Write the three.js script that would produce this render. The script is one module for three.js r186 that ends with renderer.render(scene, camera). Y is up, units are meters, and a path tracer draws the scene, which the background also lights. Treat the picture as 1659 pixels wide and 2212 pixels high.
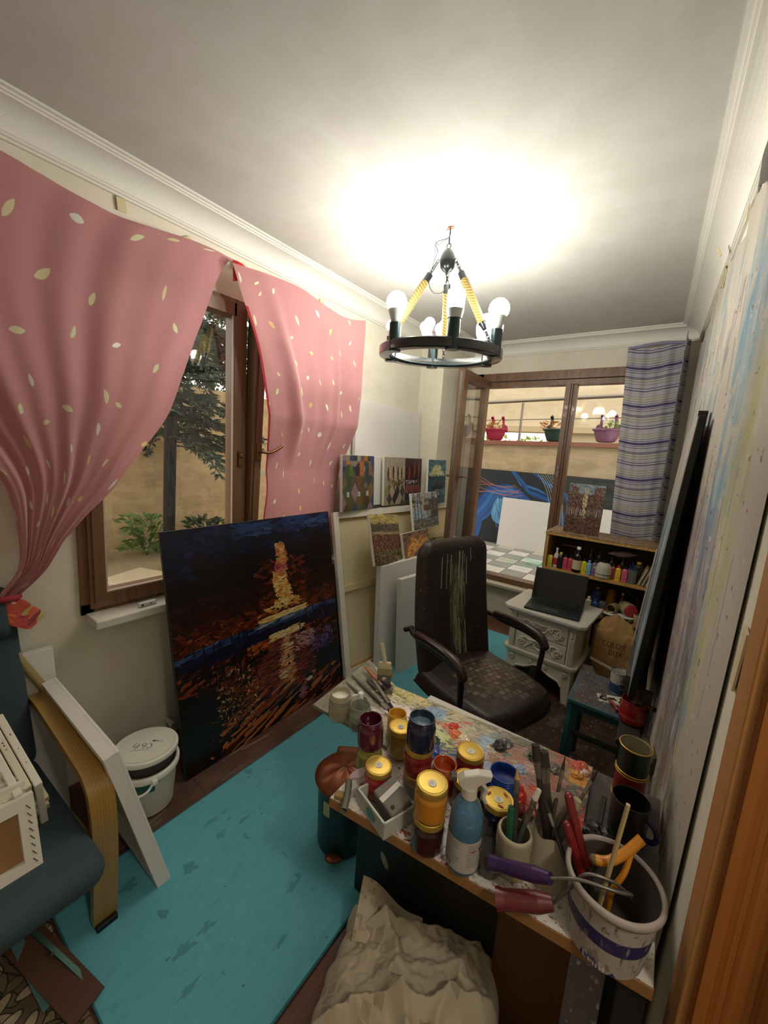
import * as THREE from 'three';
import { RoundedBoxGeometry } from 'three/addons/geometries/RoundedBoxGeometry.js';
import { mergeGeometries } from 'three/addons/utils/BufferGeometryUtils.js';
import { ImprovedNoise } from 'three/addons/math/ImprovedNoise.js';

// ---------- camera, sky, exposure ----------
const scene = new THREE.Scene();
const renderer = new THREE.WebGLRenderer({ antialias: true });
renderer.toneMapping = THREE.LinearToneMapping;
renderer.toneMappingExposure = 1.35;
renderer.shadowMap.enabled = true;
const camera = new THREE.PerspectiveCamera(104.6, 1659 / 2212, 0.02, 100);
camera.position.set(0, 1.6, 0);
camera.up.set(-0.1443, 0.9857, -0.0867);
camera.lookAt(-0.57224, 1.6 - 0.15456, -0.80539);
// bright overcast daylight outside
scene.background = new THREE.Color(1.0, 0.95, 0.86).multiplyScalar(1.8);
const BULB = new THREE.Color(1.0, 0.972, 0.875), BULB_CD = 0.34;

// ---------- helpers ----------
const V = (x, y, z) => new THREE.Vector3(x, y, z);
let seed = 7;
const rnd = (a = 1, b) => { seed = (seed + 0x6d2b79f5) | 0; let t = Math.imul(seed ^ (seed >>> 15), 1 | seed); t = (t + Math.imul(t ^ (t >>> 7), 61 | t)) ^ t; const r = ((t ^ (t >>> 14)) >>> 0) / 4294967296; return b === undefined ? r * a : a + r * (b - a); };
const pick = (a) => a[Math.floor(rnd(a.length))];
const pn = new ImprovedNoise(), noise = (x, y = 0, z = 0.37) => pn.noise(x, y, z);
const fbm = (x, y, o = 4) => { let s = 0, a = 0.5; for (let i = 0; i < o; i++) { s += a * noise(x, y, i * 7.3 + 0.4); x *= 2.03; y *= 2.03; a *= 0.5; } return s; };
const taken = new Map();
const numbered = (n) => { const k = taken.get(n) ?? 0; taken.set(n, k + 1); return k ? `${n}_${String(k).padStart(3, '0')}` : n; };
const mats = new Map();
function mat(color, roughness = 0.6, o = {}) {
  const key = JSON.stringify([color, roughness, Object.keys(o).map((k) => [k, o[k]?.uuid ?? o[k]])]);
  if (!mats.has(key)) mats.set(key, new THREE.MeshPhysicalMaterial({ color, roughness, side: THREE.DoubleSide, ...o }));
  return mats.get(key);
}
function canvasTex(w, h, draw, o = {}) {
  const c = document.createElement('canvas'); c.width = w; c.height = h;
  const g = c.getContext('2d'); draw(g, w, h);
  const t = new THREE.CanvasTexture(c); t.magFilter = THREE.LinearFilter;
  if (!o.data) t.colorSpace = THREE.SRGBColorSpace;
  t.wrapS = t.wrapT = o.clamp ? THREE.ClampToEdgeWrapping : THREE.RepeatWrapping;
  if (o.repeat) t.repeat.set(...o.repeat);
  return t;
}
const rgb = (r, g, b, a = 1) => `rgba(${r | 0},${g | 0},${b | 0},${a})`;
const hexv = (h) => [parseInt(h.slice(1, 3), 16), parseInt(h.slice(3, 5), 16), parseInt(h.slice(5, 7), 16)];
const vary = (h, d, a = 1) => { const [r, g, b] = hexv(h), k = rnd(-d, d); return rgb(Math.max(0, Math.min(255, r + k + rnd(-d, d) * 0.4)), Math.max(0, Math.min(255, g + k + rnd(-d, d) * 0.4)), Math.max(0, Math.min(255, b + k + rnd(-d, d) * 0.4)), a); };
function stroke(g, x, y, len, ang, wid, col) { g.strokeStyle = col; g.lineWidth = wid; g.lineCap = 'round'; g.beginPath(); const c = Math.cos(ang) * len / 2, s = Math.sin(ang) * len / 2; g.moveTo(x - c, y - s); g.quadraticCurveTo(x + rnd(-wid, wid), y + rnd(-wid, wid), x + c, y + s); g.stroke(); }
function blob(g, x, y, rx, ry, col, rough = 0.3, n = 14) { g.fillStyle = col; g.beginPath(); const ph = rnd(100); for (let i = 0; i <= n; i++) { const a = i / n * Math.PI * 2, k = 1 + rough * noise(Math.cos(a) * 1.4 + ph, Math.sin(a) * 1.4) * 1.6; const px = x + Math.cos(a) * rx * k, py = y + Math.sin(a) * ry * k; i ? g.lineTo(px, py) : g.moveTo(px, py); } g.fill(); }
function strokes(g, n, x0, y0, x1, y1, cols, len, wid, ang = 0, spread = 0.4, d = 14, a = 0.9) { for (let i = 0; i < n; i++) stroke(g, rnd(x0, x1), rnd(y0, y1), len * rnd(0.5, 1.3), ang + rnd(-spread, spread), wid * rnd(0.6, 1.3), vary(pick(cols), d, a)); }
function grain(g, w, h, n, cols, s = 1.6, a = 0.25) { for (let i = 0; i < n; i++) { g.fillStyle = vary(pick(cols), 8, a); g.fillRect(rnd(w), rnd(h), rnd(0.6, s), rnd(0.6, s)); } }
// geometry
const at = (g, x = 0, y = 0, z = 0, rx = 0, ry = 0, rz = 0) => g.applyMatrix4(new THREE.Matrix4().compose(V(x, y, z), new THREE.Quaternion().setFromEuler(new THREE.Euler(rx, ry, rz)), V(1, 1, 1)));
const bx = (w, h, d, x = 0, y = 0, z = 0, rx = 0, ry = 0, rz = 0) => at(new THREE.BoxGeometry(w, h, d), x, y, z, rx, ry, rz);
const rb = (w, h, d, r, x = 0, y = 0, z = 0, rx = 0, ry = 0, rz = 0, s = 3) => at(new RoundedBoxGeometry(w, h, d, s, r), x, y, z, rx, ry, rz);
const ext = (x0, x1, y0, y1, z0, z1) => bx(x1 - x0, y1 - y0, z1 - z0, (x0 + x1) / 2, (y0 + y1) / 2, (z0 + z1) / 2);
const cyl = (r0, r1, h, x = 0, y = 0, z = 0, n = 24, open = false) => at(new THREE.CylinderGeometry(r0, r1, h, n, 1, open), x, y, z);
const lathe = (pts, n = 32) => new THREE.LatheGeometry(pts.map(([r, y]) => new THREE.Vector2(Math.max(r, 1e-5), y)), n);
const tube = (pts, r, n = 24, rs = 8, closed = false) => new THREE.TubeGeometry(new THREE.CatmullRomCurve3(pts.map((p) => (p.isVector3 ? p : V(...p))), closed, 'centripetal'), n, r, rs, closed);
const rod = (a, b, r0, r1 = r0, n = 10) => { const A = V(...a), B = V(...b), d = B.clone().sub(A), L = d.length(); return new THREE.CylinderGeometry(r1, r0, L, n).applyMatrix4(new THREE.Matrix4().compose(A.clone().add(B).multiplyScalar(0.5), new THREE.Quaternion().setFromUnitVectors(V(0, 1, 0), d.normalize()), V(1, 1, 1))); };
const bar = (a, b, w, d, up = [0, 1, 0]) => { const A = V(...a), B = V(...b), y = B.clone().sub(A), L = y.length(); y.normalize(); const x = V(...up).cross(y); if (x.lengthSq() < 1e-6) x.set(1, 0, 0); x.normalize(); const z = x.clone().cross(y); return new THREE.BoxGeometry(w, L, d).applyMatrix4(new THREE.Matrix4().makeBasis(x, y, z).setPosition(A.clone().add(B).multiplyScalar(0.5))); };
const torus = (R, r, n = 32, m = 10, arc = Math.PI * 2) => new THREE.TorusGeometry(R, r, m, n, arc);
function extrude(pts, depth, bevel = 0, holes = []) { const s = new THREE.Shape(pts.map((p) => new THREE.Vector2(...p))); for (const h of holes) s.holes.push(new THREE.Path(h.map((p) => new THREE.Vector2(...p)))); return new THREE.ExtrudeGeometry(s, { depth, bevelEnabled: bevel > 0, bevelSize: bevel, bevelThickness: bevel, bevelSegments: 2, steps: 1, curveSegments: 8 }); }
const clean = (g) => { let q = g.index ? g.toNonIndexed() : g.clone(); for (const k of Object.keys(q.attributes)) if (!['position', 'normal', 'uv'].includes(k)) q.deleteAttribute(k); if (!q.attributes.normal) q.computeVertexNormals(); if (!q.attributes.uv) q.setAttribute('uv', new THREE.BufferAttribute(new Float32Array(q.attributes.position.count * 2), 2)); q.morphAttributes = {}; q.clearGroups(); return q; };
const merge = (a) => (Array.isArray(a) ? (a.length === 1 ? a[0] : mergeGeometries(a.map(clean))) : a);
function surf(fn, nu, nv) { const pos = [], uv = [], idx = []; for (let j = 0; j <= nv; j++) for (let i = 0; i <= nu; i++) { const p = fn(i / nu, j / nv); pos.push(...p); uv.push(i / nu, 1 - j / nv); } for (let j = 0; j < nv; j++) for (let i = 0; i < nu; i++) { const a = j * (nu + 1) + i, b = a + 1, c = a + nu + 1, d = c + 1; idx.push(a, c, b, b, c, d); } const g = new THREE.BufferGeometry(); g.setAttribute('position', new THREE.Float32BufferAttribute(pos, 3)); g.setAttribute('uv', new THREE.Float32BufferAttribute(uv, 2)); g.setIndex(idx); g.computeVertexNormals(); return g; }
const worldUV = (g, ax = 'xz', k = 1) => { const p = g.attributes.position, u = new Float32Array(p.count * 2), I = { x: 0, y: 1, z: 2 }; for (let i = 0; i < p.count; i++) { u[2 * i] = p.getComponent(i, I[ax[0]]) * k; u[2 * i + 1] = p.getComponent(i, I[ax[1]]) * k; } g.setAttribute('uv', new THREE.BufferAttribute(u, 2)); return g; };
// objects
function part(parent, name, geo, m, label) { const o = new THREE.Mesh(merge(geo), m); o.name = name; o.castShadow = o.receiveShadow = true; parent.add(o); if (label) o.userData.label = label; return o; }
function tag(o, label, category, group) { o.userData = { label, category }; if (group) o.userData.group = group; return o; }
function thing(name, label, category, [x, y, z] = [0, 0, 0], turn = 0, group) { const o = new THREE.Group(); o.name = numbered(name); o.position.set(x, y, z); o.rotation.y = turn; scene.add(o); return tag(o, label, category, group); }
function solo(name, label, category, geo, m, group) { const o = part(scene, numbered(name), geo, m); return tag(o, label, category, group); }
function struct(name, geo, m, label) { const o = geo ? part(scene, numbered(name), geo, m) : Object.assign(new THREE.Group(), { name: numbered(name) }); if (!geo) scene.add(o); o.userData.kind = 'structure'; if (label) o.userData.label = label; return o; }
// a flat thing set by three of its corners: bottom left, bottom right, top left, seen from its front
function setQuad(o, P0, P1, P3) { const a = V(...P0), x = V(...P1).sub(a), w = x.length(); x.normalize(); const y = V(...P3).sub(a); y.addScaledVector(x, -y.dot(x)); const h = y.length(); y.normalize(); const z = x.clone().cross(y), mid = V(...P0).add(V(...P1)).multiplyScalar(0.5); o.quaternion.setFromRotationMatrix(new THREE.Matrix4().makeBasis(x, y, z)); o.position.copy(mid); return { w, h }; }

// ---------- shared materials ----------
const plasterTex = canvasTex(512, 512, (g, w, h) => { g.fillStyle = '#fff'; g.fillRect(0, 0, w, h); for (let i = 0; i < 260; i++) blob(g, rnd(w), rnd(h), rnd(8, 40), rnd(8, 40), vary('#f8f7f3', 3, 0.25)); grain(g, w, h, 9000, ['#e9e7df', '#ffffff'], 2, 0.35); });
const plasterBump = canvasTex(256, 256, (g, w, h) => { g.fillStyle = '#808080'; g.fillRect(0, 0, w, h); grain(g, w, h, 14000, ['#6c6c6c', '#9a9a9a'], 2.4, 0.5); }, { data: true });
const M = {
  wall: mat('#d9d3c2', 0.9, { map: plasterTex, bumpMap: plasterBump, bumpScale: 0.0006 }),
  ceiling: mat('#c3c1bb', 0.92, { map: plasterTex, bumpMap: plasterBump, bumpScale: 0.0005 }),
  crown: mat('#dedbd2', 0.75),
  whiteCanvas: mat('#d8d4ce', 0.85, { bumpMap: plasterBump, bumpScale: 0.0005 }),
  stretcher: mat('#d6d0c2', 0.8),
  rawCanvas: mat('#cdbf98', 0.9, { bumpMap: plasterBump, bumpScale: 0.0005 }),
  black: mat('#0b0c0c', 0.55), dark: mat('#191817', 0.6),
  steel: mat('#8d8d8a', 0.3, { metalness: 0.9 }), gold: mat('#c4a24a', 0.4, { metalness: 0.7 }),
  tape: mat('#c9bb92', 0.7), white: mat('#dcdad2', 0.5),
  glass: mat('#ffffff', 0.02, { transmission: 1, ior: 1.5 }),
};
const woodTex = (base, dark, w = 256, h = 1024, n = 500) => canvasTex(w, h, (g) => { g.fillStyle = base; g.fillRect(0, 0, w, h); for (let i = 0; i < n; i++) { const x = rnd(w); g.strokeStyle = vary(pick([base, dark]), 16, 0.3); g.lineWidth = rnd(0.5, 3); g.beginPath(); g.moveTo(x, -5); g.bezierCurveTo(x + rnd(-8, 8), h * 0.3, x + rnd(-8, 8), h * 0.6, x + rnd(-6, 6), h + 5); g.stroke(); } });
const brownWood = mat('#ffffff', 0.45, { map: woodTex('#7a583c', '#553822'), clearcoat: 0.2 });
const orangeWood = mat('#ffffff', 0.4, { map: woodTex('#a8682c', '#7a4316'), clearcoat: 0.3, clearcoatRoughness: 0.3 });
const paleWood = mat('#ffffff', 0.55, { map: woodTex('#b8924f', '#96703a') });
// ---------- room shell ----------
const CEIL = 2.66, XL = -2.0, ZB = -3.85, ZN = 0.5;
const xr = (z) => 0.165 + 0.0311 * z;          // the right wall runs slightly out of square
// floor: planks over a subfloor, with years of paint on them
const floorMap = canvasTex(1024, 2048, (g, w, h) => {
  const X = (x) => (x + 2.05) / 2.3 * w, Z = (z) => (z + 3.9) / 5.2 * h;
  g.fillStyle = '#5f3a28'; g.fillRect(0, 0, w, h);
  for (let i = 0; i < 5200; i++) { const x = rnd(w), y = rnd(h); g.strokeStyle = vary(pick(['#5f3a28', '#4a2a1c', '#6d4632', '#553222']), 10, 0.35); g.lineWidth = rnd(0.6, 2.4); g.beginPath(); g.moveTo(x, y); g.bezierCurveTo(x + rnd(-4, 4), y + 60, x + rnd(-4, 4), y + 120, x + rnd(-5, 5), y + rnd(120, 260)); g.stroke(); }
  // grey-brown scuffed paint round the painter's place and along the canvases
  for (let i = 0; i < 420; i++) blob(g, X(rnd(-0.75, 0.1)), Z(rnd(-2.9, -0.9)), rnd(10, 70), rnd(10, 60), vary(pick(['#3b302a', '#4a403a', '#2f2925', '#594d48']), 10, 0.22), 0.6);
  for (let i = 0; i < 200; i++) blob(g, X(rnd(-1.75, -1.45)), Z(rnd(-2.1, -0.5)), rnd(6, 30), rnd(8, 60), vary(pick(['#3a2c26', '#52443c', '#6b5a50']), 10, 0.25), 0.6);
  for (let i = 0; i < 1500; i++) blob(g, X(rnd(-0.8, 0.12)), Z(rnd(-2.9, -0.9)), rnd(0.6, 3.6), rnd(0.6, 4.2), vary(pick(['#b9aea0', '#8d5a50', '#7d8a92', '#9a8f86', '#4e6a70', '#a8908c', '#2a2625']), 20, 0.7), 0.6, 8);
  for (let i = 0; i < 60; i++) blob(g, X(rnd(-0.7, 0.05)), Z(rnd(-2.6, -1.4)), rnd(5, 20), rnd(5, 26), vary(pick(['#8c7f86', '#74564f', '#6f7a7e', '#91867c']), 14, 0.4), 0.9);
  for (let i = 0; i < 40; i++) stroke(g, X(rnd(-1.75, -1.45)), Z(rnd(-2, -0.6)), rnd(20, 90), Math.PI / 2 + rnd(-0.3, 0.3), rnd(1, 4), vary('#a59a8f', 20, 0.4));
}, { clamp: true });
const floorM = [0, 1, 2].map((i) => mat(['#ffffff', '#eee6e0', '#f4eeee'][i], 0.42, { map: floorMap }));
{
  const f = struct('floor'); f.userData.label = 'red brown laminate floor, paint stained';
  part(f, 'subfloor', ext(XL - 0.2, 0.36, -0.2, -0.0132, ZB - 0.2, ZN + 0.2), M.dark);
  const pw = 0.19, pl = 1.28;
  for (let i = 0, x = XL; x < 0.33; x += pw, i++) for (let z = -3.85 - (i * 0.43) % pl; z < ZN; z += pl) {
    const z0 = Math.max(z, ZB), z1 = Math.min(z + pl, ZN), x1 = Math.min(x + pw, 0.33); if (z1 - z0 < 0.02) continue;
    const g = ext(x + 0.0006, x1 - 0.0006, -0.013, 0, z0 + 0.0006, z1 - 0.0006), p = g.attributes.position, u = new Float32Array(p.count * 2);
    for (let k = 0; k < p.count; k++) { u[2 * k] = (p.getX(k) + 2.05) / 2.3; u[2 * k + 1] = 1 - (p.getZ(k) + 3.9) / 5.2; }
    g.setAttribute('uv', new THREE.BufferAttribute(u, 2)); part(f, 'plank', g, floorM[(i * 7 + Math.round(z * 3)) % 3 < 0 ? 1 : Math.abs((i * 7 + Math.round(z * 3)) % 3)]);
  }
}
struct('ceiling', worldUV(ext(XL - 0.2, 1.6, CEIL, CEIL + 0.2, ZB - 0.2, 2.2)), M.ceiling);
// left wall with its window opening
const W1 = { z0: -2.10, z1: -0.577, y0: 0.80, y1: 2.33 };
struct('wall_left', [worldUV(ext(XL - 0.2, XL, -0.2, CEIL, W1.z1, ZN + 0.2), 'zy'), worldUV(ext(XL - 0.2, XL, -0.2, CEIL, ZB - 0.2, W1.z0), 'zy'), worldUV(ext(XL - 0.2, XL, -0.2, W1.y0, W1.z0, W1.z1), 'zy'), worldUV(ext(XL - 0.2, XL, W1.y1, CEIL, W1.z0, W1.z1), 'zy')], M.wall);
const W2 = { x0: -1.70, x1: -0.02, y0: 0.36, y1: 2.40 };
struct('wall_back', [worldUV(ext(XL - 0.2, W2.x0, -0.2, CEIL, ZB - 0.2, ZB), 'xy'), worldUV(ext(W2.x1, 0.4, -0.2, CEIL, ZB - 0.2, ZB), 'xy'), worldUV(ext(W2.x0, W2.x1, -0.2, W2.y0, ZB - 0.2, ZB), 'xy'), worldUV(ext(W2.x0, W2.x1, W2.y1, CEIL, ZB - 0.2, ZB), 'xy')], M.wall);
struct('wall_pillar', worldUV(ext(XL, -1.764, 0, CEIL, ZB, -3.25), 'xy'), M.wall);
struct('wall_near', ext(XL - 0.2, xr(ZN) + 0.1, -0.2, CEIL, ZN, ZN + 0.2), M.wall);
// right wall, pierced by the doorway the picture is taken from
{
  const prism = (z0, z1, y0, y1) => { const g = extrude([[xr(z0), -z0], [xr(z0) + 0.2, -z0], [xr(z1) + 0.2, -z1], [xr(z1), -z1]], y1 - y0); g.rotateX(-Math.PI / 2); g.translate(0, y0, 0); return worldUV(g, 'zy'); };
  struct('wall_right', [prism(ZB - 0.2, -0.72, -0.2, CEIL), prism(0.25, ZN + 0.1, -0.2, CEIL), prism(-0.72, 0.25, 2.12, CEIL)], M.wall);
  // hall beyond the doorway
  struct('wall_hall', [ext(1.4, 1.6, -0.2, CEIL, -2.2, 2.2), ext(0.36, 1.4, -0.2, CEIL, -2.2, -2.0), ext(0.28, 1.6, -0.2, CEIL, 2.0, 2.2), ext(0.28, 0.38, -0.2, CEIL, ZN, 2.0)], M.wall);
  struct('floor_hall', ext(0.37, 1.4, -0.2, 0, -2.0, 2.0), mat('#4a2f20', 0.5));
}
// crown mouldings
const crownP = [[0, 0], [0, -0.108], [0.012, -0.108], [0.012, -0.099], [0.02, -0.097], [0.02, -0.088]];
for (let i = 0; i <= 10; i++) { const a = i / 10 * Math.PI / 2; crownP.push([0.112 - 0.088 * Math.cos(a) , -0.088 + 0.066 * Math.sin(a) * 1.0]); }
crownP.push([0.112, -0.016], [0.122, -0.015], [0.122, -0.009], [0.137, -0.008], [0.137, 0]);
function crown(A, B, n) { // A->B along the wall foot of the ceiling; the profile grows to the left of the run
  const d = V(B[0] - A[0], 0, B[1] - A[1]), L = d.length(); d.normalize(); const inw = V(-d.z, 0, d.x).multiplyScalar(n);
  const g = extrude(crownP, L); g.applyMatrix4(new THREE.Matrix4().makeBasis(inw, V(0, 1, 0), d.clone().negate()).setPosition(B[0], CEIL, B[1])); g.computeVertexNormals(); return g;
}
struct("trim_1", crown([XL, ZN], [XL, -3.25 + 0.1], 1), M.crown, 'white cove moulding over the left wall');
struct('trim_2', crown([-1.764, ZB], [xr(ZB), ZB], 1).applyMatrix4(new THREE.Matrix4()), M.crown, 'white cove moulding over the back window');
struct('trim_3', crown([xr(ZB), ZB], [xr(ZN), ZN], 1), M.crown, 'white cove moulding over the painted right wall');
struct('trim_4', [crown([XL, -3.25], [-1.64, -3.25], 1), crown([-1.764, -3.25 + 0.1], [-1.764, ZB], 1)], M.crown, 'white cove moulding round the corner pillar');
// ---------- left window ----------
{
  const w = struct('window_1'); w.userData.label = 'brown wooden window behind the pink curtains';
  const X0 = -2.075, X1 = -1.982, fw = 0.045;
  part(w, 'frame', [ext(X0, X1, W1.y0, W1.y1, W1.z1 - fw, W1.z1), ext(X0, X1, W1.y0, W1.y1, W1.z0, W1.z0 + fw), ext(X0, X1, W1.y0, W1.y0 + fw, W1.z0, W1.z1), ext(X0, X1, W1.y1 - fw, W1.y1, W1.z0, W1.z1)], brownWood);
  const zm = -1.376; // meeting line of the two sashes
  const sash = (p, z0, z1, y0, y1, x0, x1, s = 0.062) => part(p, 'sash', [ext(x0, x1, y0, y1, z1 - s, z1), ext(x0, x1, y0, y1, z0, z0 + s + 0.012), ext(x0, x1, y0, y0 + s, z0 + s, z1 - s), ext(x0, x1, y1 - s, y1, z0 + s, z1 - s), ext(x1, x1 + 0.008, y0 + 0.02, y1 - 0.02, z1 - s * 0.55, z1 - s * 0.25)], brownWood);
  const ya = W1.y0 + 0.025, yb = W1.y1 - 0.025;
  const s1 = sash(w, zm, W1.z1 - 0.03, ya, yb, -2.05, -1.967);
  part(s1, 'bead', [ext(-1.985, -1.972, ya + 0.06, yb - 0.06, zm + 0.072, zm + 0.08), ext(-1.985, -1.972, ya + 0.06, yb - 0.06, W1.z1 - 0.1, W1.z1 - 0.092), ext(-1.985, -1.968, ya + 0.06, ya + 0.068, zm + 0.07, W1.z1 - 0.09)], mat('#b9aa9c', 0.5));
  part(s1, 'pane', ext(-2.012, -2.008, ya + 0.055, yb - 0.055, zm + 0.06, W1.z1 - 0.085), M.glass);
  part(s1, 'lock_plate', [rb(0.006, 0.085, 0.028, 0.002, -1.956, 1.50, zm + 0.036), rb(0.014, 0.02, 0.02, 0.004, -1.952, 1.515, zm + 0.036)], mat('#6b4a2c', 0.35, { metalness: 0.5 }));
  // right sash tilted in at the top
  const tilt = new THREE.Group(); tilt.name = 'tilted_sash'; tilt.position.set(-2.0, ya, 0); tilt.rotation.z = -0.05; w.add(tilt);
  const y1 = yb - ya;
  const s2 = sash(tilt, W1.z0 + 0.03, zm - 0.01, 0, y1, -0.03, 0.045);
  part(tilt, 'pane', ext(0.0, 0.004, 0.055, y1 - 0.055, W1.z0 + 0.09, zm - 0.07), M.glass);
  part(tilt, 'handle', [rb(0.012, 0.1, 0.03, 0.004, 0.06, 0.72, zm - 0.045), rod([0.06, 0.72, zm - 0.045], [0.105, 0.725, zm - 0.045], 0.009), tube([[0.1, 0.725, zm - 0.035], [0.112, 0.722, zm - 0.07], [0.115, 0.74, zm - 0.12], [0.113, 0.765, zm - 0.165]], 0.0085, 16, 8)], mat('#7a5230', 0.3, { metalness: 0.6 }));
  part(tilt, 'seal', ext(-0.034, -0.026, 0, y1, zm - 0.014, zm - 0.008), M.black);
  part(w, 'sill', rb(0.17, 0.04, 1.56, 0.008, -1.945, 0.785, -1.37), mat('#cdc8ba', 0.6));
}
// ---------- back window ----------
{
  const w = struct('window_2'); w.userData.label = 'wide brown window open to the terrace';
  const z0 = ZB - 0.10, z1 = ZB + 0.012;
  part(w, 'frame', [ext(W2.x0, W2.x0 + 0.07, W2.y0, W2.y1, z0, z1), ext(W2.x1 - 0.07, W2.x1, W2.y0, W2.y1, z0, z1), ext(W2.x0, W2.x1, W2.y1 - 0.075, W2.y1, z0, z1), ext(W2.x0, W2.x1, W2.y1 - 0.125, W2.y1 - 0.08, z0, z1 - 0.02), ext(W2.x0, W2.x1, W2.y0, W2.y0 + 0.06, z0, z1)], brownWood);
  part(w, 'mullion', [ext(-0.86, -0.80, W2.y0 + 0.06, W2.y1 - 0.12, z0, z1), ext(-0.845, -0.815, W2.y0 + 0.06, W2.y1 - 0.12, z1, z1 + 0.02)], brownWood);
  part(w, 'lock_plate', [rb(0.022, 0.08, 0.008, 0.003, -0.83, 1.5, z1 + 0.024), rb(0.016, 0.03, 0.012, 0.004, -0.83, 1.54, z1 + 0.03)], M.steel);
  const fx = part(w, 'fixed_sash', [ext(-0.80, -0.77, W2.y0 + 0.06, W2.y1 - 0.12, z0 + 0.02, z1 - 0.02), ext(-0.12, -0.09, W2.y0 + 0.06, W2.y1 - 0.12, z0 + 0.02, z1 - 0.02), ext(-0.8, -0.09, W2.y0 + 0.06, W2.y0 + 0.11, z0 + 0.02, z1 - 0.02)], brownWood);
  part(fx, 'pane', ext(-0.775, -0.115, W2.y0 + 0.1, W2.y1 - 0.12, z0 + 0.045, z0 + 0.049), M.glass);
  // the left sash stands wide open into the room
  const o = new THREE.Group(); o.name = 'open_sash'; o.position.set(-1.585, 0.43, ZB + 0.02); o.rotation.y = 0.03; w.add(o);
  const H = 1.90, L = 0.62, s = 0.085;
  part(o, 'sash', [ext(-0.03, 0.03, 0, H, 0, s), ext(-0.03, 0.03, 0, H, L - s, L), ext(-0.03, 0.03, 0, s, s, L - s), ext(-0.03, 0.03, H - s, H, s, L - s)], brownWood);
  part(o, 'edge_strip', ext(-0.012, 0.012, 0.02, H - 0.02, L, L + 0.004), M.steel);
  part(o, 'pane', ext(-0.002, 0.002, s - 0.01, H - s + 0.01, s - 0.01, L - s + 0.01), M.glass);
  part(o, 'handle', [rod([-0.07, 0.98, L - 0.04], [0.07, 0.98, L - 0.04], 0.008), tube([[0.07, 0.98, L - 0.04], [0.08, 0.978, L - 0.1], [0.076, 0.975, L - 0.16]], 0.0085, 12), tube([[-0.07, 0.98, L - 0.04], [-0.08, 0.98, L - 0.1], [-0.078, 0.982, L - 0.15]], 0.0085, 12), rb(0.07, 0.1, 0.025, 0.006, 0, 0.98, L - 0.04)], mat('#6b452c', 0.35, { metalness: 0.5 }));
  part(w, 'sill', [rb(1.7, 0.03, 0.16, 0.006, -0.86, 0.352, ZB + 0.03), rb(1.7, 0.02, 0.12, 0.006, -0.86, 0.33, ZB + 0.02)], mat('#b7ad98', 0.6));
}
// ---------- door frame at the right ----------
{
  const d = struct('door_1'); d.userData.label = 'orange brown wooden door frame beside the drop cloth'; const X = xr(-0.75);
  part(d, 'casing', rb(0.022, 2.2, 0.085, 0.003, X - 0.001, 1.09, -0.7475), mat('#ffffff', 0.45, { map: woodTex('#b98550', '#9a6634') }));
  part(d, 'jamb', [ext(X, X + 0.23, 0, 2.12, -0.716, -0.70), ext(X + 0.004, X + 0.012, 0, 2.12, -0.70, -0.694)], orangeWood);
  part(d, 'door_leaf', [ext(X + 0.10, X + 0.6, 0.01, 2.1, -0.69, -0.65)], orangeWood);
  part(d, 'latch_plate', rb(0.03, 0.12, 0.004, 0.001, X + 0.14, 0.78, -0.648), M.dark);
}
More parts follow.
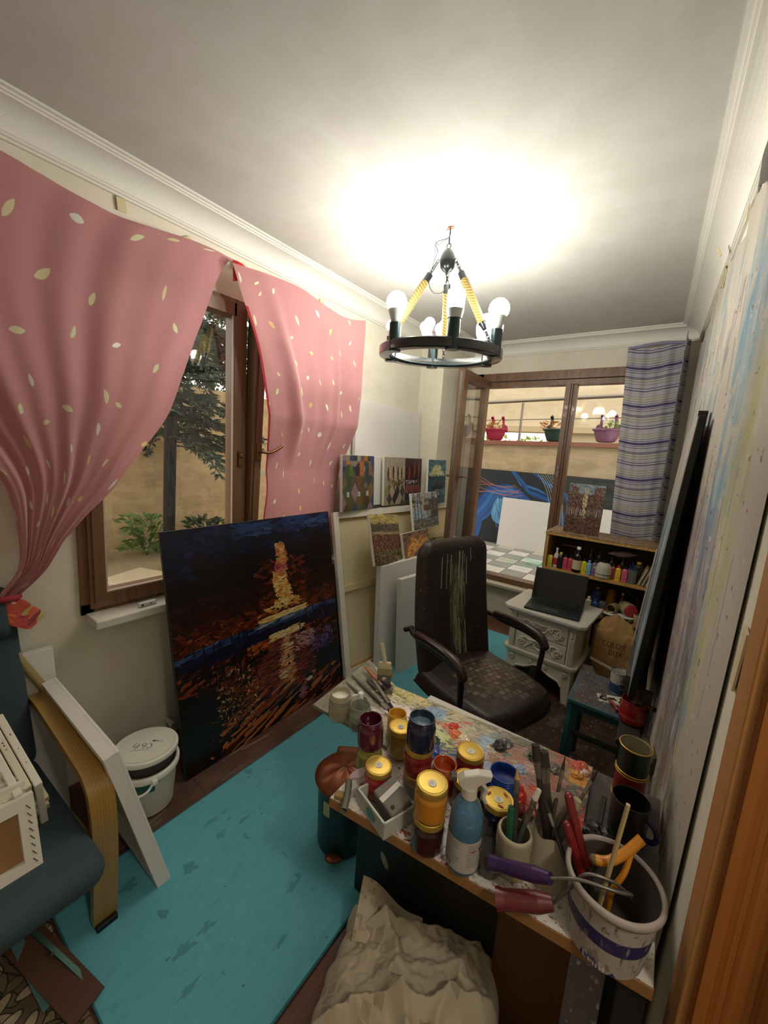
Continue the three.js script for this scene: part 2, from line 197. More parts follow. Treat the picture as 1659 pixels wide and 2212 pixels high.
// ---------- chandelier ----------
{
  const C = V(-1.011, 2.085, -1.808), R = 0.275;
  const c = thing('chandelier', 'black ring chandelier on three ropes with lit bulbs', 'chandelier', [C.x, CEIL, C.z]);
  const blk = mat('#101a1d', 0.3, { clearcoat: 0.6 }), chrome = mat('#3a474a', 0.22, { metalness: 0.8 });
  const ring = new THREE.Group(); ring.name = 'ring'; ring.position.set(0, C.y - CEIL, 0); ring.rotation.order = 'YXZ'; ring.rotation.y = Math.atan2(-0.49, -0.87) + Math.PI; ring.rotation.x = 0.055; c.add(ring);
  // local +z of the ring points towards the camera
  part(ring, 'hoop', [lathe([[R - 0.026, -0.022], [R + 0.022, -0.022], [R + 0.026, -0.016], [R + 0.026, 0.016], [R + 0.022, 0.022], [R - 0.026, 0.022], [R - 0.026, -0.022]], 72)], blk);
  part(ring, 'inner_rail', at(torus(R - 0.032, 0.006, 72, 8), 0, -0.012, 0, Math.PI / 2), chrome);
  const sockets = [[-50, 'globe'], [10, 'can'], [64, 'globe'], [118, 'dome'], [188, 'split'], [-112, 'small']];
  const bulbM = mat('#ffffff', 0.4, { emissive: BULB.clone(), emissiveIntensity: 6 }), collar = mat('#c9d0cc', 0.5);
  const lit = (x, y, z) => { const l = new THREE.PointLight(BULB, BULB_CD); l.position.set(x, y, z); l.castShadow = true; l.shadow.radius = 1.4; ring.add(l); };
  const globe = (x, y, z, r, par) => { part(par, 'bulb', at(lathe([[0.001, -r * 0.86], [r * 0.5, -r * 0.84], [r * 0.72, -r * 0.66], [r * 0.92, -r * 0.38], [r, 0], [r * 0.93, r * 0.37], [r * 0.71, r * 0.71], [r * 0.38, r * 0.93], [0, r]], 28), x, y, z), bulbM); part(par, 'bulb_base', at(lathe([[r * 0.76, -r * 0.62], [r * 0.7, -r * 0.9], [r * 0.5, -r * 1.5], [r * 0.44, -r * 1.9], [0, -r * 1.9]], 24), x, y, z), collar); lit(x, y, z); };
  for (const [deg, kind] of sockets) {
    const a = deg * Math.PI / 180, x = Math.sin(a) * R, z = Math.cos(a) * R;
    const s = part(ring, 'socket', [cyl(0.027, 0.027, 0.12, x, 0.035, z), cyl(0.03, 0.03, 0.012, x, -0.022, z)], chrome);
    const top = 0.095;
    if (kind === 'globe') globe(x, top + 0.085, z, 0.047, s);
    if (kind === 'small') globe(x, top + 0.05, z, 0.034, s);
    if (kind === 'can') { part(s, 'bulb', at(lathe([[0.001, -0.04], [0.036, -0.04], [0.038, 0.02], [0.034, 0.036], [0.02, 0.042], [0, 0.043]], 28), x, top + 0.075, z), bulbM); part(s, 'bulb_base', cyl(0.038, 0.03, 0.035, x, top + 0.02, z), collar); lit(x, top + 0.075, z); }
    if (kind === 'dome') { part(s, 'bulb', at(lathe([[0.001, -0.035], [0.066, -0.035], [0.068, 0.0], [0.06, 0.035], [0.04, 0.056], [0, 0.062]], 32), x, top + 0.07, z), bulbM); part(s, 'bulb_base', cyl(0.066, 0.05, 0.04, x, top + 0.015, z), collar); lit(x, top + 0.08, z); }
    if (kind === 'split') {
      part(s, 'adapter', [cyl(0.024, 0.024, 0.04, x, top + 0.0, z), ...[0, 1, 2, 3].flatMap((k) => { const b = k * Math.PI / 2 + 0.5, dx = Math.cos(b) * 0.055, dz = Math.sin(b) * 0.055; return [rod([x, top, z], [x + dx, top + 0.025, z + dz], 0.014), cyl(0.016, 0.016, 0.03, x + dx, top + 0.035, z + dz)]; })], mat('#dfe4e2', 0.4));
      for (let k = 0; k < 4; k++) { const b = k * Math.PI / 2 + 0.5; globe(x + Math.cos(b) * 0.062, top + 0.1, z + Math.sin(b) * 0.062, 0.03, s); }
    }
  }
  // hub, ropes, chains, wires
  const hy = -0.147;
  part(c, 'hub', at(lathe([[0, 0.05], [0.012, 0.052], [0.02, 0.045], [0.03, 0.03], [0.038, 0.01], [0.038, -0.008], [0.034, -0.03], [0.022, -0.045], [0.012, -0.05], [0.006, -0.062], [0, -0.064]], 28), 0, hy, 0), blk);
  const ropeM = mat('#ffffff', 0.9, { map: canvasTex(64, 256, (g, w, h) => { g.fillStyle = '#86703c'; g.fillRect(0, 0, w, h); for (let y = -64; y < h + 64; y += 16) { g.strokeStyle = '#5a4722'; g.lineWidth = 3; g.beginPath(); g.moveTo(0, y); g.lineTo(w, y + 26); g.stroke(); g.strokeStyle = '#a08a54'; g.beginPath(); g.moveTo(0, y + 8); g.lineTo(w, y + 34); g.stroke(); } }, { repeat: [2, 1] }) });
  const link = (p, d, r = 0.011, w = 0.0022, flip = 0) => { const g = torus(r, w, 18, 6); g.scale(0.62, 1, 1); g.rotateY(flip); g.applyMatrix4(new THREE.Matrix4().compose(p, new THREE.Quaternion().setFromUnitVectors(V(0, 1, 0), d), V(1, 1, 1))); return g; };
  const chain = (A, B) => { const d = B.clone().sub(A), L = d.length(), n = Math.max(2, Math.round(L / 0.017)); d.normalize(); return Array.from({ length: n }, (_, i) => link(A.clone().addScaledVector(d, (i + 0.5) * L / n), d, 0.012, 0.0023, i % 2 * Math.PI / 2)); };
  for (const deg of [-75, 55, 175]) {
    const a = deg * Math.PI / 180 + ring.rotation.y, dir = V(Math.sin(a), 0, Math.cos(a)), top = dir.clone().multiplyScalar(0.045).setY(hy - 0.005), bot = dir.clone().multiplyScalar(R - 0.01).setY(C.y - CEIL + 0.03), d = bot.clone().sub(top);
    const p = (t) => top.clone().addScaledVector(d, t);
    part(c, 'chain', [...chain(p(0), p(0.17)), ...chain(p(0.86), p(1.0))], blk);
    part(c, 'rope_cap', rod(p(0.17).toArray(), p(0.27).toArray(), 0.0165), blk); part(c, 'rope_cap', rod(p(0.78).toArray(), p(0.86).toArray(), 0.0165, 0.01), blk);
    const n = 40, q = p(0.26), e = p(0.79), dd = e.clone().sub(q), g = new THREE.CylinderGeometry(0.0165, 0.0165, dd.length(), 18, n), pp = g.attributes.position;
    for (let i = 0; i < pp.count; i++) { const an = Math.atan2(pp.getZ(i), pp.getX(i)), k = 1 + 0.12 * Math.abs(Math.sin(1.5 * an + pp.getY(i) * 190)); pp.setX(i, pp.getX(i) * k); pp.setZ(i, pp.getZ(i) * k); }
    g.computeVertexNormals(); g.applyMatrix4(new THREE.Matrix4().compose(q.clone().add(e).multiplyScalar(0.5), new THREE.Quaternion().setFromUnitVectors(V(0, 1, 0), dd.normalize()), V(1, 1, 1)));
    part(c, 'rope', g, ropeM);
  }
  part(c, 'hook', [rod([0, 0, 0], [0, -0.055, 0], 0.003), at(torus(0.011, 0.0028, 20, 6), 0, -0.083, 0), rod([0, -0.05, 0], [0, -0.075, 0], 0.0045)], blk);
  part(c, 'wire', [tube([[0.002, 0, 0.004], [0.005, -0.04, 0.006], [-0.01, -0.052, 0.01], [-0.05, -0.06, 0.02], [-0.062, -0.07, 0.02], [-0.05, -0.1, 0.015], [-0.058, -0.13, 0.02], [-0.07, -0.2, 0.03], [-0.075, -0.25, 0.03], [-0.05, -0.29, 0.02], [-0.012, -0.285, 0], [0.002, -0.25, 0], [0, -0.21, 0]], 0.0018, 90, 6), tube([[0, -0.05, 0.004], [-0.03, -0.062, 0.012], [-0.045, -0.075, 0.02], [-0.066, -0.058, 0.02], [-0.06, -0.11, 0.02], [-0.066, -0.14, 0.02]], 0.0014, 50, 6)], M.dark);
  // torn plaster where the hook leaves the ceiling
  part(c, 'ceiling_hole', [at(extrude([[-0.03, 0], [-0.01, 0.012], [0.008, 0.006], [0.03, 0.012], [0.024, -0.006], [0, -0.012], [-0.018, -0.006]], 0.003), 0.006, -0.001, 0, Math.PI / 2, 0.3)], mat('#7a5a48', 0.9));
}
// ---------- outside: garden to the left, terrace at the back ----------
const stucco = (base, dark, n = 400) => canvasTex(512, 512, (g, w, h) => { g.fillStyle = base; g.fillRect(0, 0, w, h); for (let i = 0; i < n; i++) blob(g, rnd(w), rnd(h), rnd(6, 50), rnd(4, 30), vary(pick([base, dark]), 8, 0.16), 0.7); for (let i = 0; i < n; i++) stroke(g, rnd(w), rnd(h), rnd(10, 60), rnd(-0.15, 0.15), rnd(0.6, 2), vary(dark, 14, 0.25)); grain(g, w, h, 9000, [base, dark], 2, 0.3); });
const gardenWallM = mat('#ffffff', 0.95, { map: stucco('#bda57f', '#8f7853') });
const leafM = [mat('#2c3b2a', 0.8, { transmission: 0.25 }), mat('#3b4d30', 0.8, { transmission: 0.25 }), mat('#5f7a35', 0.75, { transmission: 0.3 })];
solo('garden_ground', 'earth and paving ground outside the pink curtained window', 'ground', worldUV(ext(-14, -2.2, -0.3, 0.1, -12, 6)), mat('#8a7a5c', 0.95)).userData.kind = 'structure';
solo('garden_wall', 'beige plastered garden wall behind the fir tree', 'garden wall', worldUV(ext(-5.8, -5.6, 0.1, 2.3, -9, 3), 'zy', 0.5), gardenWallM);
for (const [x, z, w, d, r] of [[-3.75, -1.35, 0.6, 0.45, 0.2], [-3.5, -1.95, 0.55, 0.45, -0.1], [-4.25, -1.75, 0.55, 0.5, 0.35], [-3.6, -0.8, 0.5, 0.45, 0.1], [-4.3, -2.5, 0.55, 0.45, 0.2], [-3.1, -1.4, 0.5, 0.4, 0.3]])
  solo('paving_slab', 'pale stone slab lying on the garden ground', 'paving slab', at(new RoundedBoxGeometry(w, 0.05, d, 2, 0.012), x, 0.12, z, 0, r), mat('#b3a58a', 0.9), 'garden paving slabs');
// leaves: small bent blades joined into one crown
function blades(list) { const pos = []; for (const [p, d, len, w] of list) { const s = V(rnd(-1, 1), rnd(-1, 1), rnd(-1, 1)).cross(d).normalize().multiplyScalar(w / 2), m = p.clone().addScaledVector(d, len * 0.45), e = p.clone().addScaledVector(d, len); pos.push(...p.toArray(), ...m.clone().add(s).toArray(), ...m.clone().sub(s).toArray(), ...m.clone().add(s).toArray(), ...e.toArray(), ...m.clone().sub(s).toArray()); } const g = new THREE.BufferGeometry(); g.setAttribute('position', new THREE.Float32BufferAttribute(pos, 3)); g.computeVertexNormals(); return g; }
{
  const t = thing('fir_tree', 'dark fir tree with drooping branches outside the window', 'tree', [-4.5, 0.1, -2.17]);
  part(t, 'trunk', tube([[0, 0, 0.02], [0.01, 0.8, 0], [0, 1.6, -0.03], [0.02, 3.2, -0.08], [0.02, 4.6, -0.1]], 0.062, 24, 10), mat('#241d18', 0.95));
  const br = [], nd = [[], []];
  for (let i = 0; i < 210; i++) {
    const y = 1.35 + Math.pow(rnd(), 0.8) * 3.1, a = rnd(Math.PI * 2), L = (1.15 - (y - 1.35) * 0.2) * rnd(0.6, 1.1), dx = Math.cos(a), dz = Math.sin(a), q = (s) => V(dx * L * s, y + 0.12 * s - 0.42 * s * s * L, -0.04 + dz * L * s);
    if (y < 1.75 && dz > 0.2 && rnd() < 0.6) continue;
    br.push(tube([q(0), q(0.5), q(1)], 0.008, 6, 4));
    for (let k = 0; k < 120; k++) { const s = rnd(0.18, 1), p = q(s), sd = V(-dz, 0, dx).multiplyScalar(rnd(-1, 1)); p.addScaledVector(sd, rnd(0.16) * (1.2 - s)); nd[k % 2].push([p, V(dx * 0.7, rnd(-0.7, 0.15), dz * 0.7).add(sd).normalize(), rnd(0.07, 0.15), 0.03]); }
  }
  part(t, 'branches', br, mat('#3c3128', 0.9)); part(t, 'needles', blades(nd[0]), leafM[0]).userData.kind = 'stuff'; part(t, 'needles', blades(nd[1]), leafM[1]).userData.kind = 'stuff';
  for (const [x, z, y, h, r, c] of [[-7.4, -4.4, 0.1, 4.6, 1.1, 1], [-7.2, -2.1, 0.1, 4.3, 1.05, 1], [-7.2, -6.7, 0.1, 4.2, 1.05, 2]]) {
    const o = thing('leafy_tree', ['leafy tree rising over the garden wall, behind the fir', 'leafy tree over the garden wall, left of the fir', 'leafy tree far right beyond the garden wall'][[-4.4, -2.1, -6.7].indexOf(z)], 'tree', [x, y, z]);
    part(o, 'trunk', rod([0, 0, 0], [0, h * 0.6, 0], 0.1, 0.06), mat('#4a4034', 0.95));
    const l = []; for (let i = 0; i < 5200; i++) { const v = V(rnd(-1, 1), rnd(-1, 1), rnd(-1, 1)); if (v.length() > 1) continue; const p = v.clone().multiply(V(r, 1.25, r)).add(V(0, h * 0.68, 0)); l.push([p, V(rnd(-1, 1), rnd(-1, 0.4), rnd(-1, 1)).normalize(), rnd(0.07, 0.14), 0.06]); }
    part(o, 'foliage', blades(l), leafM[c]).userData.kind = 'stuff';
  }
  const low = (x, z, h, n, label, c = 2) => { const o = thing('garden_plant', label, 'plant', [x, 0.1, z]); const l = []; for (let i = 0; i < n; i++) { const a = rnd(6.28), s = rnd(0.25), y = rnd(0.05, h); l.push([V(Math.cos(a) * s, y, Math.sin(a) * s), V(Math.cos(a), rnd(-0.4, 0.9), Math.sin(a)).normalize(), rnd(0.06, 0.13), 0.05]); } part(o, 'leaves', blades(l), leafM[c]).userData.kind = 'stuff'; part(o, 'stems', Array.from({ length: 7 }, () => { const a = rnd(6.28); return rod([0, 0, 0], [Math.cos(a) * 0.18, h * rnd(0.6, 0.95), Math.sin(a) * 0.18], 0.006, 0.003, 5); }), leafM[1]); };
  low(-5.15, -2.2, 0.5, 300, 'tall green plant left of the fir trunk'); low(-5.2, -1.45, 0.32, 240, 'low green plant at the foot of the garden wall'); low(-5.1, -2.95, 0.42, 280, 'green plant behind the fir trunk', 1); low(-5.2, -0.75, 0.25, 200, 'smallest green plant at the left of the window view');
  const b = thing('broadleaf_plant', 'plant with large leaves in the window gap', 'plant', [-3.6, 0.1, -2.55]);
  part(b, 'stems', [tube([[0, 0, 0], [0.02, 0.6, 0.03], [0, 1.25, 0.02]], 0.01, 12, 6), tube([[0, 0, 0], [0.05, 0.35, -0.03], [0.06, 0.75, -0.02]], 0.008, 12, 6)], leafM[2]);
  for (const [y, a, L] of [[1.2, 0.2, 0.28], [1.05, 2.6, 0.24], [0.75, 1.2, 0.22], [0.72, -1.4, 0.24], [0.6, 3.6, 0.2], [0.66, 0.3, 0.2], [0.85, -0.6, 0.2]]) part(b, 'leaf', at(surf((u, v) => { const k = Math.sin(Math.PI * Math.min(1, u * 0.98 + 0.02)) ** 0.8 * 0.045; return [u * L, 0.1 * u - 0.16 * u * u, (v - 0.5) * 2 * k]; }, 10, 4), 0, y, 0, 0, a), mat('#4c6b2c', 0.5, { transmission: 0.3 }));
}
// terrace
{
  struct('terrace_base', ext(-4.2, 2.2, -0.3, 0.386, -5.6, ZB - 0.2), mat('#6b6258', 0.95));
  const stain = canvasTex(1024, 512, (g, w, h) => { g.fillStyle = '#c9c3b8'; g.fillRect(0, 0, w, h); grain(g, w, h, 20000, ['#b0a9a0', '#ded8cd', '#a89d9c'], 4, 0.3); for (let i = 0; i < 300; i++) blob(g, rnd(w), rnd(h), rnd(4, 26), rnd(3, 14), vary(pick(['#a9a3a0', '#b9b0b4', '#d8d2c6', '#9e94a0']), 10, 0.3), 0.8); for (let i = 0; i < 60; i++) blob(g, w * rnd(0.45, 0.56), h * rnd(0.35, 0.7), rnd(4, 30), rnd(3, 16), vary(pick(['#4f9f78', '#6fb491', '#8fc4a6']), 14, 0.35), 0.9); for (let i = 0; i < 40; i++) blob(g, rnd(w), rnd(h), rnd(3, 14), rnd(2, 8), vary(pick(['#7d6f9a', '#b08a92', '#6a6f9a']), 10, 0.3), 0.8); }, { clamp: true });
  const tm = [mat('#ffffff', 0.5, { map: stain }), mat('#b4b8b4', 0.5, { map: stain }), mat('#e6e0d8', 0.5, { map: stain })];
  const f = struct('terrace_floor'); f.userData.label = 'paint stained tiled terrace outside the back window'; const s = 0.235;
  for (let i = 0; i < 17; i++) for (let j = 0; j < 6; j++) {
    const x = -3.2 + i * s, z = -5.43 + j * s, g = at(new THREE.BoxGeometry(s - 0.008, 0.014, s - 0.008), x + s / 2, 0.393, z + s / 2), p = g.attributes.position, u = new Float32Array(p.count * 2);
    for (let k = 0; k < p.count; k++) { u[2 * k] = (p.getX(k) + 3.2) / 4; u[2 * k + 1] = (p.getZ(k) + 5.45) / 1.5; }
    g.setAttribute('uv', new THREE.BufferAttribute(u, 2)); part(f, 'tile', g, tm[(i + j) % 2 ? 1 : (i * 3 + j) % 3 ? 0 : 2]);
  }
  const rw = struct('terrace_wall', worldUV(ext(-4.2, 2.2, 0.38, 1.80, -5.68, -5.46), 'xy', 0.6), mat('#ffffff', 0.95, { map: stucco('#bda888', '#94805f', 600) }), 'beige terrace wall under the flower pots');
  part(rw, 'coping', bx(6.4, 0.055, 0.3, -1, 1.825, -5.57, 0, 0, 0.016), mat('#8f5e4c', 0.9));
  struct('ground_back', ext(-14, 12, -0.4, -0.3, -20, -5.6), mat('#8f8670', 0.95));
  // mural board along the foot of the wall
  const mural = canvasTex(1400, 512, (g, w, h) => {
    const X = (x) => (x + 3.0) / 3.4 * w, Y = (y) => h - (y - 0.4) / 1.03 * h;
    g.fillStyle = '#22292e'; g.fillRect(0, 0, w, h); grain(g, w, h, 9000, ['#2c3338', '#191e22'], 3, 0.4);
    const ribbon = (pts, wd, c) => { for (let k = 0; k < 40; k++) { const o = rnd(-wd / 2, wd / 2); g.strokeStyle = vary(pick(c), 14, 0.75); g.lineWidth = wd / 6; g.lineJoin = 'round'; g.beginPath(); pts.forEach(([x, y], i) => { const px = X(x) + o * 0.7, py = Y(y) + o * 0.7; i ? g.quadraticCurveTo(X((pts[i - 1][0] * 0.3 + x * 0.7)) + o, Y(pts[i - 1][1] * 0.5 + y * 0.5) + o, px, py) : g.moveTo(px, py); }); g.stroke(); } };
    ribbon([[-2.35, 0.35], [-2.22, 0.75], [-2.0, 1.1], [-1.72, 1.17], [-1.45, 1.03], [-1.3, 0.85]], 95, ['#1f4f8f', '#2f68ad', '#1b3f74', '#4a86c4']);
    ribbon([[-1.78, 1.45], [-1.55, 1.2], [-1.25, 1.12], [-1.1, 0.95], [-1.02, 0.7]], 85, ['#1f4f8f', '#2d62a4', '#16365f', '#3a76b6']);
    ribbon([[-1.5, 1.45], [-1.3, 1.3], [-1.05, 1.2], [-0.95, 1.0]], 60, ['#25518a', '#356ba8', '#1a3a66']);
    blob(g, X(-1.88), Y(0.86), 44, 96, '#5f9ccc', 0.1, 30); for (let i = 0; i < 40; i++) stroke(g, X(rnd(-1.97, -1.8)), Y(rnd(0.65, 1.05)), 40, 1.4, 5, vary(pick(['#a9cfe6', '#3f7fb8', '#2b5f98']), 14, 0.5));
    g.lineWidth = 2.5; g.strokeStyle = '#c9785a'; for (let k = 0; k < 7; k++) { g.beginPath(); g.moveTo(X(-2.4), Y(1.0 + k * 0.06)); g.bezierCurveTo(X(-2.0 + rnd(-0.2, 0.2)), Y(rnd(1.1, 1.5)), X(-1.9 + rnd(-0.2, 0.2)), Y(rnd(1.0, 1.4)), X(-1.6 + rnd(-0.1, 0.05)), Y(1.12 + k * 0.02)); g.stroke(); }
    g.lineWidth = 2; g.strokeStyle = '#ccd0b8'; for (let k = 0; k < 7; k++) { g.beginPath(); g.moveTo(X(-1.42 + k * 0.03), Y(1.42)); g.bezierCurveTo(X(-1.25 + k * 0.03), Y(1.25), X(-1.2 + k * 0.025), Y(1.0), X(-1.22 + k * 0.03), Y(0.75)); g.stroke(); }
    for (let i = 0; i < 200; i++) blob(g, X(rnd(-0.75, 0.3)), Y(rnd(0.7, 1.4)), rnd(2, 30), rnd(2, 18), vary(pick(['#3a4244', '#4c5452', '#5c6052', '#2b3234']), 10, 0.3), 0.8);
  }, { clamp: true });
  const mb = thing('mural_board', 'dark board painted with blue ribbons outside on the terrace', 'mural', [-1.3, 0.401, -5.447]);
  part(mb, 'board', bx(3.4, 1.03, 0.02, 0, 0.515, 0), M.dark); part(mb, 'painted_front', at(new THREE.PlaneGeometry(3.4, 1.03), 0, 0.515, 0.0105), mat('#ffffff', 0.6, { map: mural }));
  const wc = (P0, P1, P3, label) => { const o = thing('blank_canvas', label, 'canvas'), { w, h } = setQuad(o, P0, P1, P3); part(o, 'canvas_front', rb(w, h, 0.02, 0.003, 0, h / 2, -0.01), M.whiteCanvas); part(o, 'stretcher', [bx(w - 0.01, 0.04, 0.02, 0, 0.03, -0.03), bx(w - 0.01, 0.04, 0.02, 0, h - 0.03, -0.03), bx(0.04, h - 0.02, 0.02, -w / 2 + 0.03, h / 2, -0.03), bx(0.04, h - 0.02, 0.02, w / 2 - 0.03, h / 2, -0.03)], M.stretcher); };
  wc([-1.835, 0.4, -5.34], [-1.11, 0.4, -5.34], [-1.80, 1.065, -5.40], 'square blank white canvas leaning on the terrace mural');
  wc([-0.72, 0.4, -5.34], [-0.1, 0.4, -5.34], [-0.71, 1.07, -5.40], 'blank white canvas outside, behind the autumn forest painting');
  // railing
  const r = thing('terrace_railing', 'steel railing on top of the terrace wall', 'railing', [-1, 1.85, -5.56]); const st = mat('#8d8478', 0.35, { metalness: 0.7 });
  part(r, 'top_rail', rod([-3, 0.46, 0], [3, 0.66, 0], 0.024), st); part(r, 'wire', rod([-3, 0.22, 0], [3, 0.39, 0], 0.007), st);
  for (const x of [-2.3, -0.76, 0.75, 2.2]) part(r, 'post', [rod([x, 0, 0], [x, 0.53 + x * 0.033, 0], 0.016), cyl(0.03, 0.03, 0.01, x, 0.0, 0)], st);
  const pot = (x, y, col, label, cols, ang) => {
    const o = thing('hanging_pot', label, 'flower pot', [x, y, -5.5], 0, 'pots hung on the railing'); o.scale.set(1.14, 1.2, 1.14); const pm = mat(col, 0.45);
    const g = lathe([[0.0, -0.02], [0.06, -0.02], [0.085, -0.008], [0.108, 0.05], [0.118, 0.09], [0.135, 0.1], [0.138, 0.112], [0.125, 0.115], [0.1, 0.1], [0, 0.085]], 32), p = g.attributes.position; for (let i = 0; i < p.count; i++) { const a = Math.atan2(p.getZ(i), p.getX(i)); const k = 1 + 0.07 * Math.cos(4 * a); p.setX(i, p.getX(i) * k); p.setZ(i, p.getZ(i) * 0.62 * k); } g.computeVertexNormals(); part(o, 'bowl', g, pm);
    const hook = (s) => tube([[s * 0.075, 0.1, -0.05], [s * 0.07, 0.17, -0.055], [s * 0.066, 0.225, -0.05], [s * 0.066, 0.25, -0.03], [s * 0.066, 0.235, -0.012]], 0.016, 18, 8);
    part(o, 'back_plate', [extrude([[-0.13, 0.08], [0.13, 0.08], [0.115, 0.15], [0.08, 0.17], [0.05, 0.135], [0, 0.12], [-0.05, 0.135], [-0.08, 0.17], [-0.115, 0.15]], 0.008).translate(0, 0, -0.07)], pm); part(o, 'hook', hook(-1), pm); part(o, 'hook', hook(1), pm);
    part(o, 'soil', at(new THREE.CylinderGeometry(0.1, 0.1, 0.01, 20), 0, 0.1, 0).scale(1, 1, 0.6), mat('#4b3a2c', 0.95));
    const l = []; for (let i = 0; i < 90; i++) { const a = rnd(6.28), s = rnd(0.09); l.push([V(Math.cos(a) * s + ang, 0.1 + rnd(0.09), Math.sin(a) * s * 0.5), V(Math.cos(a), rnd(0, 1), Math.sin(a)).normalize(), rnd(0.02, 0.06), 0.016]); } part(o, 'plant', blades(l), mat(cols, 0.7, { transmission: 0.3 })).userData.kind = 'stuff';
  };
  pot(-2.08, 1.86, '#9c2340', 'red pot hanging on the railing beside the open sash', '#b98a3c', -0.05); pot(-1.28, 1.875, '#1f3b34', 'dark green pot hanging on the railing by the mullion', '#b5793c', -0.08); pot(-0.70, 1.89, '#7b4a6a', 'purple pot with green plants hanging at the right', '#7fa050', 0.05); pot(-2.44, 1.85, '#8f4a56', 'dusty pink pot seen through the open sash glass', '#a8902f', -0.03);
  // house across the lane
  const h = thing('house', 'beige rendered house wall beyond the terrace railing', 'house', [-1, -0.3, -9]);
  part(h, 'wall', worldUV(ext(-6, 7, 2.62, 9, -0.4, 0), 'xy', 0.4), mat('#ffffff', 0.95, { map: stucco('#ccbc9f', '#b5a280', 500), bumpMap: plasterBump, bumpScale: 0.004 })); part(h, 'eave', worldUV(ext(-6, 7, 2.5, 2.62, -0.4, 0.06), 'xy', 0.4), mat('#b8a482', 0.9)); part(h, 'lower_wall', worldUV(ext(-1.25, 7, 0, 2.5, -0.5, -0.1), 'xy', 0.4), mat('#cabb9c', 0.95));
  const l = []; for (let i = 0; i < 1500; i++) l.push([V(rnd(-2.4, -0.6), rnd(0, 1) ** 1.5 * 2.35, rnd(-0.3, 0.3)), V(rnd(-1, 1), rnd(-0.5, 1), rnd(-1, 1)).normalize(), rnd(0.08, 0.16), 0.07]); const sh = thing('shrub', 'yellow green shrub below the house wall', 'shrub', [-1.5, -0.3, -8.3]); part(sh, 'foliage', blades(l), mat('#8f9a35', 0.7, { transmission: 0.3 })).userData.kind = 'stuff';
}
// ---------- curtains and the drop cloth ----------
const petals = (g, w, h, n, ppm, cols, seen = []) => { for (let i = 0; i < n; i++) { let x, y, t = 0; do { x = rnd(w); y = rnd(h); } while (t++ < 20 && seen.some((q) => Math.hypot(q[0] - x, q[1] - y) < ppm * 0.13)); seen.push([x, y]); const a = rnd(6.28), L = ppm * rnd(0.021, 0.03), W = L * rnd(0.4, 0.65); g.save(); g.translate(x, y); g.rotate(a); g.fillStyle = vary(pick(cols), 8); g.beginPath(); g.moveTo(-L, 0); g.bezierCurveTo(-L * 0.4, -W * 1.5, L * 0.6, -W * 1.2, L, 0); g.bezierCurveTo(L * 0.5, W * rnd(0.4, 1.3), -L * 0.5, W * rnd(0.3, 1.3), -L, 0); g.fill(); g.restore(); } };
const weave = (g, w, h, base) => { g.fillStyle = base; g.fillRect(0, 0, w, h); for (let i = 0; i < 3000; i++) { g.fillStyle = vary(base, 7, 0.25); rnd() < 0.5 ? g.fillRect(rnd(w), rnd(h), rnd(10, 60), 1) : g.fillRect(rnd(w), rnd(h), 1, rnd(10, 60)); } };
const PETAL = ['#e9e6d8', '#e6dcae', '#efe9dd', '#e8c98c', '#dfe0b4'];
const pinkTex = (n, red) => canvasTex(1400, 1400, (g, w, h) => { weave(g, w, h, '#c98d90'); petals(g, w, h, n, w / 1.5, PETAL); if (red) { g.fillStyle = '#b3242e'; g.fillRect(0, h * 0.12, w * 0.016, h); } }, { clamp: true });
const cloth = (map, t = 0.42) => mat('#ffffff', 0.95, { map, transmission: t });
const crv = (pts) => { const c = new THREE.CatmullRomCurve3(pts.map(([z, y]) => V(0, y, z)), false, 'centripetal'); return (t) => c.getPointAt(Math.max(0, Math.min(1, t))); };
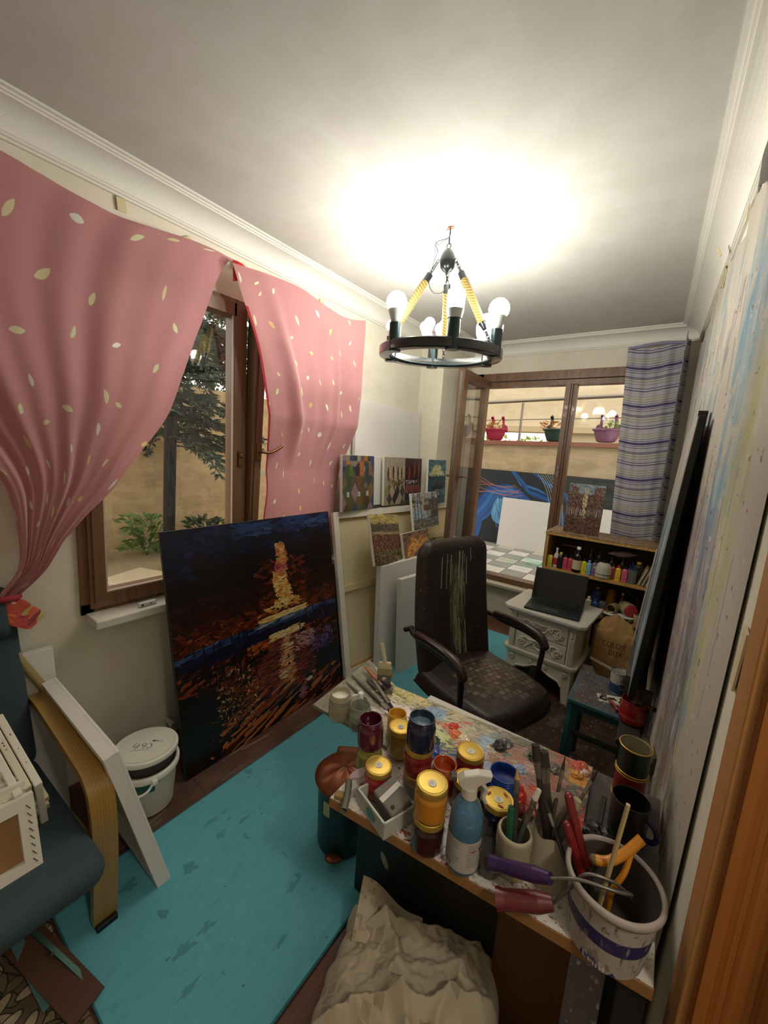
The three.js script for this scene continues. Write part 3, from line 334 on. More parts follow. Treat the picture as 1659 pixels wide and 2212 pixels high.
{ // swept to the left and knotted
  const c = thing('pink_curtain', 'large pink petal-print curtain swept left and knotted', 'curtain', [-1.9, 0, -0.5]);
  const R = crv([[-1.30, 2.5], [-1.216, 2.35], [-1.08, 2.128], [-0.99, 1.901], [-0.903, 1.683], [-0.782, 1.513], [-0.671, 1.356], [-0.586, 1.266], [-0.506, 1.163], [-0.443, 1.054], [-0.386, 0.994], [-0.352, 0.965]]);
  const L = crv([[0.42, 2.53], [0.30, 2.1], [0.0, 1.75], [-0.25, 1.53], [-0.336, 1.40], [-0.36, 1.313], [-0.374, 1.139], [-0.36, 1.06], [-0.32, 1.0], [-0.30, 0.962]]);
  const top = (u) => 2.532 - 0.03 * u - 0.035 * Math.sin(Math.PI * u * 2.2) ** 2 - 0.03 * Math.sin(Math.PI * u);
  part(c, 'cloth', surf((u, v) => {
    const a = L(v), b = R(v), q = a.clone().lerp(b, u), dv = Math.min(1, v * 4);
    let y = q.y; if (v < 0.25) y = THREE.MathUtils.lerp(top(u), q.y, dv * dv * (3 - 2 * dv));
    const wsum = b.z - a.z, k = Math.min(1, Math.abs(wsum) / 1.7);
    const fold = (Math.sin(u * 34 + v * 3.0 + Math.sin(u * 9) * 1.4) * 0.5 + Math.sin(u * 15 + 1.7 - v * 2) * 0.6 + 0.35 * Math.sin(u * 61 + v * 5)) * (0.004 + 0.030 * Math.min(1, v * 1.5)) * (0.4 + 0.6 * k) * (1 - 0.85 * Math.max(0, u - 0.55) / 0.45 * (1 - v));
    const out = 0.045 * Math.sin(Math.PI * v) + 0.03 * v;
    return [-0.035 + out + fold, y, q.z + 0.5];
  }, 220, 90), cloth(pinkTex(74)));
  // knotted tail under the tie
  const tailTex = canvasTex(256, 256, (g, w, h) => { weave(g, w, h, '#b54a36'); for (let i = 0; i < 40; i++) blob(g, rnd(w), rnd(h), rnd(10, 30), rnd(10, 34), vary(pick(['#d9783a', '#a83038', '#c9583a', '#d8c8b8', '#8c2a34', '#b8b060']), 10, 0.9), 0.5); });
  part(c, 'knotted_tail', surf((u, v) => { const a = u * Math.PI * 2, r = 0.022 + 0.05 * v * (1 + 0.25 * Math.sin(a * 4 + 1)), k = 0.02 * Math.sin(a * 3) * v; return [-0.02 + Math.cos(a) * r * 0.7, 0.975 - 0.115 * v + k, 0.5 - 0.335 - 0.02 * v + Math.sin(a) * r]; }, 48, 10), cloth(tailTex, 0.2));
  part(c, 'tie', at(torus(0.03, 0.012, 24, 10), -0.02, 0.968, 0.165, Math.PI / 2, 0.1), mat('#9c3040', 0.9));
}
{ // hangs straight to the right of the gap
  const c = thing('pink_curtain', 'narrower pink petal-print curtain hanging straight with red hem', 'curtain', [-1.88, 0, -1.8]);
  const L = crv([[-1.225, 2.45], [-1.29, 2.25], [-1.349, 2.064], [-1.399, 1.785], [-1.462, 1.482], [-1.479, 1.321], [-1.461, 1.158], [-1.45, 1.0], [-1.45, 0.9]]);
  const R = crv([[-2.24, 2.46], [-2.20, 2.2], [-2.183, 2.039], [-2.15, 1.75], [-2.11, 1.491], [-2.06, 1.125], [-2.04, 0.9]]);
  const top = crv([[-1.225, 2.45], [-1.384, 2.468], [-1.67, 2.478], [-1.861, 2.443], [-2.055, 2.425], [-2.24, 2.46]]);
  part(c, 'cloth', surf((u, v) => {
    const q = L(v).lerp(R(v), u), t = top(u), k = Math.max(0, 1 - v * 5); const y = THREE.MathUtils.lerp(q.y, t.y + (q.y - (L(0).y)), k);
    const ridge = 0.055 * Math.exp(-(((u - 0.2 - 0.12 * v) / 0.05) ** 2)) * Math.min(1, v * 3) + 0.03 * Math.exp(-(((u - 0.72 + 0.06 * v) / 0.03) ** 2)) * Math.min(1, v * 2);
    const fold = (Math.sin(u * 22 + v) * 0.5 + Math.sin(u * 43 + 2 * v) * 0.3) * 0.014 * Math.min(1, v * 2.2) + 0.004 * noise(u * 9, v * 9);
    const low = 1 - 0.96 * Math.max(0, Math.min(1, (v - 0.46) / 0.2)); return [-0.03 + (0.035 + 0.06 * Math.sin(Math.PI * Math.min(1, v * 1.1)) + ridge + fold + 0.02 * u) * low, y, q.z + 1.8];
  }, 160, 80), cloth(pinkTex(58, true)));
  part(c, 'red_fold', surf((u, v) => [-0.005 + 0.012 * Math.sin(u * 9), 2.47 - 0.10 * v * (1 - u) - 0.012 * u, -1.235 - 0.2 * u + 1.8], 12, 6), mat('#b3242c', 0.95));
}
{ // striped curtain right of the back window, turning the corner on to the right wall
  const st = canvasTex(256, 2048, (g, w, h) => { weave(g, w, h, '#b7b4bb'); let y = 20; const S = [[6, '#3d3866'], [14, '#b9b7c2'], [8, '#37325c'], [44, '#b4b2bc'], [5, '#8f8d8a'], [14, '#bcbbb0'], [5, '#8f8d8a'], [18, '#b9b8ae'], [5, '#6f6c76'], [14, '#b9b7c2'], [5, '#3d3866'], [9, '#b9b7c2'], [20, '#3f386c'], [8, '#b9b7c2'], [5, '#3d3866'], [12, '#bcbac4'], [5, '#3d3866'], [34, '#b2b0ba'], [6, '#3a3560'], [6, '#a8a6b4'], [6, '#3a3560'], [18, '#b9b8ae'], [5, '#77747c'], [16, '#bebdb2'], [5, '#77747c'], [30, '#b2b0ba']]; while (y < h) for (const [a, c] of S) { g.fillStyle = c; g.globalAlpha = 0.92; g.fillRect(0, y, w, a * 1.2); y += a * 1.2; } g.globalAlpha = 1; for (let i = 0; i < 1500; i++) { g.fillStyle = vary('#8a8890', 20, 0.12); g.fillRect(rnd(w), rnd(h), rnd(2, 10), 1); } }, { clamp: true });
  const c = thing('striped_curtain', 'grey and purple striped curtain right of the back window', 'curtain', [-0.15, 0, -3.75]);
  part(c, 'cloth', surf((u, v) => { const bend = Math.max(0, u - 0.72) / 0.28, x = u < 0.72 ? -0.24 + u / 0.72 * 0.40 : 0.16 - bend * 0.01, z = bend * 0.36; const f = 0.012 * Math.sin(u * 17 + v * 1.5) * (0.3 + v) + 0.006 * Math.sin(u * 41); return [x + 0.1 * v * (1 - u) * 0.8 - (bend > 0 ? f * 0.5 + 0.02 : 0) - 0.03, 2.53 - 0.02 * Math.sin(u * 6) - v * (1.52 - 0.07 * bend), z + f - 0.015]; }, 100, 60), cloth(st, 0.3));
  part(c, 'gathered_top', tube([[-0.26, 2.515, -0.005], [-0.05, 2.535, 0.01], [0.12, 2.52, 0.02]], 0.011, 40, 8), mat('#85829a', 0.95));
}
// drop cloth pinned over the right wall, spattered by years of painting
{
  const tex = canvasTex(2048, 1792, (g, w, h) => {
    weave(g, w, h, '#aea598');
    const X = (z) => (-0.86 - z) / 2.75 * w, Y = (y) => (2.5 - y) / 2.3 * h;
    const smear = (n, z0, z1, y0, y1, cols, len, wd, a) => { for (let i = 0; i < n; i++) stroke(g, X(rnd(z0, z1)), Y(rnd(y0, y1)), len * rnd(0.4, 1.3), Math.PI / 2 + rnd(-0.22, 0.22), wd * rnd(0.4, 1.3), vary(pick(cols), 14, a)); };
    smear(500, -3.6, -1.1, 0.3, 2.4, ['#a9a096', '#c2bab0', '#9a9298', '#bcb2aa'], 180, 40, 0.18);
    smear(420, -2.6, -1.25, 0.7, 1.5, ['#7d7378', '#6f6672', '#8c7f80', '#857a6c', '#9a8d86'], 160, 40, 0.28);
    smear(150, -1.5, -1.12, 0.9, 2.3, ['#7a9aaa', '#6f90a4', '#8fa8b2', '#64859a'], 140, 30, 0.32);
    smear(170, -3.4, -1.7, 1.6, 2.4, ['#6f92a3', '#8299a2', '#587486', '#8d9490'], 150, 30, 0.3);
    smear(60, -1.18, -1.04, 0.85, 2.0, ['#aaa57c', '#9c9a6c', '#b5af8c'], 130, 26, 0.36);
    smear(45, -3.3, -1.6, 1.7, 2.3, ['#8a4a4a', '#a05a50', '#5d5a6a'], 120, 14, 0.4);
    smear(130, -2.4, -1.2, 0.8, 1.5, ['#6a5560', '#7a4f55', '#4f5a7a', '#5b4a4a'], 120, 12, 0.4);
    smear(60, -1.6, -1.1, 0.35, 1.0, ['#6d6048', '#7d6f5a', '#6a5a4c'], 130, 24, 0.4);
    for (let i = 0; i < 46; i++) { const x = X(rnd(-2.6, -0.95)), y = Y(rnd(0.7, 1.8)), L = rnd(40, 260); g.strokeStyle = vary(pick(['#5a4a48', '#6a3a40', '#4a5570', '#6d665c']), 12, 0.7); g.lineWidth = rnd(2, 5); g.beginPath(); g.moveTo(x, y); g.bezierCurveTo(x + rnd(-6, 6), y + L * 0.3, x + rnd(-6, 6), y + L * 0.6, x + rnd(-8, 8), y + L); g.stroke(); }
    for (let i = 0; i < 900; i++) blob(g, X(rnd(-3.4, -0.9)), Y(rnd(0.4, 2.2)), rnd(1, 6), rnd(1, 7), vary(pick(['#4a4444', '#7a3a3c', '#50607a', '#d6d0c4', '#6a6258']), 14, 0.6), 0.7, 8);
  }, { clamp: true });
  const c = thing('drop_cloth', 'paint smeared drop cloth hung over the right wall', 'cloth', [0, 0, 0]);
  part(c, 'cloth', surf((u, v) => { const z = -0.92 - u * 2.70 + 0.03 * Math.sin(v * 5) * (1 - u), y = 2.5 - v * 2.3 + 0.05 * Math.sin(u * 12) * (1 - v) * Math.max(0, 0.2 - v) * 5; const off = 0.004 + 0.010 * Math.min(1, u * 9) + 0.006 * Math.min(1, u * 9) * Math.sin(u * 60 + v * 3) + 0.008 * Math.sin(u * 23 + v) * v; return [xr(z) - off - 0.03 * Math.max(0, v - 0.78) * (1 - u) * 3, y, z]; }, 200, 60), mat('#ffffff', 0.95, { map: tex }), );
}
const bit = (x, y, z, w, h, d, r, lab, col = M.tape) => solo('masking_tape', lab, 'tape', at(rb(w, h, d, 0.0008, 0, 0, 0), x, y, z, r[0], r[1], r[2]), col, 'strips of masking tape');
bit(-1.992, 2.525, -0.79, 0.003, 0.05, 0.035, [0.1, 0, 0], 'masking tape strip on the wall above the swept curtain'); bit(-1.992, 2.51, -1.06, 0.003, 0.022, 0.05, [0.5, 0, 0], 'torn masking tape under the cove, right of the first strip'); bit(-1.98, 2.5, -1.315, 0.004, 0.04, 0.035, [0, 0, 0.2], 'masking tape where the two pink curtains meet'); bit(-1.868, 2.385, -1.37, 0.003, 0.055, 0.03, [0.6, 0, -0.1], 'wrinkled tape on the narrower pink curtain'); bit(-1.99, 2.52, -1.95, 0.003, 0.03, 0.04, [0, 0, 0], 'masking tape above the narrower pink curtain'); bit(-1.99, 2.45, -2.30, 0.003, 0.04, 0.02, [0.2, 0, 0], 'masking tape at the curtain corner near the chandelier');
bit(xr(-1.9) - 0.02, 2.52, -2.0, 0.003, 0.05, 0.05, [0.1, 0, 0], 'beige tape holding the drop cloth at the cove'); bit(xr(-2.6) - 0.02, 2.515, -2.55, 0.004, 0.09, 0.06, [0.2, 0, 0], 'yellow tape holding the drop cloth corner', mat('#b5a860', 0.7)); bit(xr(-2.4) - 0.06, 2.57, -2.4, 0.003, 0.035, 0.03, [0, 0, 0.5], 'small torn tape on the right cove'); bit(xr(-0.85) - 0.004, 1.30, -0.85, 0.004, 0.11, 0.035, [0.2, 0, 0], 'cream tape scrap on the wall edge by the door frame', mat('#cbbd9a', 0.8));
{ const c = thing('grey_cloth', 'dark grey cloth scrap pinned high on the right wall', 'cloth', [0, 0, 0]); part(c, 'cloth', surf((u, v) => { const z = -1.28 - u * 0.36, y = 2.5 - v * (0.10 + 0.10 * (1 - u)) + 0.01 * Math.sin(u * 9); return [xr(z) - 0.034 - 0.008 * Math.sin(u * 12) * v, y, z]; }, 24, 10), mat('#5a554e', 0.95)); }
// ---------- canvases and paintings along the left wall ----------
const paintMat = (w, h, draw, bump = 0.0012, gloss = 0.35) => { const t = canvasTex(w, h, draw, { clamp: true }); return mat('#ffffff', gloss, { map: t, bumpMap: t, bumpScale: bump }); };
function painting(name, label, P0, P1, P3, face, depth = 0.022, side = M.stretcher, group) {
  const o = thing(name, label, 'painting', [0, 0, 0], 0, group), { w, h } = setQuad(o, P0, P1, P3);
  part(o, 'stretcher', [rb(w, h, depth, 0.003, 0, h / 2, -depth / 2)], side);
  part(o, 'painted_front', at(new THREE.PlaneGeometry(w - 0.003, h - 0.003), 0, h / 2, 0.0008), face);
  return o;
}
function blank(label, P0, P1, P3, depth = 0.035) {
  const o = thing('blank_canvas', label, 'canvas'), { w, h } = setQuad(o, P0, P1, P3), b = 0.035;
  part(o, 'canvas_front', rb(w, h, 0.012, 0.004, 0, h / 2, -0.006), M.whiteCanvas);
  part(o, 'stretcher', [bx(w, b, depth - 0.01, 0, b / 2, -depth / 2 - 0.005), bx(w, b, depth - 0.01, 0, h - b / 2, -depth / 2 - 0.005), bx(b, h - 2 * b, depth - 0.01, -w / 2 + b / 2, h / 2, -depth / 2 - 0.005), bx(b, h - 2 * b, depth - 0.01, w / 2 - b / 2, h / 2, -depth / 2 - 0.005)], M.whiteCanvas);
  return o;
}
function turned(label, P0, P1, P3, bars, brace) { // canvas seen from its back
  const o = thing('turned_canvas', label, 'canvas'), { w, h } = setQuad(o, P0, P1, P3), b = 0.048, d = 0.03;
  part(o, 'raw_canvas', bx(w - 0.01, h - 0.01, 0.006, 0, h / 2, -d), M.rawCanvas);
  for (const g of [bx(w, b, d, 0, b / 2, -d / 2), bx(w, b, d, 0, h - b / 2, -d / 2), bx(b, h - 2 * b, d, -w / 2 + b / 2, h / 2, -d / 2), bx(b, h - 2 * b, d, w / 2 - b / 2, h / 2, -d / 2)]) part(o, 'stretcher_bar', g, M.stretcher);
  part(o, 'bevel', [bx(w - 2 * b, 0.012, d * 0.5, 0, b + 0.006, -d * 0.62), bx(w - 2 * b, 0.012, d * 0.5, 0, h - b - 0.006, -d * 0.62), bx(0.012, h - 2 * b, d * 0.5, -w / 2 + b + 0.006, h / 2, -d * 0.62), bx(0.012, h - 2 * b, d * 0.5, w / 2 - b - 0.006, h / 2, -d * 0.62)], paleWood);
  for (const y of bars) part(o, 'cross_bar', bx(w - 2 * b, 0.045, d * 0.7, 0, y, -d * 0.45), mat('#c9b98e', 0.7));
  if (brace) part(o, 'corner_brace', bar([w / 2 - 0.3, brace - 0.02, -0.012], [w / 2 - 0.05, brace - 0.28, -0.012], 0.05, 0.015, [0, 0, 1]), paleWood);
  const n = Math.floor(w / 0.09); part(o, 'staples', Array.from({ length: n }, (_, i) => bx(0.012, 0.0015, 0.0015, -w / 2 + (i + 0.5) * w / n, h - 0.018, 0.0008)), M.steel);
  return o;
}
// large sunset river
const sunset = paintMat(1024, 1100, (g, w, h) => {
  g.fillStyle = '#140a0b'; g.fillRect(0, 0, w, h);
  strokes(g, 500, 0, 0, w, h * 0.2, ['#16162e', '#1b1d40', '#121226', '#20264f', '#161024'], 70, 20, 0.1, 0.5, 8);
  strokes(g, 90, w * 0.35, 0, w * 0.97, h * 0.07, ['#2a4580', '#31508c', '#20305e'], 70, 14, 0.1, 0.4, 12);
  for (let i = 0; i < 2600; i++) { const x = rnd(w), cx = x / w, yb = h * (0.10 + 0.16 * Math.abs(noise(cx * 4, 3)) + (cx < 0.14 ? 0.14 : 0)); if (Math.abs(cx - 0.6) < 0.045) continue; const y = rnd(yb, h * 0.5), k = y / h; stroke(g, x, y, rnd(18, 52), rnd(-0.5, 0.9), rnd(8, 20), vary(pick(k < 0.3 ? ['#1a0c0e', '#140a0d', '#220e0e', '#1c0d10'] : k < 0.41 ? ['#260f0d', '#32120c', '#1c0c0c', '#3c160c'] : ['#441709', '#5a200a', '#30100a', '#6e2c0c']), 7)); }
  for (let i = 0; i < 160; i++) { const d = pick([-1, 1]); stroke(g, w * 0.6 + d * rnd(w * 0.045, w * 0.16), rnd(h * 0.2, h * 0.47), rnd(14, 36), rnd(-0.6, 0.8), rnd(6, 14), vary(pick(['#5a1d0b', '#74280c', '#8c3a10', '#471509']), 10, 0.8)); }
  // light between the trees
  for (let i = 0; i < 520; i++) { const t = rnd(), y = h * (0.13 + t * 0.33), ww = w * (0.02 + 0.035 * t + (t > 0.85 ? (t - 0.85) * 0.9 : 0)); stroke(g, w * 0.6 + rnd(-ww, ww) + 12 * Math.sin(t * 9), y, rnd(14, 34), rnd(-0.7, 0.7), rnd(5, 12), vary(pick(t > 0.3 && t < 0.42 ? ['#a8384e', '#c4505a', '#d88a50'] : t < 0.5 ? ['#e0a05a', '#d88048', '#eebf72', '#c46a40'] : ['#f0cc70', '#f6e08c', '#e6a850', '#fdf0b4', '#d9803a']), 12)); }
  strokes(g, 170, 0, h * 0.45, w * 0.95, h * 0.5, ['#8c3a10', '#a84c14', '#6a240c', '#4a150a'], 34, 8, -0.1, 0.6, 12, 0.7);
  // far water
  strokes(g, 300, 0, h * 0.50, w, h * 0.545, ['#263a6e', '#35558c', '#1c2654', '#4f6f9c', '#151530'], 70, 8, -0.02, 0.1, 12); strokes(g, 300, 0, h * 0.535, w, h * 0.59, ['#141438', '#1a1c4c', '#100f26', '#1c0e14'], 80, 12, -0.04, 0.12, 8);
  strokes(g, 40, w * 0.4, h * 0.495, w * 0.85, h * 0.515, ['#a8b4c4', '#8a9cb8'], 60, 4, -0.03, 0.1, 10, 0.7);
  strokes(g, 160, w * 0.45, h * 0.475, w * 0.75, h * 0.495, ['#f4e08c', '#fff4c0', '#e8b050'], 40, 7, -0.05, 0.2, 10);
  // banks
  for (let i = 0; i < 900; i++) { const left = rnd() < 0.55, x = left ? rnd(0, w * 0.55) : rnd(w * 0.66, w), y = rnd(h * 0.585, h * 0.8); if (left && x / w > 0.56 - (y / h - 0.6) * 0.6) continue; if (!left && x / w < 0.68 + (y / h - 0.58) * 0.5) continue; stroke(g, x, y, rnd(20, 60), rnd(-0.4, 0.2), rnd(6, 16), vary(pick(['#3c1409', '#5a1f0a', '#240c08', '#8a3410', '#1a0a08']), 12)); }
  strokes(g, 90, w * 0.35, h * 0.58, w * 0.55, h * 0.62, ['#a84a14', '#c4641c', '#7a2c0c'], 34, 8, -0.1, 0.3, 12);
  strokes(g, 120, w * 0.5, h * 0.565, w * 0.72, h * 0.6, ['#f0d890', '#e8c070', '#fff0c0'], 36, 6, -0.1, 0.2, 12);
  // river
  for (let i = 0; i < 1900; i++) { const t = Math.pow(rnd(), 0.8), y = h * (0.6 + t * 0.3), c = w * (0.6 - t * 0.02), ww = w * (0.08 + t * 0.3), d = rnd(-1, 1); stroke(g, c + d * ww, y, rnd(20, 50), rnd(-0.12, 0.05), rnd(3, 7), vary(pick(Math.abs(d) < 0.22 * (1.4 - t) ? ['#e9b070', '#f2cf9a', '#d98a50', '#fbe9c0', '#c06a3a'] : ['#5e2020', '#7a2d1c', '#4a1a22', '#93401f', '#3c1420', '#a85424']), 12, 0.9)); }
  strokes(g, 120, w * 0.66, h * 0.62, w * 0.8, h * 0.7, ['#b08088', '#c79a94', '#8a5a60'], 30, 8, 0.5, 0.4, 12);
  // trunks
  for (const [x, a] of [[0.09, 0.02], [0.14, 0.05], [0.18, 0], [0.22, 0.02], [0.28, 0.04], [0.31, -0.02], [0.34, 0.02], [0.38, 0.1], [0.70, -0.03], [0.76, 0.05], [0.82, 0.1], [0.87, 0.13], [0.92, 0.1]]) { const y0 = 0.48 + rnd(0.03), y1 = 0.66 + rnd(0.16) - (x > 0.6 ? 0.1 : 0); stroke(g, x * w, (y0 + y1) / 2 * h, (y1 - y0) * h, Math.PI / 2 - a * 1.6, rnd(4, 8), '#140a0a'); stroke(g, x * w + 5 + a * 60, y1 * h - 40, 60, Math.PI / 2 - a * 1.6, 2.5, vary('#c07a34', 20, 0.8)); }
  // foreground rocks, flowers, birds
  for (let i = 0; i < 90; i++) { const y = h * rnd(0.83, 1), x = w * rnd(0.12, 1) - 0; stroke(g, x, y, rnd(60, 150), -0.3, rnd(10, 24), vary(pick(['#8a3c14', '#a85420', '#6a2a10', '#3a1608', '#b4662c']), 12)); stroke(g, x + 5, y + 22, rnd(60, 130), -0.3, 10, '#120808'); }
  for (let i = 0; i < 330; i++) { const a = rnd(6.28), r = Math.pow(rnd(), 0.6); stroke(g, w * 0.24 + Math.cos(a) * r * w * 0.14 + r * 30, h * 0.78 + Math.sin(a) * r * h * 0.14, rnd(5, 15), rnd(6.28), rnd(3, 7), vary(pick(['#8a6418', '#b8923a', '#5a3810', '#38200a', '#cdbd80', '#7a4410', '#2a180a', '#221208']), 12)); }
  for (let i = 0; i < 240; i++) { const a = rnd(6.28), r = Math.pow(rnd(), 0.7); stroke(g, w * 0.86 + Math.cos(a) * r * w * 0.1, h * 0.72 + Math.sin(a) * r * h * 0.1, rnd(6, 16), rnd(6.28), rnd(3, 7), vary(pick(['#4a3a8a', '#6a58b0', '#2c2260', '#8a7ac8']), 14)); }
  strokes(g, 240, 0, h * 0.68, w * 0.16, h, ['#0d0708', '#160a0a', '#1e0c08'], 50, 18, 0.3, 0.6, 6); strokes(g, 160, w * 0.8, h * 0.76, w, h * 0.86, ['#120809', '#1e0d0c', '#2c140e'], 40, 14, 0.3, 0.6, 6);
  blob(g, w * 0.74, h * 0.865, 30, 18, '#121014'); blob(g, w * 0.735, h * 0.88, 22, 12, '#d8d0c0'); for (let k = 0; k < 9; k++) stroke(g, w * 0.68, h * 0.93, 70, -0.2 - k * 0.3, 5, vary('#a86a7a', 16)); for (const x of [0.6, 0.64, 0.66]) blob(g, w * x, h * 0.745, 7, 9, '#1a0c0c'); stroke(g, w * 0.57, h * 0.775, 40, -0.1, 8, '#e8d8b8');
}, 0.004, 0.32);
sunset.color.set('#d2cbc6');
painting('sunset_painting', 'large dark red sunset river painting leaning under the window', [-1.63, 0.002, -0.842], [-1.645, 0.002, -1.945], [-1.83, 1.165, -0.868], sunset, 0.02, mat('#2a2a24', 0.7));
turned('big turned canvas with cream back beside the sunset painting', [-1.63, 0.002, -1.975], [-1.52, 0.002, -2.92], [-1.85, 1.15, -2.03], [0.62]);
turned('turned canvas with diagonal brace, nearest the back corner', [-1.66, 0.002, -2.52], [-1.50, 0.002, -3.52], [-1.86, 1.14, -2.56], [0.86], 0.85);
blank('tall blank white canvas standing behind the small paintings', [-1.90, 0.002, -2.31], [-1.90, 0.002, -3.235], [-1.955, 1.965, -2.28], 0.03);
const head = (g, x, y, rx, ry, a, b) => { g.fillStyle = a; g.beginPath(); g.ellipse(x, y, rx, ry, 0, 0, 7); g.fill(); g.fillStyle = b; g.beginPath(); g.ellipse(x, y, rx, ry, 0, -Math.PI / 2, Math.PI / 2); g.fill(); g.strokeStyle = '#2a1c14'; g.lineWidth = 3; g.beginPath(); g.moveTo(x, y - ry * 0.4); g.lineTo(x + rx * 0.15, y + ry * 0.25); g.moveTo(x + rx * 0.25, y - ry * 0.1); g.lineTo(x + rx * 0.6, y - ry * 0.08); g.moveTo(x + rx * 0.1, y + ry * 0.5); g.lineTo(x + rx * 0.45, y + ry * 0.48); g.stroke(); };
const diamonds = (g, w, y0, y1, cols, n) => { const s = w / n; for (let r = 0; r < 3; r++) for (let i = -1; i <= n; i++) { const cx = (i + 0.5 + (r % 2) * 0.5) * s, cy = y0 + (r + 0.5) * (y1 - y0) / 2.4; g.fillStyle = vary(cols[(i + r * 2 + 9) % cols.length], 8); g.beginPath(); g.moveTo(cx, cy - (y1 - y0) * 0.42); g.lineTo(cx + s / 2, cy); g.lineTo(cx, cy + (y1 - y0) * 0.42); g.lineTo(cx - s / 2, cy); g.fill(); } };
const threeFaces = paintMat(512, 540, (g, w, h) => {
  g.fillStyle = '#4f4234'; g.fillRect(0, 0, w, h); const s = w / 9; for (let i = 0; i < 9; i++) for (let j = 0; j < 10; j++) { if (j > 2 && rnd() < 0.35) continue; g.fillStyle = vary(['#6b5f58', '#2e3a66', '#a86a2c', '#8f8c80', '#33403a', '#54607a', '#5a4a3c', '#7d6a60'][Math.floor(rnd(8))], 12, j > 2 ? 0.5 : 0.95); g.fillRect(i * s, j * s * 0.95, s - 1, s * 0.95 - 1); }
  head(g, w * 0.2, h * 0.32, w * 0.13, h * 0.16, '#3a4a2c', '#55642f'); head(g, w * 0.52, h * 0.29, w * 0.14, h * 0.165, '#33222a', '#a85f2c'); head(g, w * 0.82, h * 0.28, w * 0.13, h * 0.16, '#2c3d48', '#7d5a4a');
  for (const [x, c] of [[0.2, '#3c4528'], [0.52, '#6a4a2a'], [0.82, '#2f3a40']]) { g.fillStyle = c; g.beginPath(); g.moveTo(w * (x - 0.12), h * 0.37); g.lineTo(w * (x + 0.12), h * 0.37); g.lineTo(w * x, h * 0.62); g.fill(); }
  diamonds(g, w, h * 0.58, h, ['#6a5430', '#4a3c2a', '#2e4668', '#33503a', '#7f6a6a', '#5c4a2c'], 4); for (const x of [0.16, 0.5, 0.77]) { g.fillStyle = '#b9b4ac'; g.fillRect(w * x - 22, h * 0.655, 44, 48); g.fillStyle = '#8a867e'; g.fillRect(w * x - 22, h * 0.655, 16, 48); }
  strokes(g, 260, 0, 0, w, h, ['#4a3c2c', '#6a5a48', '#3a3a40'], 16, 3, 0.5, 1.5, 12, 0.3);
});
const fourFaces = paintMat(420, 540, (g, w, h) => { g.fillStyle = '#938a78'; g.fillRect(0, 0, w, h); strokes(g, 300, 0, 0, w, h * 0.4, ['#a39a8a', '#8a8272', '#b0a494'], 30, 12, 0.6, 1.5, 8, 0.5); for (const [x, y, r] of [[0.22, 0.36, 0.085], [0.46, 0.32, 0.09], [0.68, 0.34, 0.08], [0.86, 0.35, 0.07]]) { head(g, w * x, h * y, w * r, h * 0.15, '#4a3434', '#b49a7c'); g.fillStyle = '#6a4a34'; g.beginPath(); g.moveTo(w * (x - 0.1), h); g.lineTo(w * (x + 0.1), h); g.lineTo(w * x, h * 0.4); g.fill(); } blob(g, w * 0.6, h * 0.54, 90, 46, '#5a4a34'); for (let i = 0; i < 60; i++) stroke(g, w * rnd(0.15, 0.95), h * rnd(0.46, 0.64), 34, rnd(6.28), 10, vary(pick(['#4a4438', '#7a3c2c', '#8a8a4a', '#3c4a3a', '#a8a088', '#b48a3a', '#5c3a30']), 12)); diamonds(g, w, h * 0.66, h, ['#a38f80', '#443a40', '#3c343c', '#9a8a78', '#7f7f5a'], 4); });
const redFaces = paintMat(400, 540, (g, w, h) => { g.fillStyle = '#3a2a2c'; g.fillRect(0, 0, w, h); strokes(g, 260, 0, 0, w, h, ['#3a2a2e', '#4a3434', '#2a2028', '#54403a'], 40, 14, 1.2, 0.6, 8, 0.6); for (const [x, y] of [[0.22, 0.34], [0.52, 0.28], [0.78, 0.3]]) head(g, w * x, h * y, w * 0.1, h * 0.17, '#3a2428', '#9a3f34'); for (let i = 0; i < 36; i++) blob(g, w * rnd(0.1, 0.9), h * rnd(0.5, 0.58), 9, 11, vary(pick(['#a8a8b0', '#8a8a98', '#c8b8a0', '#6a6a80']), 12)); g.fillStyle = '#7d4c46'; g.beginPath(); g.moveTo(w * 0.1, h * 0.62); g.lineTo(w * 0.9, h * 0.6); g.lineTo(w, h * 0.8); g.lineTo(0, h * 0.8); g.fill(); for (let i = 0; i < 40; i++) stroke(g, w * rnd(0.1, 0.9), h * rnd(0.58, 0.7), 18, rnd(6), 6, vary(pick(['#a0524a', '#6a2f34', '#b07a6a']), 10)); strokes(g, 120, 0, h * 0.8, w, h, ['#22263f', '#2e2a38', '#3a2c34'], 40, 14, 0.4, 0.5, 8); });
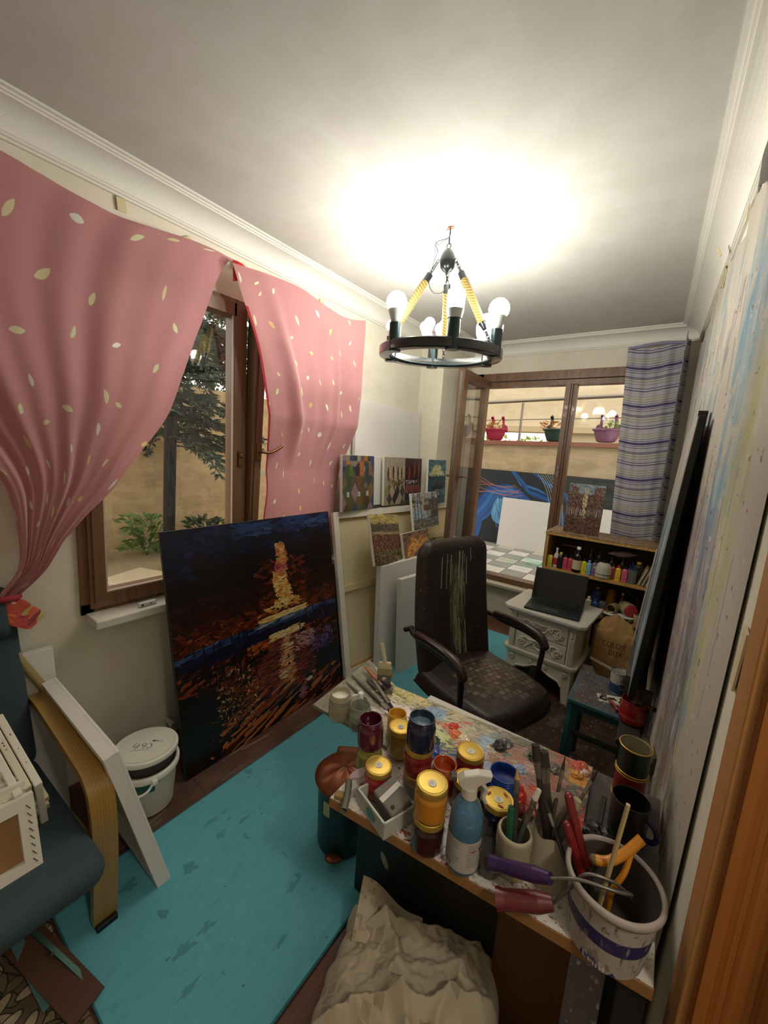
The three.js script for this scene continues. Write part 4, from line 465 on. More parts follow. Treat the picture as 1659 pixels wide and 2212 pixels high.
const ship = paintMat(380, 540, (g, w, h) => { strokes(g, 400, 0, 0, w, h * 0.4, ['#3c6a7a', '#4a7d88', '#5a8a8a', '#2f5a70'], 60, 22, 0.1, 0.6, 10); for (let i = 0; i < 140; i++) { const t = rnd(); blob(g, w * (0.5 + rnd(-0.38, 0.38) * (0.25 + t)), h * (0.12 + t * 0.25), rnd(10, 26), rnd(8, 16), vary(pick(['#d9cf96', '#c4b778', '#e6dfb2', '#a8a87e']), 10, 0.8)); } strokes(g, 500, 0, h * 0.38, w, h, ['#2a4a5c', '#1f3c4c', '#38606a', '#2c5052'], 60, 12, 0.02, 0.15, 10); g.fillStyle = '#1c2624'; g.beginPath(); g.moveTo(w * 0.2, h * 0.62); g.lineTo(w * 0.82, h * 0.54); g.lineTo(w * 0.76, h * 0.66); g.lineTo(w * 0.3, h * 0.71); g.fill(); g.fillStyle = '#3c3c34'; g.fillRect(w * 0.42, h * 0.5, w * 0.24, h * 0.08); g.fillStyle = '#2a2c2a'; g.fillRect(w * 0.52, h * 0.44, w * 0.05, h * 0.08); stroke(g, w * 0.6, h * 0.49, 60, 1.5, 4, '#20221f'); strokes(g, 60, w * 0.2, h * 0.68, w * 0.95, h * 0.8, ['#8fb0a4', '#c8d4c0', '#5a8a86'], 26, 6, 0.6, 0.9, 10); });
const field = paintMat(460, 470, (g, w, h) => { strokes(g, 260, 0, 0, w, h * 0.22, ['#b59a4a', '#c9ae58', '#9a8a50', '#8a8462'], 60, 14, 0.1, 0.5, 10); strokes(g, 300, 0, h * 0.2, w, h * 0.36, ['#5a5040', '#4a4238', '#6a6048', '#3c362e'], 40, 14, 0.3, 0.8, 10); stroke(g, w * 0.4, h * 0.24, 70, 1.57, 7, '#3a342c'); strokes(g, 60, 0, h * 0.35, w, h * 0.4, ['#8a7a5a', '#a0906c'], 70, 8, 0, 0.1, 10); for (let i = 0; i < 2200; i++) { const y = rnd(h * 0.4, h), k = y / h; stroke(g, rnd(w), y, rnd(5, 16), 1.57 + rnd(-0.6, 0.6), rnd(2, 5), vary(pick(k < 0.72 ? ['#7a3a28', '#6a2e22', '#8f5a38', '#5a3a28', '#a0603c', '#4a3828'] : ['#5a4a2a', '#8a7a3a', '#4a4428', '#6a3a2a', '#a8985a', '#3a3a28']), 14)); } for (let i = 0; i < 60; i++) blob(g, rnd(w), rnd(h * 0.42, h * 0.95), 3, 3, vary('#d8cdb0', 12)); });
const winter = paintMat(460, 400, (g, w, h) => { strokes(g, 340, 0, 0, w, h * 0.55, ['#8a94a0', '#a0a4a8', '#788490', '#9a9488'], 50, 16, 0.2, 0.6, 10); strokes(g, 200, 0, h * 0.5, w * 0.6, h * 0.72, ['#7f9ab0', '#92a8b8', '#6a8298'], 50, 10, 0, 0.2, 10); strokes(g, 260, w * 0.5, h * 0.2, w, h, ['#3c3a36', '#4c4640', '#5a5248', '#2c2a2a'], 40, 14, 1, 0.8, 10); strokes(g, 260, 0, h * 0.74, w, h, ['#4a4640', '#6a665e', '#8a867c', '#3a3834'], 44, 10, 0, 0.3, 10); g.fillStyle = '#5a3a30'; g.fillRect(w * 0.42, h * 0.34, w * 0.26, h * 0.16); g.fillStyle = '#8f7a6a'; g.fillRect(w * 0.44, h * 0.26, w * 0.2, h * 0.09); g.fillStyle = '#b8b4a8'; for (let k = 0; k < 4; k++) g.fillRect(w * 0.42, h * (0.52 + k * 0.045), w * 0.28, 7); for (const x of [0.08, 0.2, 0.3, 0.76, 0.82]) { stroke(g, w * x, h * 0.42, h * 0.8, 1.57 + rnd(-0.06, 0.06), rnd(7, 15), '#2e2826'); for (let k = 0; k < 12; k++) stroke(g, w * x + rnd(-30, 30), h * rnd(0.02, 0.3), 44, rnd(6.28), 2.5, '#3a3230'); } });
const glow = paintMat(420, 380, (g, w, h) => { strokes(g, 400, 0, 0, w, h, ['#6a5040', '#7d5a3a', '#584a44', '#8a6240'], 50, 18, -0.3, 0.5, 10); for (let i = 0; i < 260; i++) { const r = Math.pow(rnd(), 0.6), a = rnd(-1.3, 0.6); stroke(g, w * 0.55 + Math.cos(a) * r * w * 0.4 * pick([-1, 1]), h * 0.4 + Math.sin(a) * r * h * 0.3, 50, -0.5 + rnd(-0.5, 0.5), 10, vary(pick(['#c98a34', '#e0b458', '#a8642a', '#d99a3c', '#8a4a28']), 12, 0.85)); } strokes(g, 160, 0, h * 0.72, w, h, ['#5a2e22', '#7a4030', '#44241e', '#a8907c'], 44, 12, 0, 0.4, 10); });
painting('portrait_painting', 'small painting of three elongated faces with cups', [-1.805, 1.153, -2.04], [-1.805, 1.153, -2.40], [-1.83, 1.55, -2.02], threeFaces, 0.025, M.stretcher);
blank('narrow blank canvas wedged between the face paintings', [-1.885, 1.158, -2.40], [-1.885, 1.158, -2.72], [-1.90, 1.545, -2.385], 0.02);
painting('portrait_painting', 'small painting of four pale faces over diamonds', [-1.83, 1.156, -2.565], [-1.83, 1.156, -2.872], [-1.855, 1.548, -2.50], fourFaces, 0.022);
painting('portrait_painting', 'dark painting of red faces behind the winter scene', [-1.86, 1.156, -2.90], [-1.86, 1.156, -3.185], [-1.875, 1.545, -2.835], redFaces, 0.022);
painting('ship_painting', 'small blue painting of a ship under yellow clouds', [-1.70, 1.146, -3.04], [-1.70, 1.146, -3.37], [-1.722, 1.545, -2.99], ship, 0.02);
painting('field_painting', 'tilted painting of a red flower field, yellow sky', [-1.535, 0.815, -2.10], [-1.535, 0.775, -2.455], [-1.645, 1.165, -2.07], field, 0.022);
painting('winter_painting', 'grey winter painting of bare trees and a house', [-1.575, 0.985, -2.645], [-1.575, 0.985, -3.06], [-1.63, 1.275, -2.64], winter, 0.022);
painting('glow_painting', 'small orange sunset painting half behind the office chair', [-1.49, 0.655, -2.46], [-1.49, 0.655, -2.85], [-1.57, 0.985, -2.44], glow, 0.022);
blank('white canvas standing on the floor below the flower field', [-1.50, 0.002, -2.165], [-1.455, 0.002, -2.60], [-1.535, 0.80, -2.13], 0.045);
blank('shorter white canvas standing just behind the office chair', [-1.385, 0.002, -2.275], [-1.34, 0.002, -2.62], [-1.435, 0.705, -2.24], 0.04);
// ---------- rugs ----------
{
  const tex = canvasTex(1024, 2048, (g, w, h) => { g.fillStyle = '#5aa2b0'; g.fillRect(0, 0, w, h); for (let i = 0; i < 5200; i++) { g.fillStyle = vary(pick(['#5aa2b0', '#5298a6', '#64adba', '#4a8f9c']), 5, 0.16); g.fillRect(Math.floor(rnd(w) / 18) * 18, Math.floor(rnd(h) / 18) * 18, rnd(10, 30), rnd(10, 30)); } grain(g, w, h, 30000, ['#4c8c98', '#70b8c2'], 2, 0.35); for (let i = 0; i < 70; i++) blob(g, rnd(w), rnd(h), rnd(4, 26), rnd(3, 20), vary('#2a6068', 10, 0.35), 0.9); for (let i = 0; i < 18; i++) blob(g, w * rnd(0.8, 1), h * rnd(0.55, 0.95), rnd(6, 24), rnd(10, 50), vary('#2d5c62', 8, 0.5), 0.9); for (let i = 0; i < 60; i++) blob(g, rnd(w), rnd(h), rnd(1, 4), rnd(1, 5), vary('#24444a', 10, 0.7), 0.8); }, { clamp: true });
  const r = thing('turquoise_rug', 'long turquoise rug running from the armchair to the window', 'rug', [-1.08, 0, -1.88]);
  const s = new THREE.Shape(), x = 0.4, z = 1.58, c = 0.1; s.moveTo(-x, -z); s.lineTo(x, -z); s.lineTo(x, z - c); s.quadraticCurveTo(x, z, x - c, z); s.lineTo(-x, z); s.lineTo(-x, -z);
  const g = new THREE.ExtrudeGeometry(s, { depth: 0.006, bevelEnabled: true, bevelSize: 0.003, bevelThickness: 0.002, bevelSegments: 2 }); g.rotateX(-Math.PI / 2); g.translate(0, 0.002, 0); const p = g.attributes.position, u = new Float32Array(p.count * 2); for (let i = 0; i < p.count; i++) { u[2 * i] = (p.getX(i) + 0.41) / 0.82; u[2 * i + 1] = (p.getZ(i) + 1.59) / 3.18; } g.setAttribute('uv', new THREE.BufferAttribute(u, 2));
  part(r, 'pile', g, mat('#ffffff', 0.95, { map: tex, sheen: 0.3, sheenColor: new THREE.Color('#5fb0ba') })); part(r, 'bound_edge', [rod([0.405, 0.006, -1.5], [0.405, 0.006, 1.58], 0.004), rod([-0.405, 0.006, -1.58], [-0.405, 0.006, 1.58], 0.004), rod([-0.4, 0.006, 1.583], [0.4, 0.006, 1.583], 0.004)], mat('#2d6a72', 0.9));
  const pt = canvasTex(1024, 1024, (g, w, h) => { g.fillStyle = '#5c4c38'; g.fillRect(0, 0, w, h); for (let i = 0; i < 130; i++) { const x = rnd(w), y = rnd(h), c = pick(['#9a8a68', '#8a7a5a', '#a89674', '#6a5a44', '#b0a080']); for (let k = 0; k < 5; k++) { g.save(); g.translate(x, y); g.rotate(k * 1.25 + x); g.fillStyle = vary(c, 10, 0.9); g.beginPath(); g.ellipse(34, 0, 38, 17, 0, 0, 7); g.fill(); g.strokeStyle = '#2c241c'; g.lineWidth = 4; g.stroke(); g.restore(); } } for (let i = 0; i < 90; i++) stroke(g, rnd(w), rnd(h), rnd(50, 160), rnd(6), rnd(4, 12), vary('#2a2019', 8, 0.8)); grain(g, w, h, 20000, ['#4a3c2c', '#7a6a50'], 3, 0.3); });
  solo('patterned_rug', 'brown and cream leaf-patterned rug under the armchair', 'rug', worldUV(rb(1.3, 0.008, 0.77, 0.003, -1.32, 0.005, 0.1), 'xz', 1.1), mat('#ffffff', 0.95, { map: pt }));
}
// ---------- armchair ----------
const cushionMat = mat('#34434a', 0.95, { bumpMap: plasterBump, bumpScale: 0.0012, sheen: 0.2, sheenColor: new THREE.Color('#5b6d72') });
{
  const a = thing('armchair', 'bentwood armchair with dark blue cushions, loaded with canvases', 'armchair', [-1.55, 0, -0.07]);
  const gold = mat('#ffffff', 0.35, { map: woodTex('#a07c3c', '#866428'), clearcoat: 0.4, clearcoatRoughness: 0.25 });
  const path = [[-0.42, 0.28], [-0.41, 0.44], [-0.37, 0.535], [-0.28, 0.565], [-0.1, 0.562], [0.12, 0.55], [0.215, 0.54], [0.262, 0.51], [0.28, 0.45], [0.282, 0.3], [0.262, 0.12], [0.25, 0.025]];
  const ribbon = (zc) => { const c = new THREE.CatmullRomCurve3(path.map(([x, y]) => V(x, y, 0)), false, 'centripetal'), n = 70, t = 0.013, hw = 0.034, pos = [], uv = [], idx = []; for (let i = 0; i <= n; i++) { const p = c.getPointAt(i / n), d = c.getTangentAt(i / n), nx = -d.y, ny = d.x; [[t, -hw], [t, hw], [t, hw], [-t, hw], [-t, hw], [-t, -hw], [-t, -hw], [t, -hw]].forEach(([o, z], k) => { pos.push(p.x + nx * o, p.y + ny * o, zc + z); uv.push((k % 2) * 0.3 + k * 0.1, i / n); }); } for (let i = 0; i < n; i++) for (let k = 0; k < 8; k += 2) { const q = i * 8 + k, r = q + 8; idx.push(q, q + 1, r, q + 1, r + 1, r); } const g = new THREE.BufferGeometry(); g.setAttribute('position', new THREE.Float32BufferAttribute(pos, 3)); g.setAttribute('uv', new THREE.Float32BufferAttribute(uv, 2)); g.setIndex(idx); g.computeVertexNormals(); return g; };
  for (const z of [-0.325, 0.325]) { part(a, 'arm_frame', ribbon(z), gold); part(a, 'foot_pad', rb(0.06, 0.022, 0.06, 0.004, 0.25, 0.016, z), M.black); part(a, 'rear_leg', bar([-0.415, 0.31, z], [-0.30, 0.005, z], 0.026, 0.06, [0, 0, 1]), gold); part(a, 'side_rail', bar([0.27, 0.33, z * 0.91], [-0.36, 0.20, z * 0.91], 0.05, 0.02, [0, 0, 1]), gold); }
  part(a, 'front_rail', [bar([0.245, 0.30, -0.30], [0.245, 0.30, 0.30], 0.03, 0.05), bar([-0.3, 0.22, -0.3], [-0.3, 0.22, 0.3], 0.03, 0.05)], gold);
  const pad = (w, l, t, m) => { const g = new RoundedBoxGeometry(l, t, w, 6, t * 0.48), p = g.attributes.position; for (let i = 0; i < p.count; i++) { const x = p.getX(i), z = p.getZ(i); if (p.getY(i) > 0) p.setY(i, p.getY(i) + 0.006 * noise(x * 9, z * 9) - 0.004); } g.computeVertexNormals(); return g; };
  part(a, 'seat_cushion', at(pad(0.58, 0.72, 0.10), 0.075, 0.352, 0, 0, 0, 0.1), cushionMat);
  part(a, 'back_cushion', at(pad(0.58, 0.62, 0.10), -0.335, 0.63, 0, 0, 0, -1.28), cushionMat);
  part(a, 'head_cushion', at(pad(0.58, 0.2, 0.12), -0.385, 0.91, 0, 0, 0, -1.25), cushionMat);
  part(a, 'paint_drips', [[0.36, 0.05], [0.40, 0.13], [0.2, -0.2], [0.3, 0.2]].map(([x, z]) => at(new THREE.SphereGeometry(1, 12, 8).scale(0.012, 0.002, 0.006), x, 0.352 + 0.043 + (x - 0.075) * 0.1, z, 0, x * 9)), mat('#cfc49a', 0.6));
}
// canvases lying on the armchair
{
  const b = thing('canvas_bundle', 'bundle of small canvases taped together on the armchair', 'canvas bundle', [-1.545, 0.415, -0.225], 0.0); b.scale.setScalar(0.92);
  const inner = new THREE.Group(); inner.name = 'panels'; inner.rotation.set(0.15, 0.05, -0.42); b.add(inner);
  for (let i = 0; i < 6; i++) part(inner, 'panel', rb(0.30, 0.30 - (i % 3) * 0.012, 0.02, 0.004, (i % 2) * 0.008, 0.16, 0.062 - i * 0.0235), i % 2 ? M.stretcher : mat('#cfc7b2', 0.8));
  part(inner, 'tape', [rb(0.31, 0.03, 0.15, 0.003, 0, 0.13, 0), rb(0.312, 0.022, 0.152, 0.003, 0, 0.165, 0, 0, 0, 0.08)], mat('#d2caa0', 0.35, { transmission: 0.4 }));
  part(inner, 'spatter', Array.from({ length: 34 }, () => at(new THREE.SphereGeometry(1, 8, 6).scale(rnd(0.0015, 0.004), 0.0012, rnd(0.0015, 0.004)), rnd(-0.13, 0.14), 0.311 - 0.006, 0.062 - Math.floor(rnd(6)) * 0.0235)), mat('#6a2f4a', 0.6));
  for (let k = 0; k < 4; k++) {
    const o = thing('small_canvas', ['small turned canvas with brown back, front of the armchair stack', 'second small canvas in the armchair stack', 'third small canvas in the armchair stack', 'rearmost small canvas in the armchair stack'][k], 'canvas', [0, 0, 0], 0, 'small canvases stacked on the armchair seat');
    const dx = -0.032 * k, { w, h } = setQuad(o, [-1.235 + dx, 0.412 - k * 0.003, 0.06], [-1.235 + dx, 0.412 - k * 0.003, -0.243 + 0.01 * k], [-1.285 + dx, 0.612 + 0.012 * (k % 2) + 0.01 * k, 0.06]), f = 0.035;
    part(o, 'stretcher', [bx(w, f, 0.02, 0, f / 2, -0.01), bx(w, f, 0.02, 0, h - f / 2, -0.01), bx(f, h - 2 * f, 0.02, -w / 2 + f / 2, h / 2, -0.01), bx(f, h - 2 * f, 0.02, w / 2 - f / 2, h / 2, -0.01), bx(0.028, h - 2 * f, 0.018, 0.03, h / 2, -0.01)], M.stretcher);
    part(o, 'raw_canvas', bx(w - 0.004, h - 0.004, 0.004, 0, h / 2, -0.02), mat('#8c6a42', 0.9));
    if (!k) part(o, 'staples', Array.from({ length: 8 }, (_, i) => bx(0.002, 0.016, 0.0015, w / 2 - 0.014, 0.03 + i * (h - 0.06) / 7, 0.001, 0, 0, 0.5)), M.steel);
  }
}
blank('white canvas leaning against the armchair arm, seen from behind', [-1.262, 0.009, -0.592], [-1.86, 0.009, -0.592], [-1.285, 0.625, -0.445], 0.045);
blank('white canvas between the armchair and the left wall', [-1.83, 0.009, -0.12], [-1.83, 0.009, -0.46], [-1.93, 0.72, -0.12], 0.04);
solo('wooden_pole', 'pale round wooden pole leaning on the left wall', 'pole', rod([-1.905, 0.78, -0.325], [-1.86, 0.012, -0.66], 0.0155), mat('#ffffff', 0.6, { map: woodTex('#a89468', '#8c7748') }));
{ // folded stand in the near corner
  const s = thing('folding_stand', 'folded stand with teal metal legs and a brown board', 'stand', [-1.25, 0.009, -0.2]); const teal = mat('#4a6f70', 0.45, { metalness: 0.4 });
  part(s, 'leg', bar([-0.21, 0.14, 0.02], [0.07, 0.005, -0.02], 0.028, 0.006, [0.3, 1, 0]), teal); part(s, 'leg', bar([-0.19, 0.15, 0.01], [0.15, 0.012, -0.115], 0.012, 0.01), mat('#3c5a50', 0.4, { metalness: 0.5 }));
  part(s, 'board', bar([-0.2, 0.11, 0.015], [0.16, 0.012, -0.085], 0.085, 0.012, [0.2, 1, 0.2]), mat('#4a2c1c', 0.5)); part(s, 'hinge', [rod([-0.03, 0.06, -0.04], [0.0, 0.085, -0.05], 0.004)], M.steel);
}
// ---------- bucket with lid ----------
{
  const b = thing('plastic_bucket', 'white plastic bucket with teal print under the window', 'bucket', [-1.655, 0.002, -0.69]);
  const bt = canvasTex(1024, 256, (g, w, h) => { g.fillStyle = '#c9c6b4'; g.fillRect(0, 0, w, h); g.fillStyle = '#0f5a4e'; g.fillRect(w * 0.02, h * 0.05, w * 0.2, h * 0.42); g.fillRect(w * 0.62, h * 0.05, w * 0.36, h * 0.42); g.fillStyle = '#1f8a72'; g.fillRect(w * 0.62, h * 0.36, w * 0.36, h * 0.06); grain(g, w, h, 3000, ['#b5b2a2'], 3, 0.3); });
  part(b, 'body', lathe([[0, 0], [0.088, 0], [0.094, 0.006], [0.113, 0.20], [0.108, 0.20], [0.09, 0.01]], 48), mat('#ffffff', 0.35, { map: bt, transmission: 0.25 }));
  part(b, 'rim', at(lathe([[0.106, 0.176], [0.119, 0.178], [0.122, 0.187], [0.122, 0.203], [0.118, 0.209], [0.106, 0.209], [0.106, 0.176]], 48), 0, 0, 0), mat('#dcdace', 0.35));
  part(b, 'handle', [tube([[0.118, 0.185, 0.03], [0.125, 0.165, 0.06], [0.10, 0.15, 0.1], [0.05, 0.146, 0.128], [-0.02, 0.15, 0.135], [-0.08, 0.163, 0.11], [-0.118, 0.185, 0.04]], 0.005, 50, 8), rb(0.03, 0.02, 0.02, 0.004, 0.118, 0.19, 0.03)], mat('#dcdace', 0.35));
  const lt = canvasTex(512, 512, (g, w, h) => { g.fillStyle = '#d6d3c6'; g.fillRect(0, 0, w, h); g.strokeStyle = '#4a3f68'; g.lineWidth = 5; g.lineCap = 'round'; g.save(); g.translate(w * 0.26, h * 0.46); g.rotate(-0.1); g.scale(1.6, 1.6); g.beginPath(); g.moveTo(8, 0); g.quadraticCurveTo(-4, 34, 4, 36); g.lineTo(36, 30); g.moveTo(30, 10); g.lineTo(22, 62); g.stroke(); g.beginPath(); g.ellipse(62, 14, 12, 12, 0, 0, 7); g.moveTo(74, 14); g.lineTo(66, 52); g.moveTo(88, 4); g.quadraticCurveTo(112, 0, 104, 18); g.quadraticCurveTo(122, 26, 108, 44); g.quadraticCurveTo(94, 52, 88, 42); g.stroke(); g.lineWidth = 3; g.beginPath(); g.moveTo(0, 74); g.lineTo(110, 60); g.stroke(); g.restore(); g.fillStyle = '#3a342c'; g.fillRect(w * 0.55, h * 0.33, 34, 22); g.fillStyle = '#8a8678'; g.fillRect(w * 0.63, h * 0.33, 26, 22); g.fillStyle = '#aaa698'; g.fillRect(w * 0.70, h * 0.34, 30, 18); grain(g, w, h, 3000, ['#c2bfb2', '#e2dfd4'], 3, 0.4); }, { clamp: true });
  const lid = thing('bucket_lid', 'white bucket lid marked 493 lying askew on top', 'lid', [-1.658, 0.272, -0.685]); lid.rotation.set(-0.07, 0.63, 0.05);
  part(lid, 'plate', lathe([[0, 0.004], [0.106, 0.004], [0.112, 0.009], [0.121, 0.009], [0.124, 0.004], [0.124, -0.012], [0.119, -0.012], [0.118, 0], [0, 0]], 48), mat('#d6d3c6', 0.4));
  part(lid, 'lid_print', at(new THREE.CircleGeometry(0.105, 40), 0, 0.0052, 0, -Math.PI / 2), mat('#ffffff', 0.45, { map: lt }));
  const inn = thing('inner_pail', 'dark brown pail standing inside the white bucket', 'pail', [-1.655, 0.012, -0.69]); part(inn, 'wall', lathe([[0, 0], [0.085, 0], [0.101, 0.243], [0.096, 0.243], [0.08, 0.01]], 40), mat('#3a322c', 0.6)); part(inn, 'filling', cyl(0.09, 0.09, 0.004, 0, 0.2, 0), mat('#2a2420', 0.5));
}
solo('pipe_stub', 'short capped water pipe at the foot of the wall', 'pipe', [rod([-2.0, 0.10, -0.93], [-1.93, 0.10, -0.93], 0.014), rod([-1.94, 0.10, -0.93], [-1.915, 0.10, -0.93], 0.019)], mat('#b9b6a2', 0.5));
{ const c = thing('white_gadget', 'small white box with blue mark on the window sill', 'box', [-1.905, 0.806, -0.81], 0.06); part(c, 'case', rb(0.022, 0.018, 0.075, 0.004, 0, 0.009, 0), mat('#d8d8d4', 0.4)); part(c, 'blue_mark', [bx(0.0008, 0.012, 0.012, 0.0112, 0.009, 0.026), bx(0.0008, 0.004, 0.01, 0.0112, 0.009, -0.012)], mat('#3a5a86', 0.5)); }
// ---------- office chair ----------
{
  const c = thing('office_chair', 'dark brown office chair with paint drips, facing the easel', 'office chair', [-0.646, 0, -1.903], 1.231);
  const leather = '#2b1d18', drip = (g, w, h, x, y, L, wd, col) => { g.strokeStyle = col; g.lineWidth = wd; g.lineCap = 'round'; g.beginPath(); g.moveTo(x, y); g.bezierCurveTo(x + rnd(-5, 5), y + L * 0.3, x + rnd(-6, 6), y + L * 0.7, x + rnd(-5, 5), y + L); g.stroke(); };
  const worn = (g, w, h) => { g.fillStyle = leather; g.fillRect(0, 0, w, h); for (let i = 0; i < 300; i++) blob(g, rnd(w), rnd(h), rnd(10, 60), rnd(10, 60), vary(pick(['#2b1d18', '#231713', '#34231d', '#1c1413']), 6, 0.3), 0.5); for (let y = 0; y < h; y += 22) for (let x = 0; x < w; x += 26) { if (rnd() < 0.35) { g.strokeStyle = vary('#4a352a', 12, 0.28); g.lineWidth = 1.2; g.strokeRect(x + (y / 22 % 2) * 8, y, 24, 20); } } };
  const backT = canvasTex(768, 1024, (g, w, h) => { worn(g, w, h); for (let i = 0; i < 230; i++) drip(g, w, h, w * (0.52 + 0.13 * (rnd() + rnd() - 1)), h * rnd(0.08, 0.78), h * rnd(0.03, 0.2), rnd(2, 12), vary(pick(['#a8a583', '#8f8c6c', '#bdb993', '#6c6a52', '#5a5844', '#4a4638']), 14, 0.6)); for (const [x, y, L, q] of [[0.28, 0.13, 0.22, 9], [0.36, 0.11, 0.25, 7], [0.42, 0.12, 0.2, 10], [0.55, 0.1, 0.2, 12], [0.6, 0.1, 0.3, 9], [0.66, 0.15, 0.2, 7], [0.72, 0.08, 0.1, 6], [0.55, 0.6, 0.3, 8], [0.63, 0.62, 0.28, 7], [0.5, 0.5, 0.25, 7]]) drip(g, w, h, w * x, h * y, h * L, q, '#b5b28c'); for (let i = 0; i < 110; i++) blob(g, rnd(w), rnd(h), rnd(1.5, 5), rnd(1.5, 6), vary('#a49f88', 24, 0.8), 0.6, 8); }, { clamp: true });
  const seatT = canvasTex(768, 768, (g, w, h) => { worn(g, w, h); for (let i = 0; i < 120; i++) blob(g, w * (0.42 + rnd(-0.2, 0.2)), h * (0.5 + rnd(-0.2, 0.2)), rnd(8, 34), rnd(8, 34), vary(pick(['#8a6a2a', '#6a5226', '#5a4428', '#9a7c38']), 12, 0.14), 0.6); for (let y = 0.15; y < 0.86; y += 0.058) for (let x = 0.1; x < 0.9; x += 0.064) { const d = Math.hypot(x - 0.52, y - 0.52) + rnd(-0.1, 0.1); if (d > 0.36) continue; g.fillStyle = vary(pick(['#6a5a52', '#8a7a6e', '#4f3f38', '#78685e', '#a08f80']), 14, 0.72 - d * 0.7); g.fillRect(w * (x + (Math.round(y / 0.058) % 2) * 0.03), h * y, w * 0.05, h * 0.045); } for (let i = 0; i < 160; i++) stroke(g, w * rnd(0.1, 0.9), h * rnd(0.7, 0.98), rnd(4, 18), rnd(1, 2), rnd(1, 2.5), vary('#a8905a', 20, 0.6)); for (let i = 0; i < 40; i++) blob(g, rnd(w), rnd(h), rnd(2, 6), rnd(2, 5), vary('#b5ad8c', 24, 0.7), 0.7, 8); }, { clamp: true });
  const lm = (map) => mat('#ffffff', 0.42, { map, clearcoat: 0.15, clearcoatRoughness: 0.4 }), plain = mat(leather, 0.5), metal = mat('#15120f', 0.45);
  const pillow = (W, H, t, wf, bow) => { const f = (s) => (u, v) => { const x = (u - 0.5) * 2, y = v; const ww = W * wf(y), e = Math.min(1, Math.min(1 - Math.abs(x), 1) / 0.16), ev = Math.min(1, Math.min(y, 1 - y) / 0.09), prof = Math.sqrt(Math.max(0, 1 - (1 - e) ** 2)) * Math.sqrt(Math.max(0, 1 - (1 - ev) ** 2)); return [x * ww / 2, y * H, s * t / 2 * prof + bow(x, y)]; }; return [f(1), f(-1)]; };
  const wf = (y) => { const w = 0.94 - 0.1 * Math.abs(y - 0.35), r = 0.13; return y > 1 - r ? w - 0.26 * (1 - Math.sqrt(Math.max(0, 1 - ((y - 1 + r) / r) ** 2))) : y < 0.06 ? w - 0.1 * (1 - y / 0.06) : w; };
  const [bf, bb] = pillow(0.56, 0.76, 0.10, wf, (x, y) => 0.03 * x * x - 0.02 * Math.sin(y * Math.PI));
  const B = new THREE.Group(); B.name = 'backrest'; B.position.set(0, 0.385, -0.215); B.rotation.x = -0.15; c.add(B);
  part(B, 'front_upholstery', surf((u, v) => bf(u, 1 - v), 40, 60), lm(backT)); part(B, 'back_shell', surf((u, v) => bb(u, 1 - v), 40, 60), plain);
  const sf = (u, v) => { const x = (u - 0.5) * 2, z = (v - 0.5) * 2, ww = 0.56 * (1 - 0.13 * Math.max(0, z) ** 3 - 0.02 * z * z), r = Math.min(1, (1 - Math.abs(x)) / 0.2), q = Math.min(1, (1 - Math.abs(z)) / 0.2), pr = Math.sqrt(1 - (1 - r) ** 2) * Math.sqrt(1 - (1 - q) ** 2); return [x * ww / 2, 0.388 + 0.085 * pr + 0.012 * Math.cos(x * 3) - 0.02 * z * z * z, 0.02 + z * 0.255 * (1 - 0.06 * x * x * (z > 0 ? 1 : 0)) + (z > 0 ? 0.03 * (1 - x * x) * z : 0)]; };
  part(c, 'seat', surf(sf, 48, 48), lm(seatT)); part(c, 'seat_pan', surf((u, v) => { const p = sf(u, v), x = (u - 0.5) * 2, z = (v - 0.5) * 2, k = Math.sqrt(Math.max(0, 1 - x ** 6)) * Math.sqrt(Math.max(0, 1 - z ** 6)); return [p[0], 0.392 - 0.045 * k, p[2]]; }, 30, 30), plain);
  const padM = mat('#2f1a16', 0.3, { clearcoat: 0.4 });
  for (const s of [-1, 1]) {
    const arm = new THREE.Group(); arm.name = 'armrest'; c.add(arm);
    part(arm, 'frame', tube([[s * 0.26, 0.66, -0.30], [s * 0.295, 0.665, -0.25], [s * 0.305, 0.655, -0.15], [s * 0.31, 0.648, 0.06], [s * 0.31, 0.62, 0.12], [s * 0.30, 0.5, 0.125], [s * 0.285, 0.395, 0.115], [s * 0.2, 0.365, 0.1]], 0.014, 60, 8), metal);
    part(arm, 'pad', tube([[s * 0.303, 0.675, -0.19], [s * 0.308, 0.683, -0.1], [s * 0.31, 0.678, 0.03], [s * 0.311, 0.655, 0.11], [s * 0.31, 0.62, 0.135]], 0.024, 40, 12), padM);
    part(arm, 'pad_end', at(new THREE.SphereGeometry(0.024, 14, 10), s * 0.303, 0.675, -0.19), padM); part(arm, 'pad_end', at(new THREE.SphereGeometry(0.024, 14, 10), s * 0.31, 0.62, 0.135), padM);
    part(arm, 'bolt', rod([s * 0.25, 0.66, -0.30], [s * 0.305, 0.66, -0.30], 0.013), metal);
  }
  part(c, 'column', [cyl(0.028, 0.028, 0.2, 0, 0.26, 0), cyl(0.038, 0.042, 0.14, 0, 0.16, 0), rb(0.2, 0.035, 0.2, 0.01, 0, 0.345, 0)], metal);
